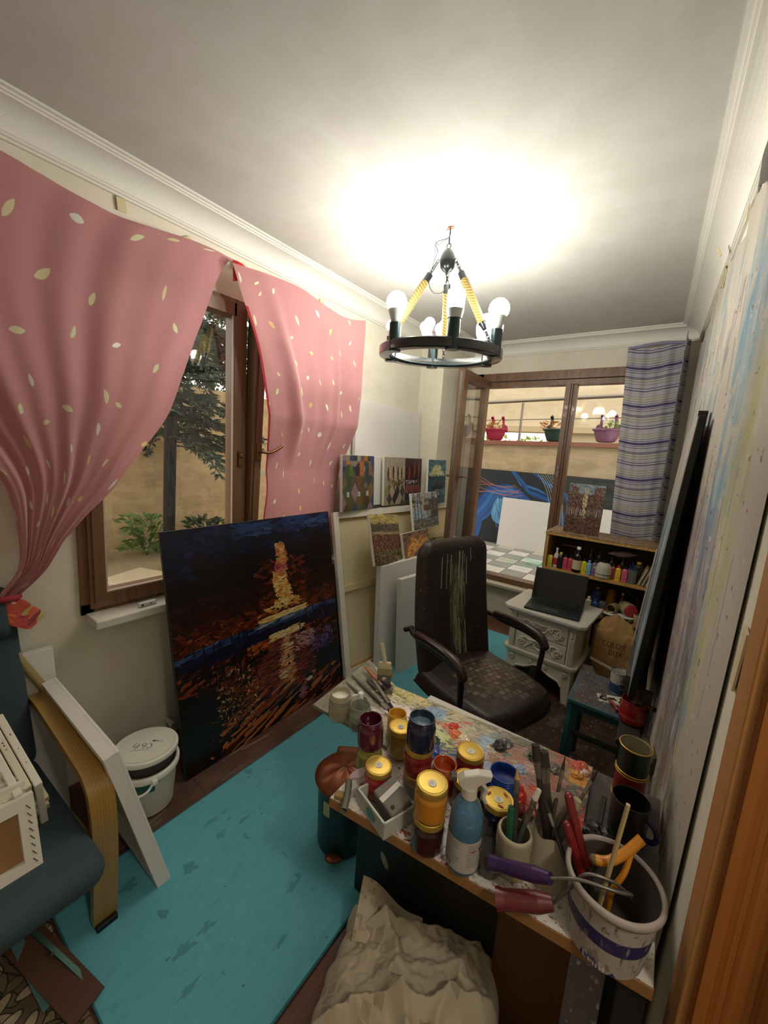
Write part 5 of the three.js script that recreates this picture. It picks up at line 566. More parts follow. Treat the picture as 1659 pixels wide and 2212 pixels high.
  for (let k = 0; k < 5; k++) { const a = k * Math.PI * 2 / 5 + 0.3, x = Math.sin(a), z = Math.cos(a); const l = part(c, 'base_arm', bar([x * 0.03, 0.10, z * 0.03], [x * 0.29, 0.068, z * 0.29], 0.045, 0.028, [0, 1, 0]), metal); part(l, 'caster', [at(new THREE.CylinderGeometry(0.026, 0.026, 0.02, 18), x * 0.29 + z * 0.013, 0.026, z * 0.29 - x * 0.013, Math.PI / 2, 0, a), at(new THREE.CylinderGeometry(0.026, 0.026, 0.02, 18), x * 0.29 - z * 0.013, 0.026, z * 0.29 + x * 0.013, Math.PI / 2, 0, a), rod([x * 0.29, 0.02, z * 0.29], [x * 0.29, 0.07, z * 0.29], 0.008)], M.black); }
}
// ---------- white nightstand ----------
{
  const n = thing('nightstand', 'white carved nightstand with two drawers below the laptop', 'nightstand', [-0.545, 0, -2.945], -0.09);
  const wm = mat('#cfc9b6', 0.55), top = mat('#cfcbbf', 0.4), W = 0.44, D = 0.40, F = D / 2;
  const octo = (w, d, c) => [[-w / 2 + c, -d / 2], [w / 2 - c, -d / 2], [w / 2, -d / 2 + c], [w / 2, d / 2], [-w / 2, d / 2], [-w / 2, -d / 2 + c]];
  const slab = (w, d, h, c, y) => { const g = extrude(octo(w, d, c), h, 0.004); g.rotateX(-Math.PI / 2); g.rotateY(0); g.translate(0, y, 0); g.rotateY(Math.PI); return g.rotateY(Math.PI); };
  part(n, 'top', [slab(0.54, 0.47, 0.014, 0.03, 0.557), slab(0.51, 0.445, 0.012, 0.028, 0.543), slab(0.485, 0.425, 0.01, 0.025, 0.532)], top);
  part(n, 'body', [ext(-W / 2, W / 2, 0.25, 0.535, -F, F - 0.012)], wm);
  const scroll = (cx, cy, s, m) => { const pts = []; for (let i = 0; i <= 26; i++) { const t = i / 26 * 4.3 * Math.PI / 2 * 1.2, r = 0.026 * s * (1 - i / 34); pts.push([cx + m * Math.cos(t) * r, cy + Math.sin(t) * r, F + 0.007 + 0.006 * i / 26]); } return tube(pts, 0.0072 * s, 50, 6); };
  const wave = (pts, r = 0.0066) => tube(pts.map(([x, y]) => [x, y, F + 0.006]), r, 40, 6);
  for (const y of [0.463, 0.335]) {
    const d = part(n, 'drawer', rb(W - 0.10, 0.122, 0.014, 0.003, 0, y, F - 0.004), wm);
    part(d, 'carving', [-1, 1].flatMap((m) => [scroll(m * 0.122, y - 0.004, 0.9, m), scroll(m * 0.062, y + 0.012, 0.75, -m), wave([[m * 0.145, y - 0.02], [m * 0.10, y - 0.034], [m * 0.075, y - 0.01], [m * 0.045, y + 0.012], [m * 0.03, y - 0.012], [0, y - 0.03]]), wave([[m * 0.13, y + 0.025], [m * 0.10, y + 0.034], [m * 0.07, y + 0.026], [m * 0.035, y + 0.03], [0, y + 0.022]]), ...[0, 1, 2, 3].map((k) => at(new THREE.SphereGeometry(1, 8, 6).scale(0.011, 0.005, 0.004), m * (0.04 + k * 0.028), y + (k % 2 ? 0.02 : -0.022), F + 0.005, 0, 0, m * (0.6 + k)))]), wm);
    part(d, 'pull_recess', at(new THREE.SphereGeometry(1, 16, 8).scale(0.034, 0.013, 0.003), 0, y - 0.002, F + 0.0035), mat('#8f8874', 0.7));
  }
  for (const s of [-1, 1]) { const p = part(n, 'corner_pilaster', rb(0.04, 0.27, 0.02, 0.004, s * (W / 2 - 0.022), 0.395, F - 0.002), wm); part(p, 'carving', [0, 1, 2].map((k) => cyl(0.004, 0.004, 0.19, s * (W / 2 - 0.022) + (k - 1) * 0.010, 0.36, F + 0.008, 8)).concat([0, 1, 2, 3].map((k) => at(new THREE.SphereGeometry(0.008, 10, 8), s * (W / 2 - 0.022), 0.475 + k * 0.014, F + 0.008))), wm); }
  part(n, 'plinth', [slab(0.49, 0.43, 0.012, 0.02, 0.255), slab(0.475, 0.42, 0.014, 0.02, 0.24)], wm);
  const arch = [[-W / 2, 0.0], [-W / 2 + 0.035, 0.0], [-W / 2 + 0.045, 0.06]]; for (let i = 0; i <= 14; i++) { const t = i / 14; arch.push([-W / 2 + 0.05 + t * (W - 0.1), 0.09 + 0.085 * Math.sin(Math.PI * t) ** 0.6 + 0.012 * Math.cos(t * Math.PI * 4)]); } arch.push([W / 2 - 0.045, 0.06], [W / 2 - 0.035, 0.0], [W / 2, 0.0], [W / 2, 0.242], [-W / 2, 0.242]);
  part(n, 'apron', extrude(arch, 0.018, 0.002).translate(0, 0, F - 0.02), wm);
  part(n, 'apron_carving', [wave(arch.slice(3, 18).map(([x, y]) => [x, y + 0.012]), 0.007), ...[-1, 1].flatMap((m) => [scroll(m * 0.18, 0.2, 0.7, m), scroll(m * 0.05, 0.205, 0.6, -m)])], wm);
  part(n, 'side_panel', [ext(-W / 2, -W / 2 + 0.014, 0, 0.25, -F, F - 0.02), ext(W / 2 - 0.014, W / 2, 0, 0.25, -F, F - 0.02)], wm); part(n, 'back_panel', ext(-W / 2 + 0.16, W / 2, 0, 0.25, -F, -F + 0.012), mat('#6a6a5a', 0.7));
  const l = thing('laptop', 'open black laptop on the white nightstand', 'laptop', [-0.53, 0.5755, -2.87], 0.06); const body = mat('#22272a', 0.4, { metalness: 0.3 });
  part(l, 'base', rb(0.35, 0.014, 0.235, 0.004, 0, 0.009, 0), body);
  part(l, 'keyboard', Array.from({ length: 5 }).flatMap((_, r) => Array.from({ length: 15 }, (_, k) => bx(0.0165, 0.002, 0.0145, -0.148 + k * 0.0205 + r * 0.001, 0.0172, -0.082 + r * 0.018))), M.black); part(l, 'touchpad', rb(0.1, 0.001, 0.062, 0.0004, -0.01, 0.0166, 0.065), mat('#2c3236', 0.3));
  part(l, 'sticker', bx(0.018, 0.0006, 0.012, 0.15, 0.0164, 0.1), mat('#2f6ea8', 0.4)); const sc = new THREE.Group(); sc.name = 'lid'; sc.position.set(0, 0.016, -0.115); sc.rotation.x = -0.27; l.add(sc);
  part(sc, 'shell', rb(0.352, 0.228, 0.008, 0.003, 0, 0.114, -0.004), body); part(sc, 'screen', rb(0.335, 0.204, 0.001, 0.0004, 0, 0.117, 0.0006), mat('#0c1210', 0.15)); part(sc, 'bezel_edge', [bx(0.352, 0.0025, 0.009, 0, 0.2265, -0.004)], mat('#4a5450', 0.4, { metalness: 0.5 })); part(l, 'hinge', [rod([-0.13, 0.016, -0.115], [-0.08, 0.016, -0.115], 0.006), rod([0.08, 0.016, -0.115], [0.13, 0.016, -0.115], 0.006)], M.black);
}
// ---------- shelf unit with bottles ----------
const shelfZ = -3.21;
{
  const s = thing('shelf_unit', 'paint stained wooden shelf unit full of bottles', 'shelf', [0, 0, 0]);
  const topT = canvasTex(512, 256, (g, w, h) => { g.fillStyle = '#7d6446'; g.fillRect(0, 0, w, h); strokes(g, 300, 0, 0, w, h, ['#8f7450', '#6a5238', '#94806a', '#5c4630'], 60, 6, 0.02, 0.1, 10, 0.5); for (let i = 0; i < 140; i++) blob(g, rnd(w), rnd(h), rnd(3, 18), rnd(2, 9), vary(pick(['#c4b8a4', '#a88f80', '#d8d0c0', '#7a4a40', '#8c8a90']), 14, 0.6), 0.9); });
  const x0 = -0.715, x1 = 0.035, zb = -3.545;
  part(s, 'top', worldUV(ext(x0 - 0.008, x1, 1.043, 1.066, zb, shelfZ), 'xz', 2), mat('#ffffff', 0.6, { map: topT }));
  part(s, 'edge_strip', [ext(x0 - 0.008, x1, 1.041, 1.057, shelfZ, shelfZ + 0.006), ext(x0, x1, 0.762, 0.782, shelfZ, shelfZ + 0.005), ext(x0, x1, 0.482, 0.502, shelfZ, shelfZ + 0.005)], paleWood);
  for (const x of [x0, x1 - 0.018]) part(s, 'side_panel', ext(x, x + 0.018, 0, 1.043, zb, shelfZ), paleWood);
  for (const y of [0.762, 0.482, 0.12]) part(s, 'shelf_board', ext(x0 + 0.018, x1 - 0.018, y, y + 0.02, zb, shelfZ), paleWood);
  part(s, 'back_panel', ext(x0 + 0.018, x1 - 0.018, 0, 1.043, zb, zb + 0.012), mat('#4a4238', 0.8));
}
const labelTex = new Map();
function labelMat(base, ink = '#1c1a18', kind = 'acryl') { const k = base + ink + kind; if (!labelTex.has(k)) labelTex.set(k, mat('#ffffff', 0.4, { map: canvasTex(128, 192, (g, w, h) => { g.fillStyle = base; g.fillRect(0, 0, w, h); g.fillStyle = ink; g.globalAlpha = 0.85; if (kind === 'acryl') { g.fillRect(0, h * 0.72, w, h * 0.05); g.save(); g.translate(w * 0.62, h * 0.6); g.rotate(-Math.PI / 2); g.font = 'bold 26px sans-serif'; g.fillText('ACRYL', 0, 0); g.restore(); } else { g.fillRect(w * 0.2, h * 0.2, w * 0.6, 4); for (let i = 0; i < 7; i++) g.fillRect(w * 0.2, h * (0.4 + i * 0.06), w * rnd(0.3, 0.6), 3); g.fillStyle = '#a83030'; g.fillRect(w * 0.3, h * 0.3, w * 0.3, h * 0.06); } }) })); return labelTex.get(k); }
function bottle(label, x, y, z, h, r, col, o = {}) {
  const b = thing(o.name ?? 'paint_bottle', label, 'bottle', [x, y, z], o.turn ?? 0, o.group ?? 'bottles on the shelf unit'); const bm = o.clear ? mat(col, 0.15, { transmission: 0.6, thickness: 0.01 }) : mat(col, 0.4);
  if (o.square) { const hb = h * 0.72; const bd = part(b, 'body', [rb(r * 1.8, hb, r * 1.5, r * 0.25, 0, hb / 2, 0), at(lathe([[r * 0.95, 0], [r * 0.8, h * 0.06], [r * 0.4, h * 0.12], [r * 0.4, h * 0.14]], 16), 0, hb * 0.96, 0)], bm); part(bd, 'label_sheet', rb(r * 1.6, hb * 0.72, 0.001, 0.0004, 0, hb * 0.46, r * 0.7505), labelMat(col)); part(b, 'cap', at(lathe([[r * 0.5, 0], [r * 0.5, h * 0.11], [r * 0.42, h * 0.14], [0, h * 0.14]], 18), 0, hb + h * 0.1, 0), mat(o.cap ?? '#17181a', 0.4)); }
  else { const hb = h * (o.neck ?? 0.68); const bd = part(b, 'body', lathe([[0, 0], [r * 0.95, 0], [r, h * 0.02], [r, hb], [r * 0.8, hb + h * 0.07], [r * 0.36, hb + h * 0.15], [r * 0.34, h * 0.92], [0, h * 0.92]], 24), bm); if (o.label) part(bd, 'label_sheet', cyl(r * 1.01, r * 1.01, hb * 0.6, 0, hb * 0.5, 0, 24, true), labelMat(o.label, '#4a3a28', 'text')); part(b, 'cap', at(lathe([[r * 0.44, 0], [r * 0.44, h * 0.1], [0, h * 0.1]], 18), 0, h * 0.88, 0), mat(o.cap ?? '#17181a', 0.4)); }
  return b;
}
{
  const px = (p) => -0.70 + (p - 1180) * 0.00307, Y = 0.782, Z = shelfZ - 0.045;
  bottle('yellow paint bottle at the left end of the upper shelf', px(1188), Y, Z, 0.115, 0.02, '#c9b53a', { square: 1 }); bottle('white pump bottle with red label on the upper shelf', px(1201), Y, Z - 0.02, 0.155, 0.02, '#cfcac0', { label: '#b03038', cap: '#dcdad2', neck: 0.6 }); bottle('black square bottle beside the pink bottles', px(1213), Y, Z + 0.01, 0.135, 0.021, '#15171a', { square: 1, cap: '#c9b53a' });
  bottle('left one of the two neighbouring pink paint bottles', px(1224), Y, Z, 0.12, 0.019, '#bf4f62', { square: 1 }); bottle('right one of the two neighbouring pink paint bottles', px(1236), Y, Z, 0.12, 0.019, '#b8475a', { square: 1 });
  bottle('tall dark oil bottle with white cap and label', px(1252), Y, Z + 0.012, 0.2, 0.032, '#2a2415', { clear: 1, label: '#bdb690', cap: '#e0ded6', neck: 0.6, name: 'oil_bottle' }); bottle('yellow paint bottle right of the tall oil bottle', px(1268), Y, Z + 0.012, 0.12, 0.019, '#d6c22e', { square: 1 }); bottle('light blue paint bottle on the upper shelf', px(1279), Y, Z + 0.015, 0.115, 0.018, '#7aa8cc', { square: 1, cap: '#6fa0c8' }); const pv = bottle('purple paint bottle with green price tag', px(1291), Y, Z + 0.015, 0.125, 0.02, '#75628f', { square: 1 }); part(pv, 'price_tag', rb(0.018, 0.014, 0.001, 0.0004, 0.004, 0.068, 0.0165), mat('#7fd03a', 0.5));
  { const b = thing('wrapped_jar', 'jar wrapped in crumpled white cloth on the upper shelf', 'jar', [px(1310), Y, Z + 0.005], 0, 'bottles on the shelf unit'); const g = lathe([[0, 0], [0.05, 0], [0.054, 0.01], [0.054, 0.075], [0.042, 0.1], [0.02, 0.115], [0, 0.116]], 28), p = g.attributes.position; for (let i = 0; i < p.count; i++) { const k = 1 + 0.1 * noise(p.getX(i) * 40, p.getY(i) * 40, p.getZ(i) * 40); p.setX(i, p.getX(i) * k); p.setZ(i, p.getZ(i) * k); } g.computeVertexNormals(); part(b, 'cloth_wrap', g, mat('#b9b4a2', 0.95)); part(b, 'band', at(torus(0.0545, 0.0025, 30, 6), 0, 0.03, 0, Math.PI / 2), M.dark); part(b, 'lid', cyl(0.02, 0.022, 0.018, 0, 0.122, 0), M.black); }
  bottle('red paint bottle right of the wrapped jar', px(1330), Y, Z, 0.12, 0.019, '#8f2a36', { square: 1 }); bottle('yellow paint bottle near the right end of the shelf', px(1341), Y, Z + 0.015, 0.12, 0.019, '#d6bf30', { square: 1, cap: '#a02c2c' }); bottle('pink paint bottle near the right end of the shelf', px(1354), Y, Z + 0.015, 0.12, 0.02, '#c95a72', { square: 1 });
  for (const [p, h, r, lab] of [[1196, 0.19, 0.02, 'slim'], [1240, 0.17, 0.025, 'short'], [1275, 0.19, 0.024, 'middle'], [1294, 0.195, 0.024, 'stout'], [1322, 0.16, 0.025, 'squat'], [1345, 0.165, 0.025, 'right hand']]) bottle(`${lab} dark bottle in the back row of the upper shelf`, px(p), Y, shelfZ - 0.15, h, r, '#1f1b14', { neck: 0.6 });
  { const j = thing('glass_jar', 'clear jar with yellow lid on the upper shelf', 'jar', [px(1368), Y, Z + 0.0]); part(j, 'glass', lathe([[0, 0], [0.03, 0], [0.032, 0.004], [0.032, 0.1], [0.029, 0.1], [0.029, 0.005]], 24), mat('#cfd4d0', 0.1, { transmission: 0.85 })); part(j, 'blue_tools', [rod([-0.01, 0.01, 0], [-0.018, 0.13, 0.005], 0.004), rod([0.008, 0.01, 0.004], [0.015, 0.12, 0.0], 0.006), rod([0, 0.01, -0.01], [-0.004, 0.15, -0.01], 0.0035)], mat('#27407a', 0.4)); const y = bottle('yellow capped jar behind the sketchbooks', px(1378), Y, shelfZ - 0.12, 0.15, 0.035, '#3a3428', { cap: '#d0b830', neck: 0.75 }); }
  for (let k = 0; k < 3; k++) { const b = thing('sketchbook', ['front sketchbook leaning at the right end of the shelf', 'middle sketchbook leaning at the right end of the shelf', 'rear sketchbook leaning at the right end of the shelf'][k], 'book', [px(1383) + k * 0.022, Y + 0.003, Z - 0.05 + k * 0.01], 0); b.rotation.z = -0.3; part(b, 'pages', rb(0.012, 0.125, 0.15, 0.002, 0, 0.0655, 0), mat('#b5a888', 0.9)); part(b, 'cover', [bx(0.0015, 0.128, 0.154, -0.007, 0.066, 0), bx(0.0015, 0.128, 0.154, 0.007, 0.066, 0)], mat(['#9a9482', '#7a6448', '#8c8470'][k], 0.8)); }
  solo('plastic_bag', 'crumpled clear plastic bag lying over the bottles', 'bag', surf((u, v) => { const a = v * Math.PI * 2, r = 0.022 * Math.sin(Math.PI * Math.min(0.97, u + 0.03)) * (1 + 0.35 * noise(u * 7, Math.cos(a) * 2, Math.sin(a) * 2)); return [px(1312) + u * 0.19, 0.957 + 0.02 * u + Math.cos(a) * r, shelfZ - 0.10 + Math.sin(a) * r]; }, 26, 18), mat('#b59a98', 0.25, { transmission: 0.5 })); solo('wooden_stick', 'wooden stick lying across bottle caps, upper shelf', 'stick', bar([px(1206), 0.955, shelfZ - 0.14], [px(1246), 0.962, shelfZ - 0.10], 0.022, 0.012), mat('#6d4630', 0.7));
  // lower shelf
  const y2 = 0.502, z2 = shelfZ - 0.04;
  bottle('white paint bottle on the lower shelf beside the laptop', -0.365, y2, z2, 0.12, 0.022, '#c9c4b4', { square: 1, cap: '#cfcabc' }); bottle('blue paint bottle on the lower shelf', -0.318, y2, z2 + 0.012, 0.115, 0.02, '#2f5a9c', { square: 1, cap: '#2a4f8a' });
  { const b = bottle('coral red bottle lying on the lower shelf', -0.268, y2 + 0.02, z2 + 0.02, 0.1, 0.021, '#c24a55', { square: 1, cap: '#b8404c' }); b.rotation.set(0, 0.7, 0); b.rotation.x = -1.5; b.position.z -= 0.02; }
  solo('cardboard_tube', 'open beige cardboard roll lying on the lower shelf', 'tube', at(lathe([[0.028, -0.05], [0.034, -0.05], [0.034, 0.05], [0.028, 0.05], [0.028, -0.05]], 28), -0.205, y2 + 0.065, z2 - 0.01, Math.PI / 2 - 0.1, 0, 0.2), mat('#9a8a66', 0.85));
  { const t = thing('spray_can', 'beige can with red lid lying on its side', 'can', [-0.11, y2 + 0.078, z2 - 0.03]); t.rotation.set(Math.PI / 2 - 0.15, 0, -0.35); part(t, 'body', lathe([[0, -0.08], [0.045, -0.08], [0.048, -0.075], [0.048, 0.05], [0.044, 0.06]], 30), mat('#a89a72', 0.5)); part(t, 'red_lid', lathe([[0, 0.066], [0.036, 0.066], [0.04, 0.062], [0.042, 0.055], [0.042, 0.045]], 30), mat('#a02a34', 0.35)); }
  { const t = thing('green_tub', 'white tub with green printed side below the lying can', 'tub', [-0.165, y2, z2 + 0.03], 0.1); const m = canvasTex(256, 64, (g, w, h) => { g.fillStyle = '#1f5a2c'; g.fillRect(0, 0, w, h); g.fillStyle = '#8fae7a'; g.fillRect(30, 10, 50, 36); g.fillStyle = '#c9d4b8'; g.font = 'bold 22px sans-serif'; g.fillText('Premium', 100, 42); }); part(t, 'side', at(new THREE.CylinderGeometry(0.098, 0.088, 0.034, 40, 1, true).scale(1, 1, 0.42), 0, 0.018, 0), mat('#ffffff', 0.4, { map: m })); part(t, 'lid', at(lathe([[0, 0.004], [0.098, 0.004], [0.104, 0.0], [0.104, -0.006], [0.098, -0.006]], 40).scale(1, 1, 0.42), 0, 0.038, 0), mat('#cfcdc4', 0.4)); part(t, 'bottom', at(new THREE.CylinderGeometry(0.088, 0.088, 0.002, 40).scale(1, 1, 0.42), 0, 0.001, 0), M.white); }
  solo('cream_cup', 'cream paper cup at the right end of the lower shelf', 'cup', at(lathe([[0, 0], [0.024, 0], [0.03, 0.075], [0.028, 0.075], [0.022, 0.004]], 24), -0.045, y2, z2 + 0.015), mat('#b3a886', 0.7));
  bottle('jar with yellow cap at the back of the lower shelf', -0.33, y2, shelfZ - 0.16, 0.17, 0.035, '#2a3a58', { cap: '#c9a52e', neck: 0.78 }); bottle('orange bottle at the back of the lower shelf', -0.235, y2, shelfZ - 0.17, 0.19, 0.032, '#8a5a1c', { neck: 0.8 }); bottle('small maroon bottle with pale cap on the lower shelf', -0.16, y2, shelfZ - 0.15, 0.17, 0.02, '#5a2a34', { cap: '#b9aeb0', neck: 0.62 }); bottle('dark bottle behind the lying can', -0.07, y2, shelfZ - 0.2, 0.18, 0.03, '#1c1a16', {}); bottle('grey plastic jar behind the blue bottle', -0.275, y2, shelfZ - 0.11, 0.09, 0.03, '#5a5c60', { neck: 0.8 });
}
// autumn forest painting standing on the shelf unit
const autumn = paintMat(420, 560, (g, w, h) => { strokes(g, 300, 0, 0, w, h * 0.2, ['#7a8a96', '#5f707c', '#8f9aa0'], 40, 14, 0.2, 0.6, 10); for (let i = 0; i < 1300; i++) { const x = rnd(w), y = rnd(h * 0.05, h * 0.6); if (Math.abs(x / w - 0.5) < 0.05 + 0.03 * noise(y * 0.02, 1)) continue; if (y < h * 0.2 && Math.abs(x / w - 0.5) < 0.22) continue; stroke(g, x, y, rnd(8, 22), rnd(6.28), rnd(5, 11), vary(pick(['#4a2a20', '#5c3626', '#3a241e', '#7a4a30', '#8a5a3c', '#5a4a44', '#6a6a70']), 12)); } strokes(g, 180, w * 0.44, h * 0.1, w * 0.56, h * 0.75, ['#b8a878', '#cfc08c', '#a8946a', '#d8cfa8'], 16, 7, 1.4, 0.6, 10); for (let i = 0; i < 26; i++) { const x = i / 26 * w + rnd(-6, 6); if (Math.abs(x / w - 0.5) < 0.07) continue; stroke(g, x, h * 0.58, h * rnd(0.12, 0.2), 1.57, rnd(4, 8), vary('#9a9490', 16, 0.8)); } for (let i = 0; i < 900; i++) stroke(g, rnd(w), rnd(h * 0.64, h), rnd(8, 24), rnd(-0.3, 0.3), rnd(4, 9), vary(pick(['#5a3a2a', '#4a3028', '#6e4a34', '#3c2c26', '#7a5440']), 12)); });
painting('forest_painting', 'autumn forest painting standing on the shelf unit', [-0.628, 1.068, -3.33], [-0.375, 1.068, -3.31], [-0.630, 1.445, -3.36], autumn, 0.018, mat('#8f8a6a', 0.6));
// ---------- paper bag ----------
{
  const b = thing('paper_bag', 'brown kraft paper bag printed COLOR BOX', 'paper bag', [-0.145, 0.0, -2.98], 0.0);
  const t = canvasTex(512, 1024, (g, w, h) => { g.fillStyle = '#a5814f'; g.fillRect(0, 0, w, h); for (let i = 0; i < 60; i++) stroke(g, rnd(w), rnd(h), rnd(60, 300), rnd(6.28), rnd(1, 4), vary(pick(['#8c6a3c', '#b8945f', '#977546']), 8, 0.5)); grain(g, w, h, 8000, ['#8f6d40', '#b6915e'], 3, 0.3); g.fillStyle = '#2c241a'; g.font = '82px sans-serif'; g.textAlign = 'center'; g.fillText('COLOR', w * 0.5, h * 0.34); g.fillText('BOX', w * 0.56, h * 0.425); }, { clamp: true });
  const f = (s) => (u, v) => { const y = 0.62 * (1 - v), tp = v < 0.16 ? 1 - (0.16 - v) * 2.6 : 1, x = (u - 0.5) * 0.27 * tp, cr = 0.008 * noise(u * 6 + s, v * 8) + 0.004 * noise(u * 17, v * 19 + s); return [x + 0.004 * noise(u * 5, v * 9, s), y + (v < 0.16 ? -0.04 * Math.abs(u - 0.45) * 2 : 0), s * (0.06 * Math.min(1, v * 4 + 0.06) * Math.min(1, Math.min(u, 1 - u) * 14)) + cr]; };
  part(b, 'front', surf(f(1), 36, 40), mat('#ffffff', 0.85, { map: t })); part(b, 'back', surf(f(-1), 36, 40), mat('#8f6f42', 0.85));
  part(b, 'tear', [surf((u, v) => [-0.12 + u * 0.14, 0.30 - u * 0.035 + v * 0.02, 0.085 + 0.03 * Math.sin(v * 3)], 10, 4)], mat('#b3aa94', 0.7));
  const w = thing('white_bag', 'white plastic bag with red mark by the nightstand', 'bag', [-0.27, 0, -2.87]); part(w, 'sack', surf((u, v) => { const a = u * Math.PI * 2, r = 0.055 * Math.sin(Math.PI * (0.12 + 0.85 * v)) * (1 + 0.3 * noise(Math.cos(a) * 2, v * 4, Math.sin(a) * 2)) + 0.006; return [Math.cos(a) * r * 1.1, 0.27 * (1 - v), Math.sin(a) * r]; }, 32, 20), mat('#a8a294', 0.7)); part(w, 'red_mark', surf((u, v) => { const a = 0.5 + u * 1.6, r = 0.067; return [Math.cos(a) * r * 1.1, 0.09 + 0.06 * v, Math.sin(a) * r]; }, 10, 4), mat('#8f2c34', 0.7));
}
// ---------- stool ----------
{
  const t = canvasTex(512, 512, (g, w, h) => { g.fillStyle = '#4a5256'; g.fillRect(0, 0, w, h); for (let i = 0; i < 420; i++) blob(g, rnd(w), rnd(h), rnd(6, 46), rnd(6, 46), vary(pick(['#6a4a44', '#4a5a62', '#5a3c3a', '#3c4a52', '#7a5a54', '#4a6a78', '#5f5a5a', '#3a3836']), 12, 0.35), 0.8); for (let i = 0; i < 300; i++) blob(g, rnd(w), rnd(h), rnd(1, 7), rnd(1, 8), vary(pick(['#b8b0a8', '#c9a03a', '#5a7aa8', '#a84a4a', '#d8d0c0', '#2a2a2c']), 16, 0.8), 0.8, 8); }, { clamp: true });
  const s = thing('low_stool', 'paint crusted stool with teal legs beside the easel', 'stool', [-0.105, 0, -2.155]); const teal = mat('#12505c', 0.4, { clearcoat: 0.3 });
  part(s, 'seat', at(new RoundedBoxGeometry(0.29, 0.022, 0.345, 3, 0.006), 0, 0.469, 0), mat('#3f6a74', 0.5)); part(s, 'painted_top', at(new THREE.PlaneGeometry(0.28, 0.335), 0, 0.4808, 0, -Math.PI / 2), mat('#ffffff', 0.45, { map: t, bumpMap: t, bumpScale: 0.001 }));
  for (const [x, z] of [[-1, -1], [-1, 1], [1, -1], [1, 1]]) part(s, 'leg', bar([x * 0.118, 0.46, z * 0.145], [x * 0.13, 0, z * 0.155], 0.032, 0.032), teal); part(s, 'apron', [ext(-0.12, 0.12, 0.42, 0.458, 0.135, 0.15), ext(-0.12, 0.12, 0.42, 0.458, -0.15, -0.135), ext(-0.125, -0.11, 0.42, 0.458, -0.14, 0.14), ext(0.11, 0.125, 0.42, 0.458, -0.14, 0.14)], mat('#2a4a50', 0.5)); part(s, 'stretcher', bar([-0.12, 0.30, 0.148], [0.12, 0.30, 0.148], 0.024, 0.016), mat('#20262a', 0.6));
  const c = thing('paint_can', 'white and blue paint can lettered dyo, on the stool', 'can', [-0.062, 0.481, -2.215], -0.35);
  const ct = canvasTex(1024, 384, (g, w, h) => { g.fillStyle = '#b9b6ac'; g.fillRect(0, 0, w, h); g.fillStyle = '#27466f'; g.fillRect(0, h * 0.52, w, h * 0.5); for (let k = 0; k < 3; k++) { const x = w * (0.08 + k * 0.333); g.fillStyle = '#27466f'; g.beginPath(); g.ellipse(x + 60, h * 0.56, 90, 40, 0, 0, 7); g.fill(); g.fillStyle = '#b32a30'; g.font = 'italic bold 84px sans-serif'; g.fillText('dyo', x, h * 0.36); g.fillStyle = '#c9d0d8'; g.font = '34px sans-serif'; g.fillText('AKRİLİK', x, h * 0.74); } for (let i = 0; i < 26; i++) { const x = rnd(w); g.strokeStyle = vary('#2c2a2a', 10, 0.7); g.lineWidth = rnd(3, 8); g.beginPath(); g.moveTo(x, rnd(h * 0.3)); g.lineTo(x + rnd(-8, 8), h * rnd(0.4, 0.95)); g.stroke(); } });
  part(c, 'body', cyl(0.04, 0.04, 0.105, 0, 0.053, 0, 40, true), mat('#ffffff', 0.35, { map: ct })); part(c, 'rim', [at(torus(0.0395, 0.0025, 40, 8), 0, 0.106, 0, Math.PI / 2), at(torus(0.0395, 0.002, 40, 8), 0, 0.002, 0, Math.PI / 2)], M.steel); part(c, 'lid', at(lathe([[0, 0.001], [0.028, 0.001], [0.03, 0.004], [0.037, 0.004]], 36), 0, 0.1, 0), mat('#a8a69c', 0.3, { metalness: 0.6 })); part(c, 'bottom', cyl(0.039, 0.039, 0.002, 0, 0.001, 0), M.steel);
  const p = thing('paint_card', 'white card smeared with black paint on the stool', 'card', [-0.075, 0.4815, -2.105], 0.3); part(p, 'card', [rb(0.12, 0.002, 0.07, 0.0006, 0, 0.001, 0), rb(0.11, 0.002, 0.065, 0.0006, 0.004, 0.0035, -0.004, 0, 0.08)], mat('#cfc9b6', 0.7)); part(p, 'black_smears', Array.from({ length: 9 }, () => at(new THREE.SphereGeometry(1, 10, 6).scale(rnd(0.008, 0.024), 0.0018, rnd(0.004, 0.010)), rnd(-0.045, 0.045), 0.005, rnd(-0.025, 0.022), 0, rnd(3))), mat('#16181a', 0.35));
  const k = thing('red_knife', 'palette knife with red handle lying on the stool', 'palette knife', [-0.06, 0.484, -2.03], 0.0); part(k, 'handle', tube([[-0.02, 0.006, -0.05], [0.0, 0.008, -0.02], [0.02, 0.008, 0.02]], 0.0085, 14, 8), mat('#8f2028', 0.25, { clearcoat: 0.5 })); part(k, 'blade', bar([-0.02, 0.004, -0.05], [-0.07, 0.003, -0.10], 0.014, 0.0012), M.steel);
}
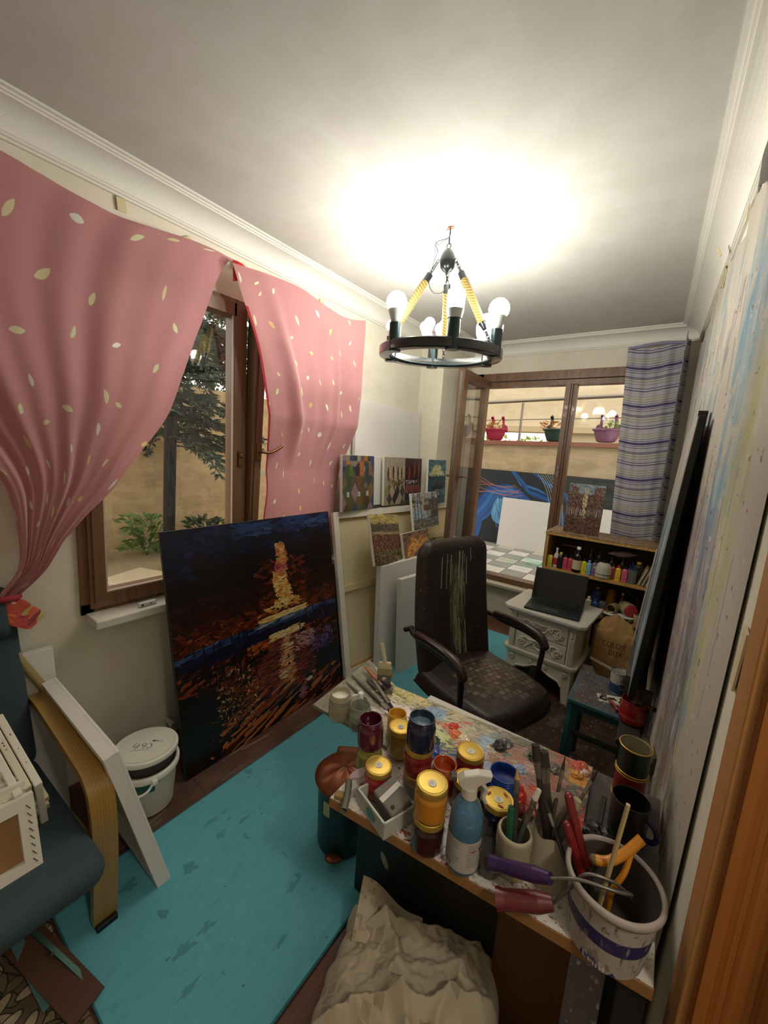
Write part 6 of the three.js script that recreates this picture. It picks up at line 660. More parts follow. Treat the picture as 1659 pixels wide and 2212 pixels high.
// ---------- easel with the canvas being painted ----------
{
  const cv = painting('easel_canvas', 'tall blue grey canvas leaning on the easel, edge on', [-0.025, 0.70, -2.62], [-0.012, 0.70, -1.75], [0.035, 1.79, -2.62], paintMat(512, 640, (g, w, h) => { g.fillStyle = '#8f8f92'; g.fillRect(0, 0, w, h); strokes(g, 700, 0, 0, w, h * 0.45, ['#a39a8e', '#8f8884', '#b0a69a'], 60, 14, 1.5, 0.4, 8, 0.6); strokes(g, 900, 0, h * 0.35, w, h, ['#6a8494', '#7a94a4', '#5a7488', '#8a9ca8', '#5f7078'], 60, 12, 1.5, 0.4, 10, 0.6); strokes(g, 60, w * 0.62, 0, w * 0.8, h, ['#c9d0d6', '#dfe2e2'], 120, 7, 1.55, 0.1, 8, 0.7); }), 0.022, mat('#0e0f0f', 0.6));
  part(cv, 'white_edge_rod', rod([-0.2, -0.02, 0.012], [-0.2, 0.5, 0.008], 0.004), mat('#b9aea6', 0.7));
  const e = thing('easel', 'dirty wooden easel against the drop cloth', 'easel', [0, 0, 0]); const ew = mat('#ffffff', 0.8, { map: canvasTex(256, 512, (g, w, h) => { g.fillStyle = '#4c453c'; g.fillRect(0, 0, w, h); for (let i = 0; i < 160; i++) blob(g, rnd(w), rnd(h), rnd(4, 30), rnd(4, 40), vary(pick(['#5c544a', '#3a342e', '#6a6258', '#2c2824']), 8, 0.4), 0.8); }) });
  part(e, 'mast', bar([0.0, 0.0, -1.99], [0.066, 1.83, -1.99], 0.03, 0.03, [0, 0, 1]), M.black); part(e, 'back_board', [bar([0.018, 0.72, -2.15], [0.06, 1.75, -2.15], 0.012, 0.66, [0, 0, 1]).applyMatrix4(new THREE.Matrix4())], M.black); part(e, 'leg', bar([0.0, 0, -1.79], [0.045, 0.72, -1.83], 0.05, 0.022, [0, 0, 1]), ew); part(e, 'leg', bar([0.0, 0, -2.4], [0.03, 0.7, -2.35], 0.05, 0.022, [0, 0, 1]), ew);
  part(e, 'ledge', rb(0.075, 0.022, 1.0, 0.004, 0.012, 0.575, -2.14), mat('#241f1c', 0.7)); part(e, 'canvas_rest', ext(-0.035, 0.03, 0.586, 0.70, -2.5, -1.95), ew); part(e, 'tray_box', [rb(0.11, 0.02, 0.16, 0.004, 0.045, 0.565, -1.68), rb(0.012, 0.05, 0.17, 0.003, 0.098, 0.575, -1.68), rb(0.11, 0.05, 0.012, 0.003, 0.045, 0.555, -1.602)], ew); part(e, 'tray_front', bar([0.02, 0.53, -1.63], [0.08, 0.53, -1.59], 0.03, 0.016), mat('#2b2018', 0.7));
  const j = thing('red_paint_jar', 'open jar of red paint on the easel ledge', 'jar', [0.012, 0.588, -1.80]); const rp = mat('#8f1a14', 0.25, { clearcoat: 0.4 });
  part(j, 'glass', lathe([[0, 0], [0.04, 0], [0.046, 0.006], [0.047, 0.055], [0.043, 0.066], [0.042, 0.085], [0.0435, 0.087], [0.0435, 0.09], [0.0405, 0.09], [0.04, 0.05], [0.0, 0.046]], 36), rp); part(j, 'screw_thread', [at(torus(0.0428, 0.0012, 36, 6), 0, 0.078, 0, Math.PI / 2), at(torus(0.0428, 0.0012, 36, 6), 0, 0.071, 0, Math.PI / 2 + 0.05)], rp); part(j, 'label_print', cyl(0.0474, 0.0474, 0.012, 0, 0.03, 0, 36, true), mat('#a84038', 0.4));
  const k = thing('brown_knife', 'palette knife with brown handle resting in the red jar', 'palette knife', [0.03, 0.66, -1.80]); part(k, 'handle', tube([[0.012, 0.016, 0.008], [0.05, 0.034, 0.05]].map((p) => V(...p)), 0.0085, 8, 10), mat('#4a1f18', 0.35, { clearcoat: 0.4 })); part(k, 'ferrule', rod([0.012, 0.016, 0.008], [0.0, 0.010, -0.004], 0.005, 0.004), M.steel); part(k, 'blade', bar([0.0, 0.010, -0.004], [-0.03, -0.02, -0.02], 0.012, 0.0015), M.steel);
}
// clutter under the stool and the far side of the table
for (const [A, B, r, c, l] of [[[-0.2, 0.02, -1.62], [0.03, 0.03, -1.72], 0.007, '#3a2c22', 'dark stick lying on the floor under the easel'], [[-0.16, 0.03, -1.75], [0.02, 0.06, -1.55], 0.005, '#6a4a30', 'brown stick crossing the dark stick on the floor'], [[-0.12, 0.015, -1.5], [0.05, 0.02, -1.62], 0.006, '#4a3a2c', 'stick on the floor nearest the table']]) solo('floor_stick', l, 'stick', rod(A, B, r, r * 0.7), mat(c, 0.8));
{ const s = thing('red_scrap', 'red and white paper scrap on the floor under the stool', 'scrap', [-0.2, 0.001, -1.80], 0.4); part(s, 'red_paper', at(surf((u, v) => [u * 0.14 - 0.07, 0.03 + 0.02 * Math.sin(u * 4), v * 0.07], 10, 4), 0, 0, 0), mat('#7a1c18', 0.7)); part(s, 'white_paper', at(surf((u, v) => [u * 0.08, 0.045 + 0.015 * Math.sin(v * 3), v * 0.06 - 0.04], 8, 4), 0, 0, 0), mat('#a8a294', 0.7)); }
{ const c = thing('dark_rag', 'crumpled dark rag on the floor beside the easel', 'rag', [-0.02, 0.002, -1.66]); part(c, 'cloth', surf((u, v) => { const a = u * Math.PI * 2, R = 0.12 * v * (1 + 0.2 * Math.sin(3 * a)); return [Math.cos(a) * R * 0.8, Math.max(0.002, 0.05 * (1 - v * v) + 0.025 * noise(Math.cos(a) * R * 30, Math.sin(a) * R * 30)), Math.sin(a) * R]; }, 40, 16), mat('#2c2622', 0.95)); }
// ---------- work table ----------
const DY = 0.74;
{
  const d = thing('work_table', 'paint spattered work table with black panel below', 'table', [0, 0, 0]);
  const tt = canvasTex(1400, 1100, (g, w, h) => {
    const X = (x) => (x + 0.6) / 0.74 * w, Z = (z) => h - (-z - 0.62) / 0.6 * h;
    g.fillStyle = '#c9c2b8'; g.fillRect(0, 0, w, h); grain(g, w, h, 26000, ['#a89f96', '#8c8480', '#d8d2c8'], 4, 0.4);
    for (let i = 0; i < 320; i++) blob(g, X(rnd(-0.06, 0.16)), Z(rnd(-1.22, -0.82)), rnd(20, 90), rnd(20, 80), vary(pick(['#3c3834', '#4a4641', '#2e2b29', '#58524c', '#37342f']), 8, 0.35), 0.6);
    for (let i = 0; i < 2600; i++) blob(g, rnd(w), Z(rnd(-0.9, -0.64)), rnd(1, 7), rnd(1, 6), vary(pick(['#7a2230', '#8c8480', '#4a3a38', '#a05048', '#6a6460', '#91383a', '#b8b0a8']), 14, rnd(0.3, 0.8)), 0.7, 8);
    for (let i = 0; i < 60; i++) { const x = X(rnd(-0.45, -0.2)), y = Z(rnd(-0.78, -0.64)); g.strokeStyle = vary(pick(['#6a1a22', '#5a2a30', '#7d2c30']), 8, 0.7); g.lineWidth = rnd(3, 9); g.beginPath(); g.moveTo(x, y); g.bezierCurveTo(x + rnd(-40, 40), y + rnd(-30, 30), x + rnd(-40, 40), y + rnd(-30, 30), x + rnd(-60, 60), y + rnd(-40, 40)); g.stroke(); }
    for (let i = 0; i < 24; i++) blob(g, X(rnd(-0.56, 0.05)), Z(rnd(-0.76, -0.64)), rnd(5, 16), rnd(4, 12), vary(pick(['#8f2030', '#a85a3a', '#6a1a2a', '#c48a80']), 10, 0.8), 0.6);
  }, { clamp: true });
  const poly = [[-0.568, 0.652], [0.1, 0.73], [0.1, 1.2], [-0.585, 1.19]], g = extrude(poly, 0.022, 0.0015); g.rotateX(-Math.PI / 2); g.translate(0, DY - 0.0245, 0);
  part(d, 'table_top', g, mat('#8a6236', 0.6));
  const f = new THREE.ShapeGeometry(new THREE.Shape(poly.map((p) => new THREE.Vector2(...p)))), p = f.attributes.position, u = new Float32Array(p.count * 2); for (let i = 0; i < p.count; i++) { u[2 * i] = (p.getX(i) + 0.6) / 0.74; u[2 * i + 1] = 1 - (1 - (p.getY(i) - 0.62) / 0.6) ; } f.setAttribute('uv', new THREE.BufferAttribute(u, 2)); f.rotateX(-Math.PI / 2); f.translate(0, DY + 0.0002, 0);
  part(d, 'painted_surface', f, mat('#ffffff', 0.5, { map: tt }));
  part(d, 'back_panel', ext(-0.72, -0.21, 0.0, DY - 0.026, -1.0, -0.985), mat('#12120f', 0.5)); part(d, 'scuff', [at(new THREE.SphereGeometry(1, 12, 8).scale(0.012, 0.03, 0.001), -0.6, 0.22, -0.9845, 0, 0, 0.5), at(new THREE.SphereGeometry(1, 10, 6).scale(0.008, 0.01, 0.001), -0.58, 0.4, -0.9845)], mat('#8a8c78', 0.7));
  part(d, 'wood_panel', ext(-0.21, -0.03, 0.0, DY - 0.026, -0.985, -0.968), mat('#ffffff', 0.5, { map: woodTex('#5f3c16', '#4a2c0e') }));
  for (const [x, z] of [[0.075, -0.755], [0.075, -1.17], [-0.55, -1.165]]) part(d, 'leg', ext(x - 0.02, x + 0.02, 0, DY - 0.026, z - 0.02, z + 0.02), M.dark);
}
const DABS = [[-0.616,-1.025,0.069,"#e2d3d6"],[-0.536,-1.033,0.045,"#b3803a"],[-0.498,-1.017,0.036,"#b8863c"],[-0.516,-1.095,0.054,"#8fa9bd"],[-0.46,-1.137,0.046,"#b9b08a"],[-0.644,-1.124,0.049,"#c9c07a"],[-0.596,-1.125,0.045,"#d3c489"],[-0.673,-1.08,0.036,"#d8c89a"],[-0.444,-1.079,0.037,"#cf5238"],[-0.419,-1.051,0.031,"#d3683a"],[-0.395,-1.049,0.025,"#e6d3b4"],[-0.455,-1.014,0.042,"#c4cf94"],[-0.46,-0.979,0.025,"#1d3a2a"],[-0.447,-0.942,0.051,"#33447f"],[-0.412,-0.932,0.033,"#3a4a86"],[-0.457,-1.095,0.03,"#b8b59a"],[-0.398,-1.09,0.043,"#c9bfa0"],[-0.367,-1.09,0.043,"#a8a08a"],[-0.337,-1.09,0.035,"#8fa8b8"],[-0.328,-1.049,0.034,"#9fb3c0"],[-0.293,-1.128,0.035,"#8a8a86"],[-0.296,-1.088,0.03,"#33332f"],[-0.351,-1.017,0.04,"#b0a088"],[-0.256,-1.099,0.041,"#a07868"],[-0.288,-1.036,0.046,"#96705e"],[-0.22,-1.072,0.052,"#a97a6a"],[-0.2,-1.116,0.024,"#3f5a36"],[-0.286,-0.995,0.026,"#8f9ab5"],[-0.223,-1.038,0.026,"#8ea6c4"],[-0.195,-1.072,0.032,"#c0a0a0"],[-0.173,-1.135,0.033,"#b08478"],[-0.143,-1.116,0.039,"#7d7068"],[-0.116,-1.161,0.04,"#b06a58"],[-0.086,-1.164,0.037,"#d0604a"],[-0.077,-1.183,0.026,"#e6c0b0"],[-0.082,-1.106,0.031,"#d89a4a"],[-0.132,-1.064,0.037,"#a86a5a"],[-0.181,-1.023,0.037,"#8a6a66"],[-0.15,-0.993,0.042,"#b04a3c"],[-0.105,-0.995,0.046,"#b8463a"],[-0.069,-0.976,0.039,"#b03c34"],[-0.049,-1.042,0.035,"#55504a"],[-0.096,-1.056,0.03,"#6a5f58"],[-0.21,-0.957,0.03,"#c42c1c"],[-0.738,-1.114,0.042,"#6a6650"],[-0.776,-1.08,0.051,"#6d6a58"],[-0.808,-1.014,0.049,"#8a8a76"],[-0.776,-0.906,0.046,"#7f8270"],[-0.553,-0.956,0.043,"#c9bd9a"]];
{
  const pal = thing('palette_board', 'large palette board covered in mixed oil paint', 'palette', [0, DY, 0]);
  const x0 = -0.91, w0 = 0.88, z0 = -1.23, d0 = 0.38, poly = [[-0.85, 0.865], [-0.045, 0.885], [-0.06, 1.19], [-0.70, 1.135], [-0.885, 1.215]];
  const T = canvasTex(1760, 760, (g, w, h) => {
    const X = (x) => (x - x0) / w0 * w, Z = (z) => (z - z0) / d0 * h, k = w / w0;
    g.fillStyle = '#85826e'; g.fillRect(0, 0, w, h); for (let i = 0; i < 600; i++) blob(g, X(rnd(-0.91, -0.6)), Z(rnd(-1.23, -0.85)), rnd(8, 50), rnd(6, 36), vary(pick(['#7f806c', '#94927e', '#6c6a58', '#5c584a', '#a09a84']), 8, 0.35), 0.8);
    for (let i = 0; i < 900; i++) { const q = pick(DABS); if (q[0] < -0.72) continue; stroke(g, X(q[0] + rnd(-0.09, 0.09)), Z(q[1] + rnd(-0.06, 0.06)), rnd(30, 120), rnd(-0.9, 0.5), rnd(8, 30), vary(q[3], 16, 0.55)); }
    for (const q of DABS) { blob(g, X(q[0]), Z(q[1]), q[2] * k * 0.62, q[2] * k * 0.5, q[3], 0.5, 26); for (let i = 0; i < 26; i++) stroke(g, X(q[0] + rnd(-0.6, 0.6) * q[2]), Z(q[1] + rnd(-0.45, 0.45) * q[2]), q[2] * k * rnd(0.3, 0.7), rnd(-0.8, 0.6), rnd(4, 16), vary(q[3], 22, 0.8)); }
    for (let i = 0; i < 700; i++) stroke(g, X(rnd(-0.7, -0.05)), Z(rnd(-1.2, -0.88)), rnd(8, 40), rnd(-1, 0.6), rnd(2, 7), vary(pick(DABS)[3], 24, 0.75));
    for (let i = 0; i < 260; i++) blob(g, X(rnd(-0.88, -0.05)), Z(rnd(-1.2, -0.87)), rnd(1.5, 6), rnd(1.5, 5), vary(pick(['#d8c8a8', '#2c2a28', '#a8442c', '#c9a03a', '#e0d8cc', '#4a5a80']), 16, 0.8), 0.8, 8);
  }, { clamp: true });
  const g = extrude(poly, 0.008, 0.001); g.rotateX(-Math.PI / 2); g.translate(0, 0.002, 0); part(pal, 'board', g, mat('#6a6d5c', 0.3));
  const f = new THREE.ShapeGeometry(new THREE.Shape(poly.map((p) => new THREE.Vector2(...p)))), p = f.attributes.position, u = new Float32Array(p.count * 2); for (let i = 0; i < p.count; i++) { u[2 * i] = (p.getX(i) - x0) / w0; u[2 * i + 1] = 1 - (-p.getY(i) - z0) / d0; } f.setAttribute('uv', new THREE.BufferAttribute(u, 2)); f.rotateX(-Math.PI / 2); f.translate(0, 0.0114, 0); part(pal, 'paint_film', f, mat('#ffffff', 0.32, { map: T, bumpMap: T, bumpScale: 0.0025 }));
  const dab = (x, z, rx, ry, rz, col, s = 1) => { const q = new THREE.IcosahedronGeometry(1, 4), v = q.attributes.position; for (let i = 0; i < v.count; i++) { const a = V(v.getX(i), v.getY(i), v.getZ(i)), k = 1 + 0.35 * noise(a.x * 2.2 + x * 90, a.y * 2.2, a.z * 2.2 + z * 70) + 0.2 * noise(a.x * 6, a.y * 6 + x * 30, a.z * 6); v.setXYZ(i, a.x * k * rx, Math.max(-0.2, a.y) * k * ry, a.z * k * rz); } q.computeVertexNormals(); part(pal, 'paint_dab', at(q, x, 0.012, z, 0, rnd(3)), mat(col, 0.3, { clearcoat: 0.3 })); };
  for (const [x, z, r, h, c] of [[-0.616, -1.02, 0.03, 0.012, '#ddd0d2'], [-0.63, -1.0, 0.02, 0.01, '#e6dcdc'], [-0.44, -1.078, 0.016, 0.01, '#c8452c'], [-0.42, -1.05, 0.018, 0.01, '#d8703c'], [-0.395, -1.05, 0.016, 0.008, '#e2d0b0'], [-0.46, -0.98, 0.022, 0.012, '#16301f'], [-0.445, -0.945, 0.03, 0.009, '#2c3c7a'], [-0.296, -1.09, 0.022, 0.014, '#2b2b28'], [-0.288, -1.112, 0.024, 0.01, '#5a5a56'], [-0.2, -1.116, 0.02, 0.012, '#31492a'], [-0.085, -1.165, 0.024, 0.012, '#d0604a'], [-0.075, -1.15, 0.014, 0.01, '#e4bfae'], [-0.09, -1.125, 0.016, 0.01, '#d8963c'], [-0.54, -1.04, 0.02, 0.008, '#b07c34'], [-0.52, -1.1, 0.022, 0.006, '#88a4ba'], [-0.225, -1.04, 0.018, 0.007, '#8aa4c6'], [-0.66, -1.11, 0.022, 0.009, '#c9bc80'], [-0.207, -0.955, 0.026, 0.026, '#c02a18'], [-0.195, -0.94, 0.022, 0.022, '#b82414'], [-0.215, -0.94, 0.018, 0.03, '#c83420'], [-0.145, -1.11, 0.02, 0.007, '#6a5f58']]) dab(x, z, r, h, r * rnd(0.7, 1), c);
}
// ---------- jars ----------
const stickerM = mat('#ffffff', 0.6, { map: canvasTex(64, 64, (g, w, h) => { g.fillStyle = '#cfcabc'; g.fillRect(0, 0, w, h); g.fillStyle = '#6a655c'; for (let i = 0; i < 4; i++) g.fillRect(16, 18 + i * 8, rnd(20, 32), 2.5); }) });
const jarP = (r, h) => [[0, 0.001], [r * 0.9, 0], [r * 0.98, r * 0.12], [r, r * 0.3], [r, h * 0.66], [r * 0.96, h * 0.74], [r * 0.86, h * 0.8], [r * 0.86, h * 0.98]];
function jar(label, x, y, z, col, o = {}) {
  const r = o.r ?? 0.033, h = o.h ?? 0.074, j = thing('paint_jar', label, 'jar', [x, y, z], o.turn ?? 0, 'paint jars on the work table'); if (o.tilt) j.rotation.set(...o.tilt);
  const bm = o.clear ? mat(col, 0.12, { transmission: 0.75, clearcoat: 0.5 }) : mat(col, 0.22, { clearcoat: 0.6, clearcoatRoughness: 0.1 }); const P = jarP(r, h);
  if (o.lid === false) {
    part(j, 'glass', lathe([...P, [r * 0.88, h * 0.985], [r * 0.88, h], [r * 0.82, h], [r * 0.8, h * 0.97], [r * 0.8, h * 0.8], [r * 0.9, h * 0.64], [r * 0.9, h * (o.fill ?? 0.6)]], 36), bm); part(j, 'paint', at(lathe([[0, 0], [r * 0.5, 0.0005], [r * 0.9, 0.003]], 30), 0, h * (o.fill ?? 0.6), 0), mat(o.paint ?? col, 0.25, { clearcoat: 0.3 })); part(j, 'screw_thread', [at(torus(r * 0.865, 0.0011, 36, 6), 0, h * 0.93, 0, Math.PI / 2 + 0.03), at(torus(r * 0.865, 0.0011, 36, 6), 0, h * 0.86, 0, Math.PI / 2 + 0.03)], bm);
  } else {
    part(j, 'glass', lathe([...P, [0, h * 0.98]], 36), bm); const R = r * 0.97;
    const lid = part(j, 'lid', at(lathe([[R * 0.97, -0.010], [R, -0.009], [R, 0.001], [R * 0.98, 0.004], [R * 0.93, 0.005], [R * 0.9, 0.003], [R * 0.84, 0.003], [R * 0.82, 0.0045], [R * 0.3, 0.0045], [0, 0.0045]], 40), 0, h, 0), M.gold);
    if (o.sticker !== false) part(lid, 'sticker', at(new THREE.CircleGeometry(r * 0.27, 20), o.sx ?? 0.002, h + 0.0055, o.sz ?? 0.003, -Math.PI / 2, 0, o.turn ?? 0.4), stickerM);
    if (o.smear) part(lid, 'paint_smear', [0, 1, 2].map((k) => at(new THREE.SphereGeometry(1, 8, 5).scale(0.007, 0.0012, 0.003), Math.cos(k * 2.1 + 1) * r * 0.6, h + 0.0055, Math.sin(k * 2.1 + 1) * r * 0.6, 0, k * 1.3)), mat(o.smear, 0.5));
  }
  if (o.print) part(j.children[0], 'print', cyl(r * 1.006, r * 1.006, h * 0.3, 0, h * 0.42, 0, 36, true), mat('#ffffff', 0.4, { map: canvasTex(512, 64, (g, w, hh) => { g.fillStyle = col; g.fillRect(0, 0, w, hh); g.fillStyle = o.print; g.font = 'bold 30px sans-serif'; for (let k = 0; k < 3; k++) { g.fillText(o.text ?? 'SLIPPERY', 12 + k * 172, 32); g.fillRect(12 + k * 172, 42, 90, 5); } }) }));
  return j;
}
const PY = DY + 0.0115, TY = DY + 0.0004;
jar('jar of white gesso at the outer end of the palette', -0.744, PY, -0.878, '#cfcab4', { lid: false, paint: '#e2ddd2', r: 0.036, h: 0.084, fill: 0.78, clear: 1 });
jar('nearly empty cloudy jar beside the white gesso', -0.668, PY, -0.886, '#c4c8bc', { lid: false, paint: '#a8aa9c', r: 0.035, h: 0.072, fill: 0.3, clear: 1 });
jar('olive jar under the open purple jar', -0.555, TY, -0.79, '#7f7a2a', { lid: false, fill: 0.6, r: 0.034, h: 0.068, paint: '#8a842e' });
jar('open dark purple red jar stacked on the olive jar', -0.555, TY + 0.0685, -0.79, '#4a0f22', { lid: false, r: 0.035, h: 0.078, fill: 0.5, tilt: [0.03, 0, 0.03] });
jar('gold lidded ochre jar behind the stacked jars', -0.515, PY, -0.876, '#8f7020', { r: 0.034, h: 0.078, turn: 0.2 });
jar('bright yellow jar half hidden behind the ochre jar', -0.56, PY, -0.93, '#c9922a', { lid: false, r: 0.03, h: 0.072, fill: 0.6 });
jar('red jar with round white sticker on gold lid', -0.488, TY, -0.738, '#8a2422', { r: 0.035, h: 0.074, sx: 0, sz: 0, print: '#b8544c', text: 'STAINED' });
jar('cream jar at the bottom of the three-jar stack', -0.413, TY, -0.802, '#8f8a78', { r: 0.035, h: 0.06, sticker: false });
jar('red glass jar in the middle of the three-jar stack', -0.413, TY + 0.0655, -0.802, '#6e1210', { r: 0.035, h: 0.066, sticker: false, print: '#a8504a', text: 'SLIPPERY' });
jar('open dark blue jar on top of the stack', -0.41, TY + 0.137, -0.80, '#10182e', { lid: false, r: 0.036, h: 0.078, fill: 0.7, paint: '#5f7888' });
jar('open orange jar among the gold lids', -0.365, TY, -0.862, '#a84a14', { lid: false, r: 0.034, h: 0.07, fill: 0.6, paint: '#9c3c10' });
jar('maroon jar with shiny gold lid next to the blue paint', -0.325, PY, -0.93, '#6a1a18', { r: 0.037, h: 0.07 });
jar('gold lidded jar with green smear behind the spray bottle', -0.295, TY, -0.845, '#3a2c1c', { r: 0.034, h: 0.076, smear: '#4a5a2a', sticker: false });
jar('dark red jar under the amber jar', -0.322, TY, -0.702, '#2c0a0c', { r: 0.036, h: 0.075, sticker: false });
jar('amber orange jar with gold lid, stacked nearest the table edge', -0.322, TY + 0.0805, -0.702, '#b0701a', { r: 0.036, h: 0.072 });
jar('open bright blue jar behind the smeared gold lid', -0.225, PY, -0.905, '#123a8a', { lid: false, r: 0.04, h: 0.085, fill: 0.75, paint: '#0f2c78' });
jar('navy jar with paint smeared gold lid', -0.212, TY, -0.825, '#141c30', { r: 0.036, h: 0.088, smear: '#8c2a24' });
{ const b = thing('dropper_bottle', 'tiny white dropper bottle behind the gesso jar', 'bottle', [-0.715, PY, -0.945], 0.4); part(b, 'body', lathe([[0, 0], [0.013, 0], [0.014, 0.003], [0.014, 0.03], [0.008, 0.036], [0.0075, 0.04]], 20), mat('#c2bfae', 0.4)); part(b, 'cap', [at(lathe([[0.010, 0], [0.010, 0.022], [0.007, 0.026], [0, 0.026]], 18), 0, 0.038, 0), rod([0, 0.055, 0], [-0.025, 0.05, 0.006], 0.004)], mat('#dcd9d0', 0.4)); }
// ---------- spray bottle ----------
{
  const s = thing('spray_bottle', 'blue spray bottle with white trigger and label', 'spray bottle', [-0.243, TY, -0.715], 0.6);
  const pr = [[0, 0], [0.03, 0], [0.034, 0.005], [0.035, 0.02], [0.035, 0.105], [0.032, 0.13], [0.024, 0.15], [0.014, 0.162], [0.0125, 0.17]];
  const sb = part(s, 'bottle', lathe(pr, 36), mat('#7fb2cc', 0.12, { transmission: 0.75, clearcoat: 0.4 })); part(s, 'liquid', lathe([[0, 0.002], [0.031, 0.003], [0.0335, 0.02], [0.0335, 0.1], [0.031, 0.122], [0, 0.122]], 32), mat('#4d88aa', 0.2, { transmission: 0.4 })); part(s, 'dip_tube', rod([0, 0.01, 0], [0, 0.16, 0], 0.002), mat('#a8c4d0', 0.3));
  const lt = canvasTex(512, 256, (g, w, h) => { g.fillStyle = '#a39d98'; g.fillRect(0, 0, w, h); g.fillStyle = '#5c5654'; for (let c = 0; c < 2; c++) for (let i = 0; i < 13; i++) g.fillRect(20 + c * 250, 18 + i * 15, rnd(110, 200), 4); g.fillStyle = '#2c2624'; for (let i = 0; i < 22; i++) g.fillRect(30 + i * 5, 206, rnd(1, 4), 36); g.fillStyle = '#3c3430'; g.fillRect(380, 60, 70, 40); g.fillStyle = '#8c2a2a'; g.fillRect(300, 70, 50, 12); }); part(sb, 'label_sheet', at(new THREE.CylinderGeometry(0.0356, 0.0356, 0.072, 36, 1, true, -1.9, 3.6), 0, 0.05, 0), mat('#ffffff', 0.5, { map: lt }));
  const tm = mat('#b9b2a8', 0.4); part(s, 'collar', [cyl(0.015, 0.016, 0.02, 0, 0.175, 0, 24)], tm); part(s, 'trigger_head', [at(extrude([[-0.02, 0.0], [0.012, 0.0], [0.018, 0.012], [0.05, 0.03], [0.052, 0.04], [0.02, 0.042], [-0.018, 0.034], [-0.032, 0.022], [-0.03, 0.012]], 0.013, 0.003).scale(0.75, 0.8, 1), 0, 0.185, -0.0065)], tm); part(s, 'trigger', tube([[0.022, 0.195, 0], [0.034, 0.18, 0], [0.03, 0.162, 0], [0.036, 0.15, 0]], 0.004, 16, 8), tm); part(s, 'nozzle', rod([-0.03, 0.205, 0], [-0.042, 0.206, 0], 0.009), mat('#3a3634', 0.5));
}
// ---------- brushes, pots ----------
const brushCols = ['#4a3a2e', '#6b3a24', '#2c2a28', '#7a5a34', '#5c1e20', '#3a3c40'];
function brush(label, A, B, o = {}) { // A bristle end, B handle end
  const b = thing(o.name ?? 'paint_brush', label, 'brush', [0, 0, 0], 0, o.group ?? 'brushes on the work table'), a = V(...A), e = V(...B), d = e.clone().sub(a), r = o.r ?? 0.004, p = (t) => a.clone().addScaledVector(d, t).toArray();
  part(b, 'bristles', rod(p(0.14), p(0), r * 1.15, o.pointed ? 0.0006 : r * 0.9), mat(o.hair ?? '#2c2622', 0.9)); part(b, 'ferrule', rod(p(0.13), p(0.27), r * 1.15, r * 0.9), mat('#8f8a80', 0.3, { metalness: 0.8 })); part(b, 'handle', [rod(p(0.27), p(0.55), r * 0.9, r * 1.2), rod(p(0.55), p(1), r * 1.2, r * 0.55)], mat(o.col ?? pick(brushCols), 0.4, { clearcoat: 0.3 })); return b;
}
const g1 = 'brushes lying on the palette';
brush('long dark brush lying diagonally, nearest the gesso jars', [-0.605, PY + 0.008, -0.985], [-0.86, PY + 0.006, -1.075], { r: 0.005, col: '#3c3a34', group: g1 }); brush('shiny steel coloured brush above the dark brush', [-0.62, PY + 0.016, -1.0], [-0.83, PY + 0.012, -1.13], { r: 0.0055, col: '#8a8476', group: g1 }); brush('short brush tucked behind the dropper bottle', [-0.72, PY + 0.006, -0.99], [-0.85, PY + 0.006, -1.03], { r: 0.004, col: '#5c5648', group: g1 });
brush('flat brush with orange wooden handle, back of the pile', [-0.70, PY + 0.02, -1.07], [-0.845, PY + 0.02, -1.135], { r: 0.008, col: '#a86a3c', hair: '#3a342e', group: g1 }); brush('brush with white handle beside the orange one', [-0.69, PY + 0.034, -1.075], [-0.80, PY + 0.03, -1.14], { r: 0.0085, col: '#c9c2b4', hair: '#2c2a28', group: g1 }); brush('dark brush buried under the pile of brushes', [-0.665, PY + 0.006, -1.04], [-0.80, PY + 0.006, -1.09], { r: 0.006, col: '#2a2824', group: g1 });
{ const w = thing('wide_brush', 'wide flat brush standing up at the palette end', 'brush', [-0.735, PY, -1.105], 0.6); part(w, 'bristles', rb(0.05, 0.05, 0.016, 0.004, 0, 0.025, 0), mat('#5a5648', 0.9)); part(w, 'ferrule', rb(0.052, 0.03, 0.018, 0.003, 0, 0.062, 0), mat('#a89c78', 0.4, { metalness: 0.6 })); part(w, 'handle', [rb(0.045, 0.02, 0.014, 0.004, 0, 0.085, 0), tube([[0, 0.09, 0], [-0.008, 0.125, -0.004], [-0.02, 0.165, -0.01]], 0.0085, 14, 10)], mat('#b5a98c', 0.45)); }
for (const [A, B, l, c] of [[[-0.76, PY + 0.01, -1.11], [-0.71, PY + 0.05, -1.12], 'brown wooden scraper leaning on the wide brush', '#7a5434'], [[-0.735, PY + 0.008, -1.06], [-0.685, PY + 0.012, -1.09], 'grey scraper blade by the wide brush', '#6a665c']]) { const s = thing('scraper', l, 'scraper', [0, 0, 0]); part(s, 'blade', bar(A, A.map((v, i) => v + (B[i] - v) * 0.55), 0.026, 0.003), mat('#7d776a', 0.4, { metalness: 0.6 })); part(s, 'handle', bar(A.map((v, i) => v + (B[i] - v) * 0.5), B, 0.016, 0.012), mat(c, 0.6)); }
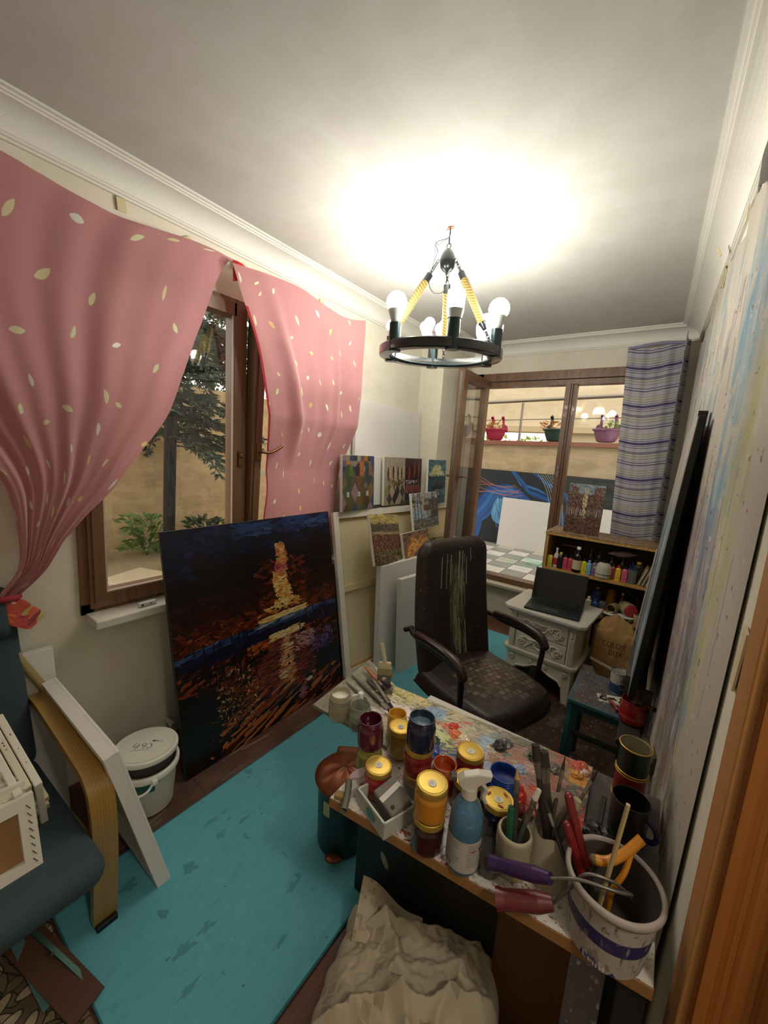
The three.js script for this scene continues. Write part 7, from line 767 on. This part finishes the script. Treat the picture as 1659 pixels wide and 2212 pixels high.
{ // palette knife on the table corner
  const k = thing('palette_knife', 'wide palette knife at the near corner of the table', 'palette knife', [0, 0, 0]);
  part(k, 'blade', at(extrude([[-0.006, 0.075], [0.006, 0.075], [0.011, 0.02], [0.007, 0.008], [0.004, 0], [-0.004, 0], [-0.007, 0.008], [-0.011, 0.02]], 0.0015), -0.556, PY + 0.012, -0.712, -Math.PI / 2 + 0.45, 0, -0.72), mat('#b8a8b0', 0.35, { metalness: 0.3 }));
  part(k, 'handle', tube([[-0.55, PY + 0.012, -0.70], [-0.53, PY + 0.008, -0.672], [-0.51, PY + 0.002, -0.636]], 0.0085, 16, 8), mat('#5c5a50', 0.5));
  const sc = solo('cork_scrap', 'small cork scrap at the near table corner', 'scrap', rb(0.028, 0.012, 0.02, 0.003, -0.548, TY + 0.006, -0.667, 0, 0.3), mat('#8a7046', 0.9));
}
{ // plastic tray with a grey block
  const t = thing('plastic_tray', 'white plastic tub with a grey caked block', 'tub', [-0.437, TY, -0.703], -0.32); const w = 0.108, d = 0.088, h = 0.046, m = mat('#b9b8b0', 0.4, { transmission: 0.2 });
  const wall = (s, y) => [[-w / 2 * s, -d / 2 * s], [w / 2 * s, -d / 2 * s], [w / 2 * s, d / 2 * s], [-w / 2 * s, d / 2 * s]];
  part(t, 'shell', [rb(w * 0.92, 0.003, d * 0.92, 0.001, 0, 0.0016, 0), rb(w * 0.97, h, 0.003, 0.001, 0, h / 2, d / 2 - 0.002, 0.04), rb(w * 0.97, h, 0.003, 0.001, 0, h / 2, -d / 2 + 0.002, -0.04), rb(0.003, h, d * 0.97, 0.001, w / 2 - 0.002, h / 2, 0, 0, 0, -0.04), rb(0.003, h, d * 0.97, 0.001, -w / 2 + 0.002, h / 2, 0, 0, 0, 0.04)], m); part(t, 'rim', [rb(w + 0.006, 0.004, 0.006, 0.002, 0, h, d / 2), rb(w + 0.006, 0.004, 0.006, 0.002, 0, h, -d / 2), rb(0.006, 0.004, d + 0.006, 0.002, w / 2, h, 0), rb(0.006, 0.004, d + 0.006, 0.002, -w / 2, h, 0)], m); part(t, 'printed_oval', at(new THREE.CircleGeometry(0.012, 24).scale(1.5, 1, 1), 0.0, 0.022, d / 2 + 0.0008, 0.04), mat('#4f8a86', 0.5));
  const b = thing('clay_block', 'grey caked block standing in the plastic tub', 'block', [-0.423, TY + 0.028, -0.712], -0.32); b.rotation.x = 0.25; part(b, 'block', rb(0.075, 0.04, 0.06, 0.006, 0.002, 0.016, 0), mat('#6a655e', 0.7)); part(b, 'white_streak', rb(0.014, 0.002, 0.06, 0.001, -0.005, 0.0372, 0, 0, 0.1), mat('#c4bfb8', 0.6)); part(b, 'hole', cyl(0.005, 0.005, 0.001, 0.026, 0.0366, 0.016), M.dark);
}
const pot = (name, label, cat, x, z, P, m, turn = 0) => { const t = thing(name, label, cat, [x, TY, z], turn); part(t, 'wall', lathe(P, 36), m); return t; };
pot('brush_pot', 'beige cylindrical pot holding a green pen and brushes', 'pot', -0.157, -0.775, [[0, 0.002], [0.034, 0], [0.036, 0.004], [0.036, 0.082], [0.034, 0.088], [0.03, 0.09], [0.0295, 0.086], [0.031, 0.08], [0.032, 0.006], [0, 0.006]], mat('#9a9076', 0.5));
const g2 = 'brushes in the beige pot', g3 = 'tools in the white cone', cx = -0.157, cz = -0.775;
brush('pointed brush standing in the beige pot', [-0.175, 0.955, -0.80], [-0.15, 0.75, -0.77], { r: 0.005, hair: '#a8895c', col: '#3a342c', pointed: 1, group: g2 });
{ const p = thing('green_pen', 'green hollow pen standing in the beige pot', 'pen', [0, 0, 0]); part(p, 'barrel', rod([-0.163, 0.75, -0.77], [-0.172, 0.87, -0.782], 0.0075), mat('#1f5a40', 0.3, { clearcoat: 0.4 })); part(p, 'open_end', rod([-0.172, 0.8695, -0.782], [-0.1722, 0.8715, -0.7822], 0.004), M.black); }
brush('dark brush leaning right in the beige pot', [-0.135, 0.88, -0.80], [-0.16, 0.75, -0.765], { r: 0.005, hair: '#4a3a30', group: g2 }); brush('brown brush leaning out of the beige pot', [-0.13, 0.91, -0.82], [-0.165, 0.75, -0.775], { r: 0.006, hair: '#c9bfae', col: '#3a2018', group: g2 });
{ const t = thing('white_cone', 'cut white plastic cone holding dirty brushes', 'container', [-0.092, TY, -0.82], 0.2); part(t, 'wall', surf((u, v) => { const a = u * Math.PI * 2, r = 0.052 - 0.012 * v, top = 0.105 + 0.055 * Math.max(0, Math.cos(a + 1.4)) ** 1.5 + 0.006 * Math.sin(a * 5); return [Math.cos(a) * r, v * top, Math.sin(a) * r]; }, 60, 12), mat('#b5ac98', 0.5, { transmission: 0.15 })); part(t, 'bottom', cyl(0.051, 0.051, 0.002, 0, 0.001, 0), mat('#b5ac98', 0.5)); }
for (const [A, B, l, r, c] of [[[-0.155, 0.985, -0.85], [-0.085, 0.75, -0.82], 'thick dark brush leaning left from the white cone', 0.009, '#2b241e'], [[-0.138, 0.975, -0.855], [-0.09, 0.75, -0.82], 'second dark brush leaning left from the white cone', 0.011, '#3a322a'], [[-0.10, 0.955, -0.90], [-0.1, 0.76, -0.81], 'thin pointed brush at the back of the white cone', 0.004, '#4a3c30'], [[-0.035, 0.945, -0.92], [-0.1, 0.77, -0.81], 'long thin brush leaning right from the white cone', 0.004, '#5a4a3c'], [[-0.06, 0.90, -0.86], [-0.095, 0.76, -0.825], 'stubby brush with pale bristles in the white cone', 0.009, '#3c3830']]) brush(l, A, B, { r, col: c, hair: l.includes('pale') ? '#9a8f74' : '#2c241e', pointed: /thin/.test(l), group: g3 });
{ // paint tubes near the red paint
  const t = thing('paint_tube', 'crumpled red paint tube below the red paint lump', 'paint tube', [-0.178, PY, -0.905], 0.5); part(t, 'tube_body', surf((u, v) => { const a = u * Math.PI * 2, r = 0.012; return [v * 0.07 - 0.03, 0.012 + Math.sin(a) * r * (1 - v * 0.85) + 0.0015 * Math.sin(v * 30), Math.cos(a) * (r * (1 + v * 0.5))]; }, 24, 20), mat('#7a2420', 0.35, { metalness: 0.3 })); part(t, 'tube_crimp', rb(0.008, 0.003, 0.036, 0.001, 0.043, 0.012, 0), M.steel);
}
// ---------- bucket of tools ----------
{
  const bt = canvasTex(1024, 256, (g, w, h) => { g.fillStyle = '#a39a92'; g.fillRect(0, 0, w, h); g.fillStyle = '#262252'; g.fillRect(0, h * 0.18, w, h * 0.12); for (let k = 0; k < 4; k++) { const x = k * 256; blob(g, x + 60, h * 0.56, 52, 36, '#2c3f78', 0.3); blob(g, x + 140, h * 0.6, 34, 30, '#2a2566', 0.2); blob(g, x + 200, h * 0.66, 20, 18, '#5a5a78', 0.2); g.fillStyle = '#cfc8bc'; g.font = 'bold 40px serif'; g.fillText('Fruit', x + 20, h * 0.55); } g.fillStyle = '#4a5a2c'; g.fillRect(0, h * 0.86, w, h * 0.14); for (let i = 0; i < 420; i++) blob(g, rnd(w), rnd(h), rnd(2, 14), rnd(2, 16), vary(pick(['#4a3a3c', '#8f8a84', '#3a2c30', '#b0a8a0', '#6a5a5c']), 10, 0.45), 0.8, 8); });
  const b = thing('tool_bucket', 'dirty printed plastic bucket full of painting tools', 'bucket', [0.022, TY, -0.757], -0.6);
  part(b, 'wall', lathe([[0.058, 0], [0.062, 0.004], [0.074, 0.126]], 48), mat('#ffffff', 0.5, { map: bt })); part(b, 'inside', lathe([[0, 0.004], [0.056, 0.004], [0.071, 0.128]], 48), mat('#3c322e', 0.8)); part(b, 'rim', lathe([[0.071, 0.122], [0.078, 0.122], [0.08, 0.127], [0.079, 0.134], [0.073, 0.136], [0.071, 0.13]], 48), mat('#8f847c', 0.6)); part(b, 'bottom', cyl(0.058, 0.058, 0.003, 0, 0.002, 0), M.dark); part(b, 'dried_paint', at(lathe([[0, 0.004], [0.03, 0.008], [0.058, 0.0]], 28), 0, 0.03, 0), mat('#2a201c', 0.8));
  const roll = (name, label, A, B, r, col, wire) => { const o = thing(name, label, 'roller', [0, 0, 0]), a = V(...A), e = V(...B), d = e.clone().sub(a), p = (t) => a.clone().addScaledVector(d, t).toArray(); part(o, 'handle', [rod(p(0), p(0.16), r * 1.12, r * 0.95), rod(p(0.15), p(0.75), r * 0.95, r), rod(p(0.74), p(1), r, r * 0.72)], mat(col, 0.35, { clearcoat: 0.3 })); part(o, 'handle_hole', rod(a.clone().addScaledVector(d, -0.003).toArray(), p(0.02), r * 0.75), M.dark); part(o, 'wire_frame', tube(wire, 0.003, 40, 8), mat('#6a6660', 0.4, { metalness: 0.7 })); };
  roll('paint_roller', 'paint roller with purple handle resting on the tool bucket', [-0.178, 0.795, -0.708], [-0.07, 0.862, -0.690], 0.0135, '#32164a', [[-0.07, 0.862, -0.690], [-0.03, 0.882, -0.70], [0.03, 0.885, -0.72], [0.05, 0.87, -0.745], [0.03, 0.84, -0.77]]);
  roll('paint_roller', 'paint roller with dirty red handle in front of the bucket', [-0.152, 0.768, -0.672], [-0.062, 0.80, -0.705], 0.0175, '#5c1e22', [[-0.062, 0.80, -0.705], [-0.04, 0.845, -0.71], [-0.02, 0.886, -0.715], [0.02, 0.888, -0.73], [0.05, 0.86, -0.75]]);
  const st = thing('wooden_stick', 'pale wooden stick standing in the tool bucket', 'stick', [0, 0, 0]); part(st, 'shaft', rod([0.005, 0.79, -0.73], [0.022, 1.035, -0.74], 0.0042, 0.0036), mat('#a89468', 0.7));
  const y = thing('yellow_scraper', 'yellow handled scraper sticking out of the bucket', 'scraper', [0, 0, 0]); part(y, 'handle', [tube([[-0.012, 0.895, -0.745], [0.008, 0.90, -0.752], [0.03, 0.918, -0.768], [0.052, 0.945, -0.79]], 0.0085, 24, 10), tube([[0.04, 0.925, -0.777], [0.035, 0.89, -0.76], [0.022, 0.85, -0.75], [0.02, 0.80, -0.75]], 0.005, 20, 8)], mat('#b8771a', 0.35, { clearcoat: 0.3 })); part(y, 'dark_tip', at(new THREE.SphereGeometry(0.0088, 12, 8), -0.012, 0.895, -0.745), mat('#5a4420', 0.6));
  for (const [A, B, l] of [[[-0.072, 0.945, -0.80], [-0.005, 0.80, -0.765], 'longer red handled tool leaning left in the bucket'], [[-0.065, 0.905, -0.775], [-0.01, 0.80, -0.755], 'shorter red handled tool leaning left in the bucket']]) { const t = thing('red_handled_tool', l, 'tool', [0, 0, 0], 0, 'red handled tools'); const a = V(...A), d = V(...B).sub(a); part(t, 'handle', [rod(A, a.clone().addScaledVector(d, 0.7).toArray(), 0.0085, 0.0105), at(new THREE.SphereGeometry(0.0085, 12, 8), ...A)], mat('#6a1216', 0.3, { clearcoat: 0.3 })); part(t, 'shaft', rod(a.clone().addScaledVector(d, 0.7).toArray(), B, 0.006), M.dark); }
  brush('black thin handle leaning between cone and bucket', [-0.115, 0.905, -0.805], [-0.02, 0.79, -0.745], { r: 0.004, col: '#1c1a1a', hair: '#1c1a1a', group: 'tools in the bucket' });
}
solo('glass_tumbler', 'small smoky glass between spray bottle and beige pot', 'glass', at(lathe([[0, 0.003], [0.02, 0.002], [0.022, 0.004], [0.025, 0.055], [0.0235, 0.055], [0.0205, 0.006], [0, 0.006]], 28), -0.192, TY, -0.735), mat('#8f8a86', 0.1, { transmission: 0.8 }));
{ const m = thing('black_mug', 'black mug with blue handle at the back of the table', 'mug', [0.035, TY, -1.03], -0.5); part(m, 'cup', lathe([[0, 0.002], [0.036, 0], [0.039, 0.004], [0.04, 0.092], [0.0385, 0.094], [0.037, 0.09], [0.036, 0.008], [0, 0.007]], 36), mat('#1a1816', 0.35)); part(m, 'handle', at(torus(0.024, 0.006, 24, 10, Math.PI * 1.1), 0.04, 0.048, 0, 0, 0, -Math.PI / 2 - 0.1), mat('#1c2148', 0.3)); }
for (const [y, c, l, h] of [[0, '#7a1a10', 'red labelled tin under the green tin', 0.075], [0.079, '#12241c', 'dark green tin stacked on the red tin', 0.07]]) { const t = thing('tin_can', l, 'tin', [0.028, TY + y, -1.155], 0.3); part(t, 'body', cyl(0.036, 0.036, h, 0, h / 2, 0, 36), mat(c, 0.3)); part(t, 'rim', [at(torus(0.0362, 0.0022, 36, 8), 0, h, 0, Math.PI / 2), at(torus(0.0362, 0.0022, 36, 8), 0, 0.0025, 0, Math.PI / 2)], M.gold); part(t, 'lid', at(lathe([[0, 0], [0.03, 0], [0.032, 0.002], [0.035, 0.002]], 32), 0, h + 0.0005, 0), mat('#6a5f40', 0.35, { metalness: 0.8 })); }
solo('ink_clump', 'clump of dried black paint beside the black mug', 'paint clump', (() => { const q = new THREE.IcosahedronGeometry(1, 5), v = q.attributes.position; for (let i = 0; i < v.count; i++) { const k = 1 + 0.5 * noise(v.getX(i) * 2.6, v.getY(i) * 2.6, v.getZ(i) * 2.6) + 0.3 * noise(v.getX(i) * 7, v.getY(i) * 7, v.getZ(i) * 7); v.setXYZ(i, v.getX(i) * k * 0.035, Math.max(v.getY(i), -0.3) * k * 0.014, v.getZ(i) * k * 0.028); } q.computeVertexNormals(); return at(q, -0.012, TY + 0.004, -0.975); })(), mat('#151413', 0.35));
for (const [x, z, r, l] of [[-0.02, -1.06, 0, 'dark flat scraper lying near the black clump'], [-0.015, -0.93, 0.2, 'dark steel strip upright beside the bucket']]) solo('steel_strip', l, 'scraper', rb(0.012, 0.003, 0.1, 0.001, x, TY + 0.002, z, 0, r), mat('#3a3632', 0.5, { metalness: 0.5 }));
// ---------- pedal bin ----------
{
  const b = thing('pedal_bin', 'dark teal pedal bin with copper lid on the rug', 'bin', [-0.885, 0.011, -1.10], 0.62); b.scale.set(1.06, 1, 1.06); const tealD = mat('#0c2a30', 0.35), cop = mat('#7a4226', 0.35, { metalness: 0.55 });
  part(b, 'body', lathe([[0, 0], [0.088, 0], [0.094, 0.008], [0.1, 0.27], [0.1, 0.285], [0, 0.285]], 44), tealD);
  const lidG = lathe([[0.102, 0], [0.112, 0.002], [0.114, 0.01], [0.108, 0.018], [0.09, 0.034], [0.05, 0.046], [0, 0.05]], 44), v = lidG.attributes.position; for (let i = 0; i < v.count; i++) { const a = Math.atan2(v.getZ(i), v.getX(i)); v.setY(i, v.getY(i) * (1 + 0.05 * Math.sin(a * 6))); if (v.getZ(i) < -0.06) v.setX(i, v.getX(i) * 0.98); } lidG.computeVertexNormals();
  part(b, 'lid', at(lidG, 0, 0.283, 0), cop); part(b, 'hinge_block', rb(0.09, 0.05, 0.05, 0.012, 0, 0.285, -0.105), cop); part(b, 'pedal', at(new THREE.SphereGeometry(1, 20, 12).scale(0.032, 0.011, 0.022), -0.02, 0.03, 0.108, -0.3, 0, 0), cop); part(b, 'sticker', [at(new THREE.CylinderGeometry(0.1004, 0.1004, 0.06, 12, 1, true, -0.75, 0.3), 0, 0.215, 0)], mat('#a8ae7a', 0.5));
}
// ---------- fabric heap ----------
{
  const t = canvasTex(768, 768, (g, w, h) => { weave(g, w, h, '#b8ac94'); for (let y = 0; y < h; y += 46) for (let x = 0; x < w; x += 46) if (rnd() < 0.32) { g.fillStyle = vary(pick(['#8d806a', '#978a76', '#87796a', '#ab9f88']), 5, 0.5); g.fillRect(x + rnd(-3, 3), y, 40, 42); } });
  const c = thing('fabric_heap', 'beige checked fabric heaped on the floor under the table', 'fabric', [-0.375, 0.001, -0.79], 0.25);
  part(c, 'cloth', surf((u, v) => {
    const X = (u - 0.5) * 2, Z = (v - 0.5) * 2, e = Math.max(Math.abs(X), Math.abs(Z)), x = X * 0.25 * (1 + 0.12 * noise(v * 3.1, 2.2) + 0.05 * noise(v * 9, 4)), z = Z * 0.185 * (1 + 0.14 * noise(u * 2.7, 5.1) + 0.05 * noise(u * 9, 1));
    const dome = Math.pow(Math.max(0, 1 - e ** 3.2), 0.5), ridge = (p, w) => Math.max(0, 1 - Math.abs(p) / w) ** 1.3;
    const f = 0.05 * ridge(X * 0.5 + Z * 0.9 - 0.25 + 0.15 * noise(u * 4, v * 4), 0.22) + 0.045 * ridge(X * 0.8 - Z * 0.5 + 0.1 + 0.2 * noise(u * 3, v * 5), 0.16) + 0.035 * ridge(X * 0.3 + Z * 0.8 + 0.55 + 0.1 * noise(u * 6, v * 3), 0.14) + 0.03 * ridge(X - 0.45 + 0.25 * Z, 0.12) + 0.018 * noise(u * 11, v * 11) + 0.009 * noise(u * 27, v * 27);
    return [x, Math.max(0.002, (0.19 + 0.045 * X - 0.03 * Z) * dome + f * Math.min(1, dome * 1.6)), z];
  }, 110, 90), mat('#ffffff', 0.95, { map: t }));
  part(c, 'corner_flap', surf((u, v) => [-0.21 + u * 0.2 + 0.02 * v, 0.15 + 0.085 * (1 - u) * (1 - v) + 0.012 * Math.sin(u * 7), -0.16 + v * 0.12 - 0.02 * u], 14, 12), mat('#ffffff', 0.95, { map: t }));
}
// ---------- hall lamp beyond the doorway ----------
{
  const l = thing('hall_lamp', 'round white ceiling lamp in the hall behind the doorway', 'lamp', [0.80, CEIL, -0.05]);
  part(l, 'base', cyl(0.11, 0.12, 0.03, 0, -0.015, 0, 32), M.white);
  part(l, 'globe', at(lathe([[0.11, 0], [0.125, -0.03], [0.11, -0.075], [0.06, -0.105], [0, -0.112]], 36), 0, -0.028, 0), mat('#ffffff', 0.4, { emissive: new THREE.Color(1, 0.93, 0.8), emissiveIntensity: 3 }));
  const p = new THREE.PointLight(new THREE.Color(1, 0.93, 0.8), 2.2); p.position.set(0, -0.20, 0); p.castShadow = true; p.shadow.radius = 4; l.add(p);
}
renderer.render(scene, camera);
